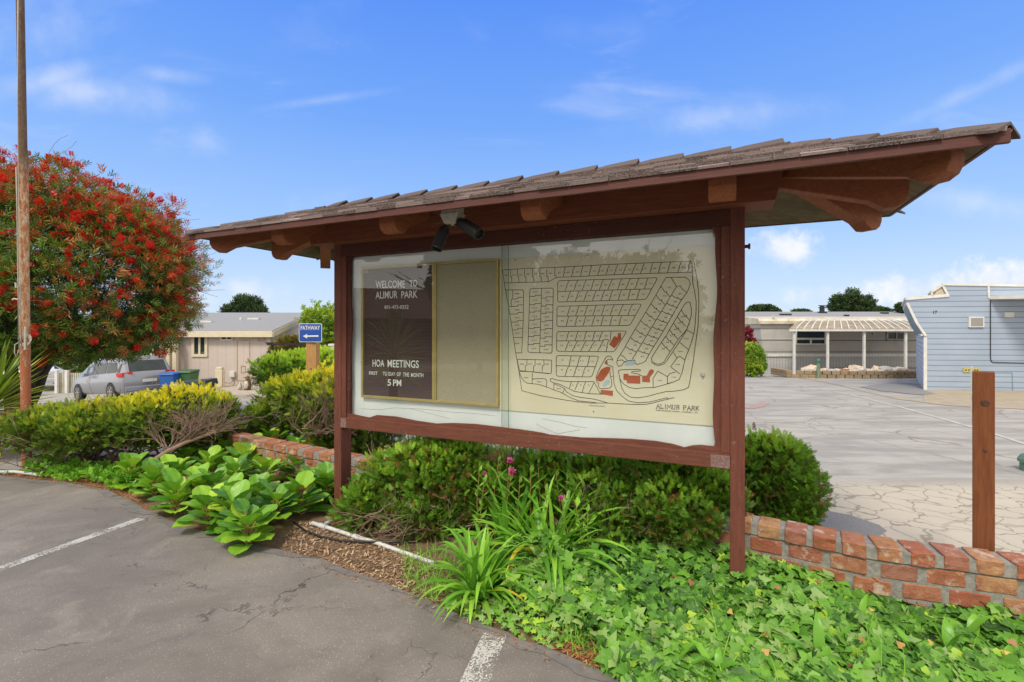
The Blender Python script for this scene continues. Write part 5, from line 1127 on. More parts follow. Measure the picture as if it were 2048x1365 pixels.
# ------------------------------------------------------------------ campion, pink flowers, dried stems
M['petal'] = leafmat('magenta_petals', [(0, (.55, .06, .25)), (1, (.72, .18, .42))], .5, .3)
M['pinktwig'] = simple('dried_pink_stems', (.55, .27, .19), (.42, .30, .18), 9, .8)
cp = empty('pink_flowering_plant', G(1075, 1085), 'upright leafy plant with magenta flower heads beneath the board', 'plant'); rr = random.Random(4)
mb = MB(); LP = []; LD = []
for (px, py, dp) in ((1023, 945, 3.9), (1020, 923, 3.95), (970, 947, 3.9), (1122, 998, 3.65), (1062, 925, 3.9), (1040, 950, 3.9), (1000, 900, 4.0), (1090, 965, 3.8), (1110, 935, 3.9), (1160, 975, 3.7), (1175, 1010, 3.55), (1150, 1000, 3.6), (1135, 940, 3.85), (1075, 905, 3.95), (960, 925, 4.0)):
    tp = at(px, py, dp); b0 = Vector((tp.x + rr.uniform(-.06, .06), dp - .02, .02)); md = (tp + b0) / 2 + Vector((rr.uniform(-.04, .04), 0, 0)); mb.tube([b0, md, tp], [.004, .0035, .0025], 5)
    for k in range(13): t = .2 + .8 * k / 13; q = b0.lerp(md, t * 2) if t < .5 else md.lerp(tp, t * 2 - 1); LP.append(q); LD.append((math.cos(2.4 * k), math.sin(2.4 * k), .6))
mb.build('stem', M['stalk'], cp); TL1 = template([lance(0, 0, 0, 0, 1, .1, 1, .38)]); foliage('leaf', TL1, np.array([tuple(q) for q in LP]), np.array(LD), .10, RNG.uniform(.3, .9, len(LP)), M['strap'], cp, roll=False)
for (px, py, dp, r) in ((1023, 945, 3.88, .034), (1020, 923, 3.93, .030), (970, 947, 3.88, .016), (1122, 998, 3.63, .022)):
    c = at(px, py, dp); n = 34; d = unit(RNG.normal(size=(n, 3)) + np.array([0, -.3, .6])); V, Fq = scatter(*template([lance(0, 0, 0, 0, 1, 0, 1, .5)]), np.tile(np.array(c), (n, 1)), frames(d, None, RNG.random(n) * 6), np.full(n, r * 1.35)); npmesh('flower', V, Fq, RNG.random(len(Fq)), M['petal'], cp)
dp_ = empty('dried_flower_stems', G(790, 1010), 'dried pinkish flower stems rising behind the left juniper under the board', 'plant'); mb = MB()
for k in range(26):
    b0 = at(rr.uniform(760, 830), 935, 4.5); branch(mb, b0, Vector((rr.uniform(-1, 1), rr.uniform(-.3, .3), rr.uniform(.3, 1))), rr.uniform(.12, .22), .0035, 1, .25, 3, 0, .0015, rr)
for k in range(34):
    b0 = at(rr.uniform(975, 1010), 922, 4.2); branch(mb, b0, Vector((rr.uniform(-1, 1), rr.uniform(-.3, .3), rr.uniform(.2, 1))), rr.uniform(.05, .10), .003, 1, .3, 3, 0, .0014, rr)
mb.build('stem', M['pinktwig'], dp_); n = 60; P3 = np.array([tuple(at(rr.uniform(755, 880), rr.uniform(885, 930), 4.42)) for _ in range(n)]); foliage('seed_head', TBR, P3, RNG.normal(0, 1, (n, 3)) + np.array([0, 0, 1]), .035, np.full(n, .96), simple('pale_pink_seed_heads', (.55, .33, .26), (.42, .40, .18), 20, .8, attr=.4), dp_)

# ------------------------------------------------------------------ pipes and hose
def gp(px, py, h=.03): q = G(px, py, h); q.z = gz(q.x, q.y) + h; return q
mb = MB(); pp = [gp(625, 1048, .04), gp(650, 1054, .04), gp(692, 1068, .04), gp(720, 1077, .035), gp(760, 1090, .03), gp(800, 1103, .025), gp(870, 1130, .02)]; mb.tube(pp, .0175, 12)
mb.tube([gp(650, 1050, .04), gp(664, 1043, .045)], .0175, 12); mb.tube([pp[0].lerp(pp[1], .55), pp[0].lerp(pp[1], 1.1)], .0225, 12); mb.tube([pp[2].lerp(pp[3], .6), pp[2].lerp(pp[3], 1.0)], .022, 12)
tag(mb.build('water_pipe', M['pvc'], smooth=True, angle=50, origin=tuple(pp[0])), 'white plastic pipe lying on the soil at the foot of the left post', 'pipe')
mb = MB(); mb.tube([gp(588, 1046, .03), gp(610, 1062, .03), gp(640, 1074, .03), gp(680, 1082, .03), gp(730, 1085, .04), gp(790, 1086, .045), gp(830, 1080, .05)], .010, 8)
tag(mb.build('irrigation_hose', M['black'], smooth=True, origin=tuple(gp(680, 1082))), 'black irrigation hose curving across the wood chips', 'hose')
mb = MB(); mb.tube([gp(-60, 945, .04), gp(30, 944, .04), gp(85, 951, .04)], .02, 12); mb.tube([gp(8, 946, .04), gp(14, 945, .04)], .027, 12)
tag(mb.build('water_pipe', M['pvcgreen'], smooth=True, angle=50, origin=tuple(gp(30, 944))), 'pale green plastic pipe on the ground by the flagpole', 'pipe')

# ------------------------------------------------------------------ flagpole
fpb = G(54, 936); fp = empty('flagpole', fpb, 'tall leaning rusty flagpole with rope, standing left of the golden hedge', 'flagpole')
dpf = fpb.y
mb = MB(); pj = []
for k in range(25):
    t = k / 24; q = at(54 + (46 - 54) * t ** .8 - (4 if t > .6 else 0) * 0, 936 + (300 - 936) * t, dpf); pj.append(q)
mb.tube([q for q in pj], .051, 14); pk = [at(46 - 8 * k / 12, 300 - 420 * k / 12, dpf) for k in range(13)]; mb.tube(pk, [.042] * 12 + [.038], 14)
mb.build('pole', M['rust'], fp, smooth=True, angle=50)
mb = MB()
mb.tube([at(38, 700, dpf - .09), at(36, 560, dpf - .09), at(34, 420, dpf - .08), at(32, 335, dpf - .07)], .006, 6); mb.tube([at(43, 690, dpf - .10), at(40, 560, dpf - .10), at(37, 420, dpf - .09), at(35, 200, dpf - .08), at(36, 0, dpf - .07)], .005, 6)
for k in range(7): mb.tube([at(50 + 13 * math.cos(a_) * (1 - .04 * k), 678 + k * .8 + 10 * math.sin(a_ * 1.0), dpf - .075 - .01 * math.sin(a_ * 2)) for a_ in np.linspace(0, 6.28, 14)], .006, 6)
mb.tube([at(42, 682, dpf - .08), at(30, 690, dpf - .1), at(29, 706, dpf - .1), at(33, 716, dpf - .1), at(36, 705, dpf - .09), at(42, 688, dpf - .08)], .006, 6)
mb.build('rope', M['rope'], fp, smooth=True)
for q in ([at(50, 655, dpf - .06), at(50, 655, dpf - .10), at(50, 700, dpf - .10)], [at(38, 600, dpf - .06), at(28, 598, dpf - .08), at(25, 600, dpf - .08)], [at(38, 574, dpf - .06), at(32, 576, dpf - .08), at(31, 566, dpf - .08)]): mb = MB(); mb.tube(q, .011, 6); mb.build('cleat', M['ltwhite'], fp)

# ------------------------------------------------------------------ pathway sign
ps = empty('pathway_sign', G(626, 860), 'small blue pathway sign with white left arrow on a wooden post', 'sign'); dps = 7.2
c = at(626, 666, dps); wS, hS = .178, .138; fs_ = lambda a, b, d_: Vector((c.x + a * .995, c.y - .09 + d_ - a * .09, c.z + b))
mb = MB(); q = at(626, 684, dps); mb.box((q.x - .075, dps - .07, 0), (q.x + .075, dps + .07, c.z + .10)); mb.build('post', M['fir'], ps, bevel=.004)
def rounded(w_, h_, r): return [(sx * (w_ - r) + r * math.cos(a_), sy * (h_ - r) + r * math.sin(a_)) for sx, sy, a0 in ((1, 1, 0), (-1, 1, 90), (-1, -1, 180), (1, -1, 270)) for a_ in [R_(a0 + k * 22.5) for k in range(5)]]
mb = MB(); mb.prism(rounded(wS, hS, .02), fs_, -.004, 0); pn = mb.build('sign_panel', M['white'], ps)
mb = MB(); mb.prism(rounded(wS - .008, hS - .008, .016), fs_, -.0055, -.0045); mb.build('blue_field', M['signblue'], pn)
mb = MB(); z = -.0065
mb.add([fs_(*p, z) for p in [(-.115, -.05), (-.045, -.015), (-.055, -.04), (.125, -.035), (.125, -.058), (-.055, -.06), (-.045, -.085)]], [[0, 1, 2, 3, 4, 5, 6]])
v, f = text_mesh('PATHWAY', 0, 1, 0, 1, 0, None, None, None)
mb.add([fs_(-.15 + .30 * (q - R0).dot(EX), .043 + .062 * q.z, z) for q in v], f); mb.build('lettering', M['white'], pn)
mb = MB()
for sx, sy in ((0, .125), (0, -.125)): mb.lathe(fs_(sx, sy, -.004), [(.0001, 0), (.007, 0), (.005, .005), (.0001, .005)], 8, axis=(0, -1, 0))
mb.build('bolt', M['black'], pn)

# ------------------------------------------------------------------ post behind the wall at the right
wpz = empty('timber_post', (at(1967, 900, 3.13).x, 3.19, 0), 'rough reddish timber post with a big knot behind the brick wall', 'post'); xc = at(1967, 900, 3.13).x
pcx = Vector((xc, 3.13, 0)); pr = Vector((.713, -.701, 0)); pf = Vector((-.701, -.713, 0)); fpo = lambda a, b, z: pcx + pr * a + pf * b + EZ * z
mb = MB(); mb.box((-.053, -.107, -.05), (.053, 0, 1.8 - 85 / 958 * 3.12), fr=fpo); mb.build('post', M['cedar'], wpz, bevel=.004)
kn_m = simple('dark_knot', (.05, .02, .012), (.11, .04, .02), 60, .7)
for z_, r_ in ((1.32, .024), (1.01, .013)): mb = MB(); mb.lathe(fpo(.008, .0002, z_), [(.0001, 0), (r_, 0), (r_ * .8, .0015), (.0001, .0015)], 14, axis=pf); mb.build('knot', kn_m, wpz)
mb = MB(); mb.box((-.0605, -.26, 1.19), (-.0535, .004, 1.545), fr=fpo); mb.build('sign_panel', M['ltwhite'], wpz)
# green pedestal at the right edge
gpd = at(2066, 920, 6.1); mb = MB(); mb.lathe((gpd.x, gpd.y, 0), [(.0001, 0), (.12, 0), (.12, .10), (.14, .11), (.14, .15), (.11, .20), (.05, .23), (.0001, .23)], 12); tag(mb.build('utility_pedestal', simple('green_enamel', (.10, .20, .13), (.08, .16, .1), 6, .5), origin=(gpd.x, gpd.y, 0)), 'green utility pedestal at the right edge beyond the timber post', 'utility box')
# ------------------------------------------------------------------ background materials
def siding(name, c1, c2, pitch, dirn='z', depth=.5, streak=None, groove_shade=.35):
    m, T = new_mat(name); sp = T.new('ShaderNodeSeparateXYZ'); T.l.new(T.co, sp.inputs[0]); ax = sp.outputs[{'x': 0, 'y': 1, 'z': 2}[dirn]]
    f = T.m('FRACT', T.m('DIVIDE', T.m('ADD', ax, 50.0), pitch)); n = T.noise(T.map(T.co, sc=(.5, .5, 2)), 1.6, 5, .6)
    c = T.mix(T.sm(n, .35, .7), c1, c2)
    if streak: c = T.mix(T.m('MULTIPLY', T.sm(T.noise(T.map(T.co, sc=(1, 1, .25)), 1.1, 5, .6), .5, .75), .6), c, streak)
    c = T.mix(T.sm(f, .20, .02) if dirn == 'z' else T.sm(T.m('ABSOLUTE', T.m('SUBTRACT', f, .5)), .06, .02), c, tuple(q * groove_shade for q in c1))  # shade at each lap painted as a fading dark band; upright joints drawn dark
    T.put(T.p.inputs['Base Color'], c); T.p.inputs['Roughness'].default_value = .6; bump(T, f, depth, .02); return m
M['tan'] = siding('tan_panel_siding', (.56, .475, .42), (.53, .45, .40), .41, 'x', .02, None, .84)
M['cream'] = simple('cream_trim_paint', (.66, .58, .42), (.60, .52, .38), 3, .6)
M['whitep'] = simple('white_trim_paint', (.68, .67, .63), (.58, .57, .54), 4, .6)
M['blues'] = siding('pale_blue_lap_siding', (.36, .43, .54), (.32, .39, .50), .16, 'z', .6, (.30, .38, .46))
M['blues_lit'] = siding('lit_pale_blue_lap_siding', (.50, .55, .66), (.44, .50, .61), .16, 'z', .6)  # lighter copy of the blue siding: light on the left end wall painted in
M['teal'] = simple('dull_teal_paint', (.20, .30, .34), (.16, .25, .29), 3, .6)
M['greys'] = siding('grey_panel_siding', (.44, .425, .39), (.38, .365, .335), .6, 'z', .05, (.31, .29, .25))
M['skirt'] = siding('ribbed_grey_skirting', (.44, .43, .42), (.36, .355, .35), .155, 'x', .5)
M['roofgrey'] = simple('grey_roof_shingles', (.27, .275, .285), (.215, .22, .23), 14, .9, .3, sc=(1, 3, 3))
M['rollroof'] = simple('cream_metal_roof_edge', (.60, .55, .43), (.42, .36, .25), 2.2, .6, stain=((.30, .24, .15), 3, .55))
M['awn'] = simple('mossy_corrugated_awning', (.36, .29, .19), (.20, .16, .10), 2.6, .8, .2, stain=((.46, .40, .32), 4, .55))
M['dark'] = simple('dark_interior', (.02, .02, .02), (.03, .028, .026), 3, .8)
M['ventm'] = simple('grey_vent_grille', (.30, .28, .27), (.25, .24, .23), 30, .6)
M['block'] = simple('tan_retaining_blocks', (.34, .25, .15), (.22, .165, .10), 7, .95, .8, attr=.4)
M['rock'] = simple('mixed_garden_rocks', (.58, .50, .42), (.36, .19, .11), 5, .9, .5, attr=.6, stain=((.25, .25, .24), 4, .58))
M['leafgreen'] = leafmat('tree_leaves', [(0, (.03, .05, .014)), (.5, (.075, .14, .028)), (1, (.17, .27, .05))], .5, .25)
M['cypress'] = leafmat('cypress_leaves', [(0, (.012, .025, .010)), (.5, (.032, .062, .018)), (1, (.075, .125, .03))], .6, .15)
M['lime'] = leafmat('lime_green_leaves', [(0, (.09, .16, .03)), (.5, (.22, .38, .04)), (1, (.50, .56, .06))], .5, .3)
M['bronze'] = leafmat('bronze_green_leaves', [(0, (.045, .05, .012)), (.5, (.16, .14, .025)), (1, (.30, .24, .04))], .6, .2)
M['crimson'] = leafmat('dark_red_leaves', [(0, (.08, .01, .015)), (.5, (.22, .02, .035)), (1, (.40, .05, .07))], .5, .25)
def pbox(name, mat, parent, x0, x1, y0, y1, z0, z1, bevel=0, fr=None):
    mb = MB(); mb.box((min(x0, x1), min(y0, y1), min(z0, z1)), (max(x0, x1), max(y0, y1), max(z0, z1)), fr=fr); return mb.build(name, mat, parent, bevel=bevel)
def PX(px, dep): return (px - CX) / F * dep
def PZ(py, dep): return CAMZ + (HY - py) / F * dep
def window(parent, px0, px1, py0, py1, dep, panes, frame='whitep', t=.09, depth=.06):
    """window on a wall that faces the camera: frame with its panes set back in it"""
    x0, x1, z1, z0 = PX(px0, dep), PX(px1, dep), PZ(py0, dep), PZ(py1, dep); y0 = dep - depth
    mb = MB(); mb.box((x0, y0, z0), (x0 + t, dep, z1)); mb.box((x1 - t, y0, z0), (x1, dep, z1)); mb.box((x0 + t, y0, z1 - t), (x1 - t, dep, z1)); mb.box((x0 + t, y0, z0), (x1 - t, dep, z0 + t))
    for k in range(1, panes): xm = x0 + (x1 - x0) * k / panes; mb.box((xm - t * .35, y0 + .004, z0 + t), (xm + t * .35, dep, z1 - t))
    w_ = mb.build('window', M[frame], parent)
    mb = MB(); mb.box((x0 + t, dep - .02, z0 + t), (x1 - t, dep - .003, z1 - t)); mb.build('pane', M['winglass'], w_); return w_

# ------------------------------------------------------------------ tan house
YT = 22.5; th_ = empty('tan_house', (PX(460, YT), YT, gz(-13, YT)), 'low tan manufactured house with cream trim and grey shingle roof behind the driveway', 'house')
xl, xr, zb, ze = -17.0, -11.36, -.80, 1.68
mb = MB(); zrg = 2.60
mb.add([(xl, YT, zb), (xr, YT, zb), (xr, YT + 8, zb), (xl, YT + 8, zb), (xl, YT, ze), (xr, YT, ze), (xr, YT + 8, ze), (xl, YT + 8, ze), (xl, YT + 4, zrg), (xr, YT + 4, zrg)], [[0, 1, 5, 4], [1, 2, 6, 9, 5], [2, 3, 7, 6], [3, 0, 4, 8, 7], [3, 2, 1, 0]])
mb.build('wall', M['tan'], th_)
mb = MB(); ov = .28; sl = (zrg - ze) / 4
def rs_slab(mb, y0, z0, y1, z1, x0, x1, t=.09): mb.add([(x0, y0, z0), (x1, y0, z0), (x1, y1, z1), (x0, y1, z1), (x0, y0, z0 + t), (x1, y0, z0 + t), (x1, y1, z1 + t), (x0, y1, z1 + t)], [[3, 2, 1, 0], [4, 5, 6, 7], [0, 1, 5, 4], [1, 2, 6, 5], [2, 3, 7, 6], [3, 0, 4, 7]])
rs_slab(mb, YT - ov, ze - sl * ov + .06, YT + 4, zrg + .06, xl - .2, xr + .25); rs_slab(mb, YT + 4, zrg + .06, YT + 8 + ov, ze - sl * ov + .06, xl - .2, xr + .25); rf = mb.build('roof', M['roofgrey'], th_)
mb = MB(); mb.box((xl - .2, YT - ov - .03, ze - .22), (xr + .25, YT - ov - .003, ze + .07)); mb.box((xl - .2, YT - .03, ze - .2), (xr, YT - .004, ze - .05))
for y0, y1, z0, z1 in ((YT - ov, YT + 4, ze - sl * ov - .16, zrg - .14), (YT + 4, YT + 8 + ov, zrg - .14, ze - sl * ov - .16)): rs_slab(mb, y0, z0, y1, z1, xr + .252, xr + .29, .26)
mb.box((xr - .09, YT - .035, zb), (xr + .03, YT - .003, ze - .2)); mb.build('fascia', M['cream'], th_)
window(th_, 384, 416, 669, 714, YT, 2, 'cream', .13); window(th_, 441, 467, 669, 682, YT, 2, 'whitep', .08)
mb = MB(); X_ = lambda p: PX(p, YT); Z_ = lambda p: PZ(p, YT)
for a_, b_, c_, d_ in ((474, 500, 681, 762), (516, 529, 669, 683), (482, 491, 732, 746)):
    x0, x1, z1, z0 = X_(a_), X_(b_), Z_(c_), Z_(d_); t = .022
    mb.box((x0, YT - .02, z0), (x0 + t, YT - .002, z1)); mb.box((x1 - t, YT - .02, z0), (x1, YT - .002, z1)); mb.box((x0 + t, YT - .02, z1 - t), (x1 - t, YT - .002, z1)); mb.box((x0 + t, YT - .02, z0), (x1 - t, YT - .002, z0 + t))
mb.build('hatch', simple('darker_tan_trim', (.42, .33, .22), None, 4, .7), th_)  # thin hatch and door outlines in a darker tan
mb = MB()
for px, yy_ in ((400, 23.9), (495, 24.6)): x0 = PX(px, yy_); z0 = ze + sl * (yy_ - YT) + .16; mb.box((x0, yy_, z0), (x0 + .55, yy_ + .3, z0 + .09)); mb.lathe((x0 - .35, yy_, z0 - .05), [(.05, 0), (.05, .16), (.001, .17)], 8)
mb.build('roof_vent', M['whitep'], rf)
mb = MB()
for px in (300, 318, 332, 345): mb.box((PX(px, YT - .5), YT - .52, gz(-16, 22) - .05), (PX(px, YT - .5) + .17, YT - .35, 1.4))
mb.box((PX(296, YT - .5), YT - .56, 1.2), (PX(350, YT - .5), YT - .3, 1.55)); mb.build('porch_column', M['cream'], th_)
pbox('patio', M['concrete'], None, -13.7, -10.0, 19.3, YT - .01, -1.5, -.79); o = bpy.data.objects['patio']; tag(o, kind='structure')
pbox('kerb', M['concrete'], None, -13.9, -9.8, 19.05, 19.29, -1.6, -.80); tag(bpy.data.objects['kerb'], kind='structure')
# things standing by that house
YP = 21.6
def small(name, build, mat, label, cat, org, **k): mb = MB(); build(mb); return tag(mb.build(name, mat, origin=org, **k), label, cat)
xq = PX(440, YP); small('utility_pedestal', lambda m: (m.box((xq - .16, YP - .12, -.79), (xq + .16, YP + .12, .0)), m.box((xq - .13, YP - .1, .0), (xq + .13, YP + .1, .12)), m.box((xq + .165, YP - .05, -.79), (xq + .21, YP, -.05))), M['cream'], 'cream utility pedestal standing in front of the tan house', 'utility box', (xq, YP, -.79), bevel=.02)
xq = PX(464, 22.4); mt = empty('electric_meter', (xq, 22.4, -.4), 'small white meter box with grey conduit on the tan wall', 'meter'); pbox('meter_box', M['whitep'], mt, xq - .12, xq + .12, 22.36, 22.49, -.42, -.15, .02)
mb = MB(); mb.tube([(xq, 22.42, -.42), (xq + .02, 22.42, -.62), (xq - .08, 22.40, -.70), (xq - .3, 22.3, -.66), (xq - .42, 22.1, -.55)], .022, 6); mb.build('conduit', M['ventm'], mt)
xq = PX(422, YP); small('gas_cylinder', lambda m: m.lathe((xq, YP, -.79), [(.001, 0), (.12, 0), (.15, .05), (.15, .26), (.10, .34), (.05, .36), (.05, .44), (.001, .44)], 12), simple('grey_enamel', (.36, .37, .38), None, 9, .4), 'squat grey gas cylinder left of the cream utility pedestal', 'gas cylinder', (xq, YP, -.79), smooth=True, angle=40)
def bird(name, px, h, mats, label):
    x = PX(px, 20.6); o = empty(name, (x, 20.6, -.79), label, 'garden ornament'); k = h / .5
    mb = MB(); mb.lathe((x, 20.6, -.79), [(.001, 0), (.10 * k, .0), (.135 * k, .12 * k), (.12 * k, .26 * k), (.06 * k, .36 * k), (.07 * k, .42 * k), (.05 * k, .48 * k), (.001, .5 * k)], 12); mb.build('body', mats[0], o, smooth=True)
    mb = MB(); mb.ell((x, 20.6 - .09 * k, -.79 + .18 * k), .085 * k, .06 * k, .15 * k); mb.build('belly', mats[1], o, smooth=True)
    mb = MB(); mb.lathe((x - .05 * k, 20.56, -.79 + .43 * k), [(.02 * k, 0), (.001, .09 * k)], 6, axis=(-1, -.3, 0)); mb.build('beak', mats[2], o); return o
mbr, mwh, mbk = simple('brown_glaze', (.16, .08, .035), (.10, .05, .025), 8, .4), simple('pale_glaze', (.55, .52, .47), None, 8, .5), M['black']
bird('penguin_statue', 495, .62, (mbr, mwh, mbk), 'brown penguin-shaped garden statue, the taller one in front of the tan house'); bird('penguin_statue', 480, .36, (mwh, mwh, mbk), 'small pale bird statue beside the brown penguin statue')
mb = MB(); x0 = PX(500, 20.9)
for k in range(9): a_ = k * .7; mb.tube([(x0 + .1 * k, 20.9, -.79), (x0 + .1 * k + .04 * math.sin(a_), 20.9, -.5), (x0 + .1 * k + .08 * math.cos(a_), 20.9, -.28)], .008, 4)
for k in range(3): mb.tube([(x0 + .25 * k + .12 * math.cos(a_), 20.88, -.5 + .12 * math.sin(a_)) for a_ in np.linspace(0, 6.28, 12)], .008, 4)
mb.tube([(x0, 20.9, -.3), (x0 + .8, 20.9, -.3)], .01, 4); tag(mb.build('garden_trellis', M['black'], origin=(x0, 20.9, -.79)), 'black curled wire garden rack beside the brown penguin statue', 'garden rack')
# bins
def bin_(px, dep, hgt, mat, label, lean=0, lid=None):
    x = PX(px, dep); z0 = gz(x, dep); o = empty('wheelie_bin', (x, dep, z0), label, 'bin'); k = .30
    mb = MB(); mb.hexa([(x - .22, dep - .22, z0 + .05), (x + .22, dep - .22, z0 + .05), (x + .22, dep + .22, z0 + .05), (x - .22, dep + .22, z0 + .05), (x - k, dep - k, z0 + hgt), (x + k, dep - k, z0 + hgt), (x + k, dep + k, z0 + hgt), (x - k, dep + k, z0 + hgt)]); mb.build('body', mat, o, bevel=.03)
    mb = MB(); mb.hexa([(x - k - .03, dep - k - .05, z0 + hgt + .005), (x + k + .03, dep - k - .05, z0 + hgt + .005), (x + k + .03, dep + k, z0 + hgt + .005), (x - k - .03, dep + k, z0 + hgt + .005), (x - k, dep - k, z0 + hgt + .07), (x + k, dep - k, z0 + hgt + .07), (x + k, dep + k, z0 + hgt + .11), (x - k, dep + k, z0 + hgt + .11)]); mb.build('lid', lid or mat, o, bevel=.02)
    for s_ in (-1, 1): mb = MB(); mb.lathe((x + s_ * .24, dep + .2, z0 + .12), [(.001, -.03), (.12, -.03), (.12, .03), (.001, .03)], 12, axis=(1, 0, 0)); mb.build('wheel', M['black'], o)
mblue = simple('blue_bin_plastic', (.02, .11, .38), (.015, .09, .32), 5, .4); mdg = simple('dark_green_bin_plastic', (.025, .045, .04), None, 5, .45); mgr = simple('green_bin_plastic', (.05, .13, .05), None, 5, .5)
bin_(342, 19.9, .92, mblue, 'blue wheelie bin right of the silver minivan'); bin_(376, 20.3, 1.0, mgr, 'green wheelie bin right of the blue bin')
xq = PX(386, 18.0); o = empty('low_container', (xq, 18.0, gz(xq, 18)), 'low dark grey lidded container in front of the green bin', 'container'); pbox('body', mdg, o, xq - .5, xq + .62, 17.7, 18.4, gz(xq, 18), -.28, .02); mb = MB(); mb.hexa([(xq - .55, 17.6, -.27), (xq + .68, 17.6, -.27), (xq + .68, 18.45, -.27), (xq - .55, 18.45, -.27), (xq - .5, 17.62, -.16), (xq + .66, 17.62, -.08), (xq + .66, 18.4, -.05), (xq - .5, 18.4, -.13)]); mb.build('lid', mdg, o)
xq = PX(351, 17.2); small('garden_globe', lambda m: m.lathe((xq, 17.2, gz(xq, 17.2)), [(.001, 0), (.2, 0), (.2, .1), (.07, .14), (.07, .3), (.20, .34), (.22, .44), (.17, .54), (.001, .58)], 16), M['whitep'], 'white rounded object beside the blue bin above the golden hedge', 'garden ornament', (xq, 17.2, -.3), smooth=True)
# black slatted fence, shrub and tree right of the house
YF = 20.5; o = empty('slat_fence', (PX(600, YF), YF, gz(-9, YF)), 'black horizontal slat fence right of the tan house', 'fence')
for k in range(5): pbox('slat', M['black'], o, PX(534, YF), PX(700, YF), YF - .03, YF, 1.14 - .34 * k, 1.22 - .34 * k)
for px in (541, 588, 655, 700): pbox('post', M['black'], o, PX(px, YF), PX(px, YF) + .08, YF + .004, YF + .09, -1.3, 1.2)
pbox('post_cap', M['black'], o, PX(531, YF), PX(545, YF), YF - .05, YF + .12, 1.222, 1.26)
def tree(name, px, dep, blobs_px, N, size, mat, label, cat='tree', trunk=True, lump=.25, tmpl=TBR, lo=.55, rr_=.5, base_z=None):
    x = PX(px, dep); z0 = gz(x, dep) if base_z is None else base_z; o = empty(name, (x, dep, z0), label, cat)
    bl0 = bl = [(tuple(at(a_, b_, dep + e_)), (c_ * dep / F * .88, max(.3, c_ * dep / F * .7), d_ * dep / F * .86)) for a_, b_, c_, d_, e_ in blobs_px]
    if lump > .1: bl = subblobs(bl, 9, min(bl[0][1][2], bl[0][1][0]) * .42)
    P, Nn = blobs_surface(bl, N, lo, 1.08 if lump < .1 else 1.45, lump, seed=px, zmin=z0 + .05); foliage('crown', tmpl, P, unit(Nn * .6 + np.array([0, 0, .35]) + RNG.normal(0, .5, P.shape)), size, np.clip(.5 + .25 * snoise(P, 2.5, 1) + RNG.normal(0, .15, len(P)) + .15 * Nn[:, 2], 0, 1), M[mat], o)
    mb = MB(); r_ = random.Random(int(px)); tp = Vector(bl[0][0]); tall = tp.z - z0
    for k in range(3 if trunk else 2): branch(mb, (x, dep, z0 - .05), Vector((r_.uniform(-.25, .25), 0, 1)), tall * .34, .05 + tall * .012, 2, .14, 2, 0, .01, r_)
    for c_, q_ in bl0:
        m_ = (Vector((x, dep, z0)) + Vector(c_)) / 2; mb.tube([(x, dep, z0 + tall * .3), m_ + Vector((0, 0, tall * .12)), c_], [.03 + tall * .006, .02 + tall * .004, .012], 5)
    mb.build('trunk', M['bark'], o); return o
tree('rounded_shrub', 580, 22.0, [(578, 715, 36, 44, 0), (610, 715, 34, 46, 0), (560, 735, 26, 34, 0)], 5200, .22, 'bronze', 'bronze-green rounded shrub behind the black slat fence', 'shrub', tmpl=TJ, lump=.05, lo=.8)
tree('leafy_tree', 645, 24, [(640, 650, 30, 36, 0), (668, 655, 30, 34, 0), (630, 690, 22, 28, 0), (668, 700, 24, 34, 0), (690, 660, 24, 30, 0)], 3200, .24, 'lime', 'bright green leafy tree behind the blue pathway sign')
tree('conifer', 488, 48, [(485, 622, 17, 16, 0), (470, 622, 14, 9, 0), (507, 620, 15, 13, 0), (495, 610, 6, 12, 0), (518, 628, 10, 6, 0), (458, 627, 9, 7, 0), (508, 606, 4, 9, 0), (482, 608, 4, 10, 0)], 1700, .55, 'cypress', 'dark evergreen treetop rising behind the tan house roof', tmpl=TP)
o = empty('gate_post', (PX(664, 18), 18, gz(-6, 18)), 'white gate post beside the left post of the notice board', 'post'); pbox('post', M['whitep'], o, PX(661, 18), PX(672, 18), 17.9, 18.1, gz(-6, 18), PZ(692, 18)); pbox('post_cap', M['whitep'], o, PX(659, 18), PX(674, 18), 17.86, 18.14, PZ(692, 18) + .002, PZ(688, 18))

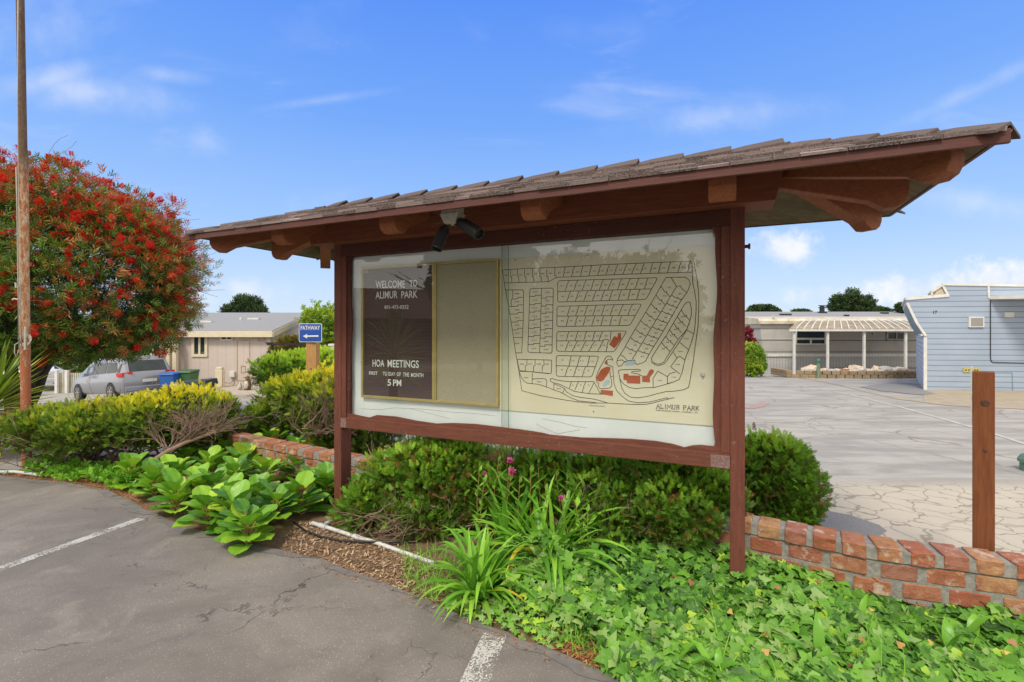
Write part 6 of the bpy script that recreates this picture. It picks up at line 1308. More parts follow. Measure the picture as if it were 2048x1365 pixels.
# ------------------------------------------------------------------ cars
M['rubber'] = M['black']; M['rim'] = simple('silver_alloy_rim', (.45, .45, .46), None, 9, .3, metal=.7)
m, T = new_mat('silver_blue_car_paint'); T.put(T.p.inputs['Base Color'], (.24, .25, .29, 1)); T.p.inputs['Metallic'].default_value = .25; T.p.inputs['Roughness'].default_value = .32; T.p.inputs['Coat Weight'].default_value = .6; M['silver'] = m
m, T = new_mat('white_car_paint'); T.put(T.p.inputs['Base Color'], (.68, .68, .68, 1)); T.p.inputs['Roughness'].default_value = .3; T.p.inputs['Coat Weight'].default_value = .6; M['carwhite'] = m
M['redlamp'] = simple('red_lamp_lens', (.62, .03, .02), (.5, .02, .02), 8, .25)
def car(name, loc, heading, pitch, st, wid, paint, label, wheels, wr=.34):
    """st: stations (x from the tail, bottom z, belt z, roof z, width factor, roof width factor)"""
    o = empty(name, (0, 0, 0), label, 'car'); sec = []
    for x, zb_, zl, zr, wf, rf_ in st:
        hw = wid / 2 * wf; rw = wid / 2 * rf_; zr = max(zr, zl + .02)
        sec.append([(x, y, z) for y, z in [(-hw * .90, zb_), (-hw * .985, zb_ + .12), (-hw, (zb_ + zl) / 2), (-hw * .975, zl - .05), (-hw * .94, zl), (-rw * 1.0, zr - min(.12, (zr - zl) * .4)), (-rw * .86, zr - min(.03, (zr - zl) * .2)), (-rw * .45, zr), (rw * .45, zr), (rw * .86, zr - min(.03, (zr - zl) * .2)), (rw, zr - min(.12, (zr - zl) * .4)), (hw * .94, zl), (hw * .975, zl - .05), (hw, (zb_ + zl) / 2), (hw * .985, zb_ + .12), (hw * .90, zb_)]])
    mb = MB(); n = 16; vs = [q for s_ in sec for q in s_]; mb.add(vs, [[i * n + j, i * n + (j + 1) % n, (i + 1) * n + (j + 1) % n, (i + 1) * n + j] for i in range(len(sec) - 1) for j in range(n)] + [list(range(n)), [(len(sec) - 1) * n + j for j in range(n)]])
    bd = mb.build('body', paint, o, smooth=True, angle=38)
    # glass: bands laid a little proud of the body between belt and roof
    def band(i0, i1, sgn, f0=.12, f1=.82):
        mb = MB(); P_ = []
        for i in (i0, i1):
            x, zb_, zl, zr, wf, rf_ = st[i]; lo = Vector((x, sgn * wid / 2 * wf * .94, zl)); hi = Vector((x, sgn * wid / 2 * rf_, zr - min(.12, (zr - zl) * .4))); P_.append((lo, hi))
        d = (P_[1][0] - P_[0][0]).normalized() * .045; off = Vector((0, sgn * .012, .004))
        q = [P_[0][0].lerp(P_[0][1], f0) + d + off, P_[1][0].lerp(P_[1][1], f0) - d + off, P_[1][0].lerp(P_[1][1], f1) - d + off, P_[0][0].lerp(P_[0][1], f1) + d + off]
        mb.add(q + [v - off * 1.5 for v in q], [[0, 1, 2, 3], [7, 6, 5, 4], [0, 4, 5, 1], [1, 5, 6, 2], [2, 6, 7, 3], [3, 7, 4, 0]]); mb.build('window', M['winglass'], o)
    for a_, b_ in wheels['glass']:
        for sg in (-1, 1): band(a_, b_, sg)
    a_, b_ = wheels['rear']; A_, B_ = sec[a_], sec[b_]
    mb = MB(); q = [Vector(A_[6]).lerp(Vector(B_[6]), .08), Vector(A_[9]).lerp(Vector(B_[9]), .08), Vector(B_[9]).lerp(Vector(A_[9]), .14), Vector(B_[6]).lerp(Vector(A_[6]), .14)]; nn = (q[1] - q[0]).cross(q[2] - q[1]).normalized(); nn = -nn if nn.x > 0 else nn
    mb.add([v + nn * .012 for v in q] + [v - nn * .01 for v in q], [[0, 1, 2, 3], [4, 5, 6, 7], [0, 1, 5, 4], [1, 2, 6, 5], [2, 3, 7, 6], [3, 0, 4, 7]]); mb.build('rear_window', M['winglass'], o)
    for wx in wheels['x']:
        for sg in (-1, 1):
            yc = sg * (wid / 2 - .10); mb = MB(); mb.lathe((wx, yc, wr), [(.001, -.11), (wr * .62, -.11), (wr * .66, -.118), (wr * .95, -.11), (wr, -.07), (wr, .07), (wr * .95, .11), (wr * .66, .118), (wr * .62, .11), (.001, .11)], 24, axis=(0, 1, 0)); wh = mb.build('wheel', M['rubber'], o, smooth=True, angle=40)
            mb = MB(); ys = yc + sg * .108
            for k in range(6): a0 = k * math.pi / 3; mb.hexa([Vector((wx + math.cos(a0 + da) * r_, ys + sg * dd, wr + math.sin(a0 + da) * r_)) for dd in (0, .02) for r_, da in ((.05, -.5), (.05, .5), (wr * .6, .17), (wr * .6, -.17))])
            mb.lathe((wx, ys, wr), [(wr * .58, 0), (wr * .65, 0), (wr * .65, sg * .022), (wr * .58, sg * .022), (wr * .58, 0)], 24, axis=(0, 1, 0)); mb.lathe((wx, ys, wr), [(.001, sg * .024), (.06, sg * .022), (.06, 0), (.001, 0)], 10, axis=(0, 1, 0)); mb.build('rim', M['rim'], wh)
            mb = MB(); mb.lathe((wx, yc + sg * .045, wr), [(.001, 0), (wr * 1.12, 0), (wr * 1.12, sg * .062), (.001, sg * .062)], 24, axis=(0, 1, 0)); mb.build('wheel_arch', M['dark'], o)
    for sg in (-1, 1):
        z0 = wheels['lampz']; mb = MB(); hw = wid / 2; xr = st[1][0]
        mb.prism([(-.0, 0), (.0, .16), (-.33, .20), (-.36, .12)], lambda a, b, t: Vector((wheels.get('lampx', -.01) + t + (.10 * (1 + a / .1) if a > -.1 else 0), sg * (hw * .965 + a), z0 + b)), -.025, .03)
        mb.hexa([Vector((x, sg * y, z)) for z in (z0 + .02, z0 + .17) for x, y in ((.0, hw * .93), (.42 if z > z0 + .1 else .36, hw * .99), (.42 if z > z0 + .1 else .36, hw * 1.012), (-.02, hw * .97))]); mb.build('tail_light', M['redlamp'], o)
    mb = MB(); mb.box((-.035, -.26, wheels['lampz'] - .26), (-.012, .26, wheels['lampz'] - .13)); mb.build('number_plate', M['whitep'], o)
    mb = MB(); mb.box((-.07, -wid / 2 * .9, .30), (-.005, wid / 2 * .9, .50)); mb.box((-.05, -wid / 2 * .84, .20), (.2, wid / 2 * .84, .298)); mb.build('rear_bumper', paint, o, bevel=.04)
    mb = MB(); mb.box((wheels['x'][1] - 1.15, -wid / 2 * 1.02 - .16, 1.02), (wheels['x'][1] - .98, -wid / 2 - .01, 1.16)); mb.box((wheels['x'][1] - 1.15, wid / 2 + .01, 1.02), (wheels['x'][1] - .98, wid / 2 * 1.02 + .16, 1.16)); mb.build('wing_mirror', paint, o, bevel=.02)
    o.rotation_euler = (0, pitch, heading); o.location = loc; return o
van_st = [(0, .30, .98, 1.0, .93, .80), (.02, .26, 1.00, 1.06, .95, .82), (.30, .24, 1.02, 1.66, .985, .76), (.55, .24, 1.03, 1.74, 1.0, .77), (1.5, .24, 1.02, 1.78, 1.0, .78), (2.6, .24, 1.0, 1.78, 1.0, .78), (3.3, .24, .98, 1.66, 1.0, .76), (4.15, .24, .98, 1.06, .99, .74), (4.7, .26, .86, .93, .95, .70), (5.0, .30, .70, .76, .86, .6), (5.08, .36, .56, .60, .78, .5)]
vr = Vector((-15.1, 20.0, 0)); hd = Vector((-.877, .48, 0)); vz0 = 1.80 - 129 / F * 22.2; vz1 = 1.80 - 133 / F * 24.6
car('minivan', (vr.x, vr.y, -1.0), math.atan2(hd.y, hd.x), math.atan2(.30, 4.0), van_st, 1.98, M['silver'], 'silver minivan seen from behind, parked under the bottlebrush tree', {'x': (.95, 3.98), 'glass': ((2, 4), (4, 5), (5, 6), (6, 7)), 'rear': (1, 2), 'lampz': .90})
sed = [(0, .32, .80, .84, .93, .7), (.03, .26, .92, .97, .96, .74), (.6, .24, .95, 1.02, 1.0, .76), (1.3, .24, .96, 1.40, 1.0, .68), (2.3, .24, .96, 1.46, 1.0, .70), (3.2, .24, .94, 1.02, 1.0, .70), (4.2, .26, .84, .88, .95, .66), (4.55, .32, .62, .66, .82, .5)]
cx_ = PX(108, 31); car('sedan', (cx_, 31, PZ(772, 31)), math.atan2(.35, -.93), 0, sed, 1.8, M['carwhite'], 'white car partly hidden behind the trunk, left of the minivan', {'x': (.85, 3.6), 'glass': ((3, 4), (4, 5)), 'rear': (2, 3), 'lampz': .72})
# far pale house, fence and gate post behind the cars
YL = 38; o = empty('pale_house', (PX(60, YL), YL, -2), 'long pale house glimpsed under the bottlebrush tree', 'house'); pbox('wall', simple('pale_green_grey_siding', (.46, .48, .42), (.40, .42, .37), 1, .7), o, -58, PX(335, YL), YL, YL + 8, -3.2, .4)
mb = MB(); rs_slab(mb, YL - .5, .35, YL + 4, 1.2, -58.5, PX(340, YL)); rs_slab(mb, YL + 4, 1.2, YL + 8.5, .35, -58.5, PX(340, YL)); mb.build('roof', M['roofgrey'], o)
o = empty('picket_fence', (PX(125, 30), 30, -2.2), 'pale vertical slat fence behind the white car', 'fence'); mb = MB()
for k in range(60): x = PX(112, 30) + .13 * k; mb.box((x, 30, -2.6), (x + .09, 30.03, -.9))
mb.build('slat_panel', simple('pale_timber_fence', (.42, .38, .22), (.5, .48, .40), 3, .8), o)
for px in (112, 132): pbox('post', M['whitep'], o, PX(px, 29.9), PX(px, 29.9) + .16, 29.8, 29.95, -2.7, -.72)
tree('leafy_shrub', 200, 34, [(150, 735, 40, 30, 0), (230, 738, 50, 26, 0), (300, 735, 40, 30, 0)], 2400, .34, 'leafgreen', 'green shrubs far behind the silver minivan', 'shrub', False)

# ------------------------------------------------------------------ grey mobile home
YG = 24.8; gh = empty('mobile_home', (PX(1680, YG), YG, -.38), 'weathered grey mobile home with rusty awning on white poles', 'mobile home')
gx0, gx1 = PX(1521, YG), 24.0; zg = -.42; zt = PZ(648, YG); zs = PZ(713, YG)
mb = MB(); mb.add([(gx0 + .18, YG, zs), (gx1, YG, zs), (gx1, YG + 3.6, zs), (gx0 + .18, YG + 3.6, zs), (gx0 - .05, YG, zt), (gx1, YG, zt), (gx1, YG + 3.6, zt), (gx0 - .05, YG + 3.6, zt)], [[3, 2, 1, 0], [4, 5, 6, 7], [0, 1, 5, 4], [1, 2, 6, 5], [2, 3, 7, 6], [3, 0, 4, 7]]); mb.build('wall', M['greys'], gh)
pbox('skirting', M['skirt'], gh, gx0 + .24, gx1, YG + .03, YG + 3.5, zg, zs - .004)
mb = MB(); mb.box((gx0 + .16, YG - .03, zs - .01), (gx1, YG + .02, zs + .12)); z_ = PZ(679, YG); mb.box((gx0 + .05, YG - .015, z_), (gx1, YG - .002, z_ + .025)); mb.build('trim_strip', M['whitep'], gh)
mb = MB(); mb.prism([(YG - .16, zt - .01), (YG - .16, zt + .14), (YG - .05, zt + .26), (YG + 1.8, zt + .42), (YG + 3.7, zt + .26), (YG + 3.75, zt - .01)], lambda a, b, t: Vector((t, a, b)), gx0 - .15, gx1 + .2); mb.build('roof', M['rollroof'], gh)
w1 = window(gh, 1590, 1651, 658, 690, YG, 1, 'whitep', .07); mb = MB(); z_ = PZ(678, YG); mb.box((PX(1592, YG), YG - .05, z_ - .05), (PX(1650, YG), YG - .018, z_ + .05)); x_ = PX(1621, YG); mb.box((x_ - .04, YG - .05, PZ(689, YG)), (x_ + .04, YG - .018, z_ - .052)); mb.build('mullion', M['whitep'], w1)
window(gh, 1772, 1812, 663, 681, YG, 2, 'greys', .08)
pbox('vent_cover', M['greys'], gh, PX(1745, YG), PX(1757, YG), YG - .03, YG - .004, PZ(671, YG), PZ(664, YG))
mb = MB(); mb.lathe((PX(1547, YG - .1), YG - .1, zt + .1), [(.03, 0), (.03, .22), (.06, .22), (.06, .34), (.001, .34)], 8); mb.build('roof_vent', M['rollroof'], gh)
YA = 22.3; ax0, ax1 = PX(1578, YA), PX(1836, YA); za = PZ(660, YA); zw = PZ(643, YG - .2)
mb = MB(); bx0 = PX(1600, YG - .2); bx1 = 22.0
def awn(u, v, dz_=0): a_ = Vector((ax0, YA, za)).lerp(Vector((bx0, YG - .2, zw)), v); b_ = Vector((21.5, YA, za)).lerp(Vector((bx1, YG - .2, zw)), v); q = a_.lerp(b_, u); q.z += dz_ + .10 * v * (1 - v) * 2; return q
for v0, v1 in ((0, .34), (.34, .67), (.67, 1)): mb.hexa([awn(0, v0), awn(1, v0), awn(1, v1), awn(0, v1), awn(0, v0, .03), awn(1, v0, .03), awn(1, v1, .03), awn(0, v1, .03)])
aw = mb.build('awning', M['awn'], gh); mb = MB()
for k in range(1, 24): u = k / 24.5; mb.tube([awn(u, 0, .05), awn(u, .34, .05), awn(u, .67, .05), awn(u, 1, .05)], .028, 5)
mb.build('rib', M['whitep'], aw); mb = MB(); mb.box((ax0, YA - .05, za - .07), (21.5, YA - .003, za + .02)); mb.build('awning_beam', M['whitep'], aw)
for px in (1588, 1655, 1728, 1811): x_ = PX(px, YA + .1); pbox('awning_post', M['whitep'], gh, x_ - .045, x_ + .045, YA + .05, YA + .14, gz(x_, YA) - .03, za - .005)
# house with grey roof behind
YB = 36; bh = empty('grey_roofed_house', (PX(1600, YB), YB, -.4), 'long house with grey shingle roof rising behind the mobile home', 'house')
pbox('wall', simple('off_white_siding', (.50, .49, .47), None, 2, .7), bh, PX(1470, YB), 42, YB, YB + 9, -.5, PZ(646, YB)); mb = MB(); z0, z1 = PZ(646, YB) - .1, PZ(626, YB + 4.5); rs_slab(mb, YB - .5, z0, YB + 4.5, z1, PX(1462, YB), 43); rs_slab(mb, YB + 4.5, z1, YB + 9.5, z0, PX(1462, YB), 43); rf = mb.build('roof', M['roofgrey'], bh)
def onroof(px, py): 
    dep = YB; 
    for _ in range(60):
        if PZ(py, dep) <= z0 + .09 + (z1 - z0) * (dep - YB + .5) / 5: break
        dep += .1
    return PX(px, dep), dep, PZ(py, dep)
mb = MB()
for px, py, w_ in ((1505, 641, .5), (1564, 631, .22), (1576, 631, .5), (1694, 633, .25), (1770, 628, .5)): x_, y_, z_ = onroof(px, py); mb.box((x_ - w_ / 2, y_ - .1, z_ - .03), (x_ + w_ / 2, y_ + .25, z_ + .13))
mb.build('roof_vent', M['black'], rf); x_, y_, z_ = onroof(1646, 627); mb = MB(); mb.box((x_ - .28, y_ - .1, z_ - .1), (x_ + .28, y_ + .3, z_ + .15)); mb.box((x_ - .14, y_, z_ + .15), (x_ + .14, y_ + .25, z_ + .5)); mb.box((x_ - .22, y_ - .05, z_ + .44), (x_ + .22, y_ + .3, z_ + .5)); mb.box((x_ - .12, y_, z_ + .502), (x_ + .12, y_ + .25, z_ + .62)); mb.box((x_ - .22, y_ - .05, z_ + .622), (x_ + .22, y_ + .3, z_ + .67)); mb.build('chimney', M['black'], rf)
cpz = PZ(658, 30); co_ = empty('carport', (PX(1500, 30), 30, -.4), 'white ribbed carport roof over a dark opening left of the mobile home', 'carport'); mb = MB(); x0, x1 = PX(1440, 30), PX(1521, 30)
mb.add([(x0, 29, cpz - .25), (x1, 29, cpz - .25), (x1, 33, cpz + .55), (x0, 33, cpz + .55), (x0, 29, cpz - .18), (x1, 29, cpz - .18), (x1, 33, cpz + .62), (x0, 33, cpz + .62)], [[3, 2, 1, 0], [4, 5, 6, 7], [0, 1, 5, 4], [1, 2, 6, 5], [2, 3, 7, 6], [3, 0, 4, 7]])
for k in range(14): x_ = x0 + (x1 - x0) * k / 13; mb.tube([(x_, 29, cpz - .14), (x_, 33, cpz + .66)], .06, 5)
mb.build('roof', M['whitep'], co_); pbox('opening_shade', M['dark'], co_, x0, x1 - .3, 31.5, 31.6, -.45, cpz); pbox('post', M['whitep'], co_, x1 - .25, x1 - .1, 29.1, 29.25, -.45, cpz - .26)  # near-black sheet stands in for the shade inside the carport opening
tree('leafy_shrub', 1505, 21.5, [(1508, 712, 14, 20, 0), (1500, 728, 16, 20, 0), (1512, 735, 12, 14, 0), (1496, 700, 10, 10, 0)], 2600, .15, 'lime', 'yellow-green shrub at the left end of the grey mobile home', 'shrub', tmpl=TBR)
tree('red_leaved_shrub', 1497, 22.8, [(1494, 670, 5, 12, 0), (1500, 684, 6, 6, 0)], 260, .16, 'crimson', 'dark red leaved shrub behind the yellow-green shrub', 'shrub')
tree('pine_tree', 1700, 50, [(1702, 606, 20, 15, 0), (1685, 612, 16, 10, 0), (1722, 611, 15, 9, 0), (1712, 624, 24, 6, 0), (1674, 616, 10, 3, 0), (1730, 604, 8, 3, 0), (1703, 594, 4, 9, 0), (1681, 602, 6, 3, 0)], 1900, .55, 'cypress', 'windswept dark pine rising behind the grey mobile home', tmpl=TP)
tree('round_tree', 1522, 55, [(1518, 622, 13, 7, 0), (1506, 627, 10, 4, 0), (1535, 622, 12, 6, 0), (1547, 628, 9, 3, 0)], 1300, .5, 'cypress', 'low rounded dark tree above the roof just right of the notice board post')
tree('round_tree', 1750, 55, [(1750, 622, 17, 5, 0), (1765, 624, 12, 4, 0)], 1300, .36, 'cypress', 'low dark treetop between the pine and the blue house'); tree('round_tree', 1603, 55, [(1603, 625, 13, 3, 0)], 500, .34, 'cypress', 'small sliver of treetop left of the black chimney'); tree('round_tree', 1812, 40, [(1812, 617, 14, 7, 0)], 700, .34, 'cypress', 'dark treetop peeping beside the front of the blue house')
# rock bed with block edging
wpts = [PX(1590, 20.7), PX(1640, 20.4), PX(1700, 20.2), PX(1760, 20.3), PX(1835, 20.6), PX(1890, 20.9)]; wy = [20.9, 20.35, 20.05, 20.05, 20.2, 20.4]
rw = empty('retaining_wall', (PX(1700, 20.2), 20.2, gz(14, 20.2)), 'low tan block edging around the rock garden by the mobile home', 'wall'); mb = MB(); pth = resample(list(zip(wpts, wy)), .3)
for row in range(2):
    for a_, b_ in zip(pth, pth[1:]): t = (b_ - a_).normalized(); nn = Vector((t.y, -t.x, 0)); c = (a_ + b_) / 2 + t * .15 * row; add_brick(mb, Vector((c.x, c.y, gz(c.x, c.y) + .08 + .155 * row)), t, nn, .29, .22, .15)
a_ = pth[0]
for row in range(2):
    for k in range(5): add_brick(mb, Vector((a_.x - .05 + .02 * k, a_.y + .25 + .3 * k, gz(a_.x, a_.y) + .08 + .155 * row)), Vector((0, 1, 0)), Vector((1, 0, 0)), .29, .22, .15)
mb.build('edging_block', M['block'], rw); ground_poly('gravel_bed', [(1592, 745), (1840, 745), (1840, 740), (1640, 735), (1597, 738)], .24, M['dirt'])
RK = []
for k in range(5):
    bm = bmesh.new(); bmesh.ops.create_icosphere(bm, subdivisions=2, radius=1)
    for v in bm.verts: v.co = Vector((v.co.x, v.co.y * .8, v.co.z * .55)) * (1 + mnoise.noise(v.co * 1.3 + Vector((k * 9, 0, 0))) * .55)
    me = bpy.data.meshes.new('garden_rock'); bm.to_mesh(me); at_ = me.attributes.new('rnd', 'FLOAT', 'FACE'); at_.data.foreach_set('value', [k / 4 + .0 * f.index for f in me.polygons]); bm.free(); me.materials.append(simple('garden_rock_%d' % k, [(.55, .50, .44), (.42, .20, .11), (.50, .36, .22), (.30, .30, .29), (.60, .57, .52)][k], [(.38, .33, .27), (.28, .13, .08), (.60, .52, .42), (.42, .40, .37), (.40, .25, .16)][k], 3, .9, .5)); RK.append(me)
rr = random.Random(12)
for k in range(40):
    px = rr.uniform(1605, 1826); dep = rr.uniform(20.35, 21.4); x_ = PX(px, dep); s_ = rr.uniform(.10, .22) if rr.random() > .12 else .34
    o = bpy.data.objects.new('garden_rock', rr.choice(RK)); COL.objects.link(o); o.location = (x_, dep, gz(x_, dep) + .26 + s_ * .22); o.scale = (s_, s_, s_ * rr.uniform(.7, 1.1)); o.rotation_euler = (rr.uniform(-.2, .2), rr.uniform(-.2, .2), rr.uniform(0, 6)); tag(o, 'pale or rust-brown rock lying in the block-edged rock garden', 'rock', 'rocks in the garden by the mobile home')
lx = PX(1637, 20.0); z0 = gz(lx, 20.0); lo = empty('hydrant_post', (lx, 20.0, z0), 'short green garden hydrant post before the rock garden', 'post'); mb = MB(); mb.lathe((lx, 20.0, z0), [(.001, 0), (.065, 0), (.065, .66), (.001, .66)], 10); mb.build('post', simple('faded_green_paint', (.16, .26, .17), None, 5, .6), lo); mb = MB(); mb.lathe((lx, 20.0, z0 + .66), [(.001, 0), (.085, 0), (.09, .08), (.075, .13), (.03, .17), (.001, .18)], 12); mb.build('cap', simple('green_cap_paint', (.04, .16, .11), None, 5, .5), lo, smooth=True, angle=40)  # green hydrant post with a domed cap, no lamp in it
# ------------------------------------------------------------------ blue house
bl = empty('blue_house', (12.5, 14.4, 0), 'pale blue lap-sided house numbered 17 with a stepped roof and slanting front', 'house')
fu = Vector((.992, -.124, 0)); bk = Vector((.62, .785, 0)); o0 = Vector((PX(1848, 14.4), 14.4, 0))
def bf(px, py, off=0.0):
    """point on the plane of the blue facade"""
    nrm = Vector((fu.y, -fu.x, 0)); d = Vector(((px - CX) / F, 1, (HY - py) / F)); t = (o0.dot(nrm)) / d.dot(nrm); q = d * t; q.z += CAMZ; return q + nrm * off * -1 * (-1 if nrm.y < 0 else 1) * -1
nfr = Vector((-fu.y * -1, -fu.x, 0)); nfr = Vector((fu.y, -fu.x, 0)); nfr = nfr if nfr.y < 0 else -nfr
def bfo(px, py, off=0.0):
    d = Vector(((px - CX) / F, 1, (HY - py) / F)); t = o0.dot(nfr) / d.dot(nfr); q = d * t; q.z += CAMZ; return q + nfr * off
prof = [(1848, 783), (1848, 674), (1832, 648), (1813, 608), (1813, 598), (1896, 592), (1884, 570), (2300, 577), (2300, 788)]
mb = MB(); fr0 = [bfo(*p) for p in prof]; fr0[0].z = -.05; fr0[-1].z = -.3; bkv = bk * 5.5; n = len(fr0); mb.add(fr0 + [v + bkv for v in fr0], [list(range(n)), list(range(n, 2 * n))[::-1]] + [[i, (i + 1) % n, n + (i + 1) % n, n + i] for i in (4, 5, 6, 7, 8)]); mb.build('wall', M['blues'], bl)
mb = MB(); mb.add([fr0[0], fr0[1], fr0[1] + bkv, fr0[0] + bkv], [[0, 1, 2, 3]]); mb.add([fr0[3], fr0[4], fr0[4] + bkv, fr0[3] + bkv], [[0, 1, 2, 3]]); mb.build('end_wall', M['blues_lit'], bl)
mb = MB(); mb.add([fr0[1], fr0[2], fr0[3], fr0[3] + bkv, fr0[2] + bkv, fr0[1] + bkv], [[0, 1, 4, 5], [1, 2, 3, 4]]); mb.build('soffit', M['teal'], bl)
def trimline(mb, pts, w_=.05, off=.02, closed=False):
    for a_, b_ in zip(pts, pts[1:]):
        a_, b_ = bfo(*a_), bfo(*b_); d = (b_ - a_).normalized(); s_ = d.cross(nfr).normalized() * w_ / 2; mb.hexa([a_ - s_, b_ - s_, b_ + s_, a_ + s_, a_ - s_ + nfr * off, b_ - s_ + nfr * off, b_ + s_ + nfr * off, a_ + s_ + nfr * off])
mb = MB(); trimline(mb, [(1850, 783), (1850, 676)], .09); trimline(mb, [(1851, 672), (1833, 646), (1814, 607)], .07); trimline(mb, [(1811, 598), (1897, 591)], .09, .03); trimline(mb, [(1884, 569), (2300, 575.5)], .07, .03); trimline(mb, [(1884, 570), (1896, 592)], .06); trimline(mb, [(1976, 572), (1977, 597)], .05, .025)
mb.box((0, 0, 0), (1, 1, 1), fr=lambda x, y, z: bfo(1843, 672) + fu * (.18 * x - .02) * 1.0 + bk * (y * 1.6) + EZ * (.05 * z))
for i, w_ in ((4, .07),): a_ = fr0[4]; mb.hexa([a_ + EZ * (-.02), a_ - fu * .05 + EZ * (-.02), a_ - fu * .05 + bkv + EZ * (-.02), a_ + bkv + EZ * (-.02), a_ + EZ * .06, a_ - fu * .05 + EZ * .06, a_ - fu * .05 + bkv + EZ * .06, a_ + bkv + EZ * .06])
mb.build('trim', M['whitep'], bl)
mb = MB(); a_ = bfo(1865, 593, -.02); b_ = bfo(1896, 592, -.02); c_ = bfo(1884, 571, -.02); d_ = bfo(1862, 583, -.02); mb.add([v for v in (a_, b_, c_, d_)] + [v + bk * 1.4 for v in (a_, b_, c_, d_)], [[0, 1, 2, 3], [4, 5, 6, 7], [2, 3, 7, 6], [3, 0, 4, 7]]); mb.build('roof_box', M['rollroof'], bl)
mb = MB(); trimline(mb, [(1862, 584), (1884, 570)], .07, .03); trimline(mb, [(1864, 593), (1862, 584)], .04, .03); mb.build('roof_box_trim', M['whitep'], bl)
def panel(name, px0, px1, py0, py1, off, mat, parent=bl, thick=.03):
    q = [bfo(px0, py1, off), bfo(px1, py1, off), bfo(px1, py0, off), bfo(px0, py0, off)]; mb = MB(); mb.hexa([v - nfr * thick for v in q] + q); return mb.build(name, mat, parent)
v1 = panel('vent_cover', 1936, 1966, 634, 655, .05, M['whitep'], thick=.05); panel('grille', 1939, 1963, 636.5, 652.5, .058, M['ventm'], v1, .006)
panel('vent_cover', 2008, 2026, 625, 635, .04, M['whitep'], thick=.04); panel('yellow_plate', 1925.5, 1957, 736.5, 745, .03, simple('yellow_plate_paint', (.50, .42, .10), (.42, .36, .1), 20, .6))
mb = MB()
for px in (1930, 1936, 1942, 1948, 1953): q = bfo(px, 740.6, .0325); mb.hexa([q + fu * a_ + EZ * b_ for a_, b_ in ((-.016, -.02), (.016, -.02), (.016, .02), (-.016, .02))] + [q + fu * a_ + EZ * b_ + nfr * .003 for a_, b_ in ((-.016, -.02), (.016, -.02), (.016, .02), (-.016, .02))])
mb.build('plate_mark', M['black'], bl)
mb = MB(); mb.tube([bfo(1980, 600, .02), bfo(1980, 715, .02), bfo(1981, 722, .02), bfo(1985, 725, .02), bfo(2060, 727, .02), bfo(2300, 730, .02)], .011, 6); mb.build('cable', M['black'], bl)
mb = MB(); trimline(mb, [(1970, 745), (2024, 746), (2025, 783)], .018, .012); mb.build('hatch', M['teal'], bl)
v, f = text_mesh('17', 0, 1, 0, 1, 0, None, None, None); mb = MB(); qa, qb, qc = bfo(1866, 628, .012), bfo(1874, 628, .012), bfo(1866, 622, .012); mb.add([qa + (qb - qa) * (q - R0).dot(EX) + (qc - qa) * q.z for q in v], f); mb.build('house_number', M['black'], bl)
mb = MB(); q = [bfo(1978, 598, 1.0), bfo(2300, 602, 1.0), bfo(2300, 590, 1.0), bfo(1978, 590, 1.0)]; q = [bfo(1978, 599, 0), bfo(2300, 603, 0), bfo(2300, 589, 0), bfo(1978, 592, 0)]; mb.hexa([q[0], q[1], q[1] + nfr * 1.3 - EZ * .05, q[0] + fu * .5 + nfr * 1.3 - EZ * .05, q[3], q[2], q[2] + nfr * 1.3 - EZ * .05, q[3] + fu * .5 + nfr * 1.3 - EZ * .05]); mb.build('canopy', M['whitep'], bl)
# red tracing on the road
mb = MB(); pts = [gp(1492, 817, .006), gp(1505, 815, .006), gp(1520, 812, .006), gp(1530, 806, .006)]; mb.strip(pts, .22, (0, 0, 1)); tag(mb.build('road_marking', M['redpaint']), kind='structure')
mb = MB(); pts = [G(*p) + Vector((0, 0, .006)) for p in ((1600, 772), (1700, 790), (1800, 815), (1900, 843), (1960, 860), (2100, 905))]; mb.strip(pts, .09, (0, 0, 1)); tag(mb.build('road_seam', simple('pale_seam', (.50, .47, .41), (.36, .34, .3), 5, .9)), kind='structure')

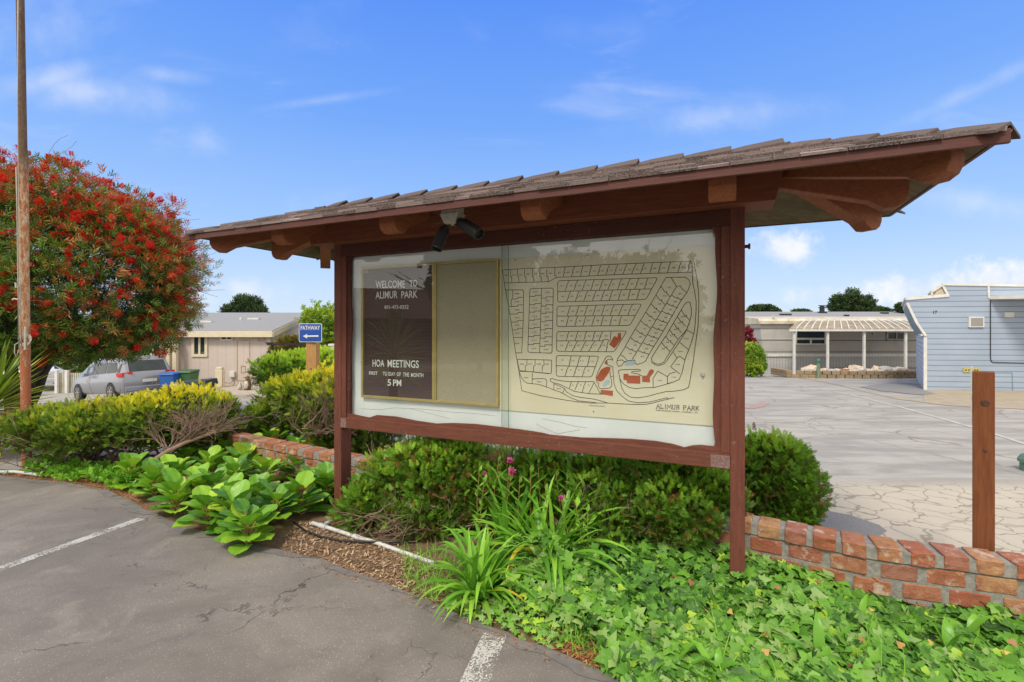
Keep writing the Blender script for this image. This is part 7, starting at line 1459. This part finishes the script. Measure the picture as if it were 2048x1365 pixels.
# ------------------------------------------------------------------ what stands behind the camera, seen only in the glass
yb = empty('spiky_plant', (-7.6, .9, 0), 'spiky plant reflected in the dark letter board glass', 'plant'); mb = MB()
for k in range(150): strap(mb, (-7.6, .9, 1.0 + k * .003), 2.4 * k, R_(-35 + k * .85 + random.uniform(-8, 8)), random.uniform(.8, 1.1), .05, .3, 5, .2, min(1, max(0, .8 - k / 170 + random.uniform(-.2, .2))), 1.6)
mb.build('leaf_blade', M['spiky'], yb); mb = MB(); mb.tube([(-7.6, .9, 0), (-7.6, .9, 1.3)], [.12, .08], 9); mb.build('trunk', M['barkdark'], yb)
ch = empty('shingled_house', (-24, -6, 0), 'brown shingled house reflected in the letter board glass', 'house'); mb = MB()
hd_ = Vector((-.43, .90, 0)); hn = Vector((.90, .43, 0)); c0_ = Vector((-24, -7, 0)); pq = lambda a, b, z: c0_ + hd_ * a + hn * b + EZ * z
mb.hexa([pq(-9, -3, 0), pq(9, -3, 0), pq(9, 3, 0), pq(-9, 3, 0), pq(-9, -3, 2.4), pq(9, -3, 2.4), pq(9, 3, 2.4), pq(-9, 3, 2.4)]); mb.build('wall', simple('brown_house_wall', (.14, .07, .045), None, 2, .8), ch)
mb = MB(); mb.prism([(-3.8, 2.41), (3.8, 2.41), (0, 4.3)], lambda a, b, t: pq(t, a, b), -9.6, 9.6); mb.build('roof', simple('red_brown_roof', (.17, .075, .05), (.1, .05, .04), 8, .9, sc=(1, 1, 6)), ch)
def btree(x, y, h, r, mat, label, N=2600):
    o = empty('leafy_tree', (x, y, 0), label, 'tree'); bl_s = [((x, y, h - r), (r, r, r)), ((x + r * .5, y + .4, h - r * 1.5), (r * .7,) * 3), ((x - r * .6, y - .3, h - r * 1.6), (r * .7,) * 3)]
    P, Nn = blobs_surface(bl_s, N, .5, 1.1, .25, seed=x); foliage('crown', TBR, P, unit(Nn + RNG.normal(0, .6, P.shape)), .42, np.clip(RNG.normal(.5, .2, len(P)), 0, 1), M[mat], o); mb = MB(); branch(mb, (x, y, 0), (0, 0, 1), h * .6, .16, 3, .12); mb.build('trunk', M['barkdark'], o)
btree(-13, -6.0, 6.5, 1.9, 'leafgreen', 'leafy tree reflected in the pin board glass'); btree(-20, 1.5, 3.4, 1.8, 'cypress', 'dark tree reflected above the brown roof'); btree(-11, -10, 5.0, 2.0, 'bronze', 'second leafy tree reflected in the pin board glass'); btree(-10.5, -15, 5.5, 2.2, 'leafgreen', 'far tree reflected in the map glass')
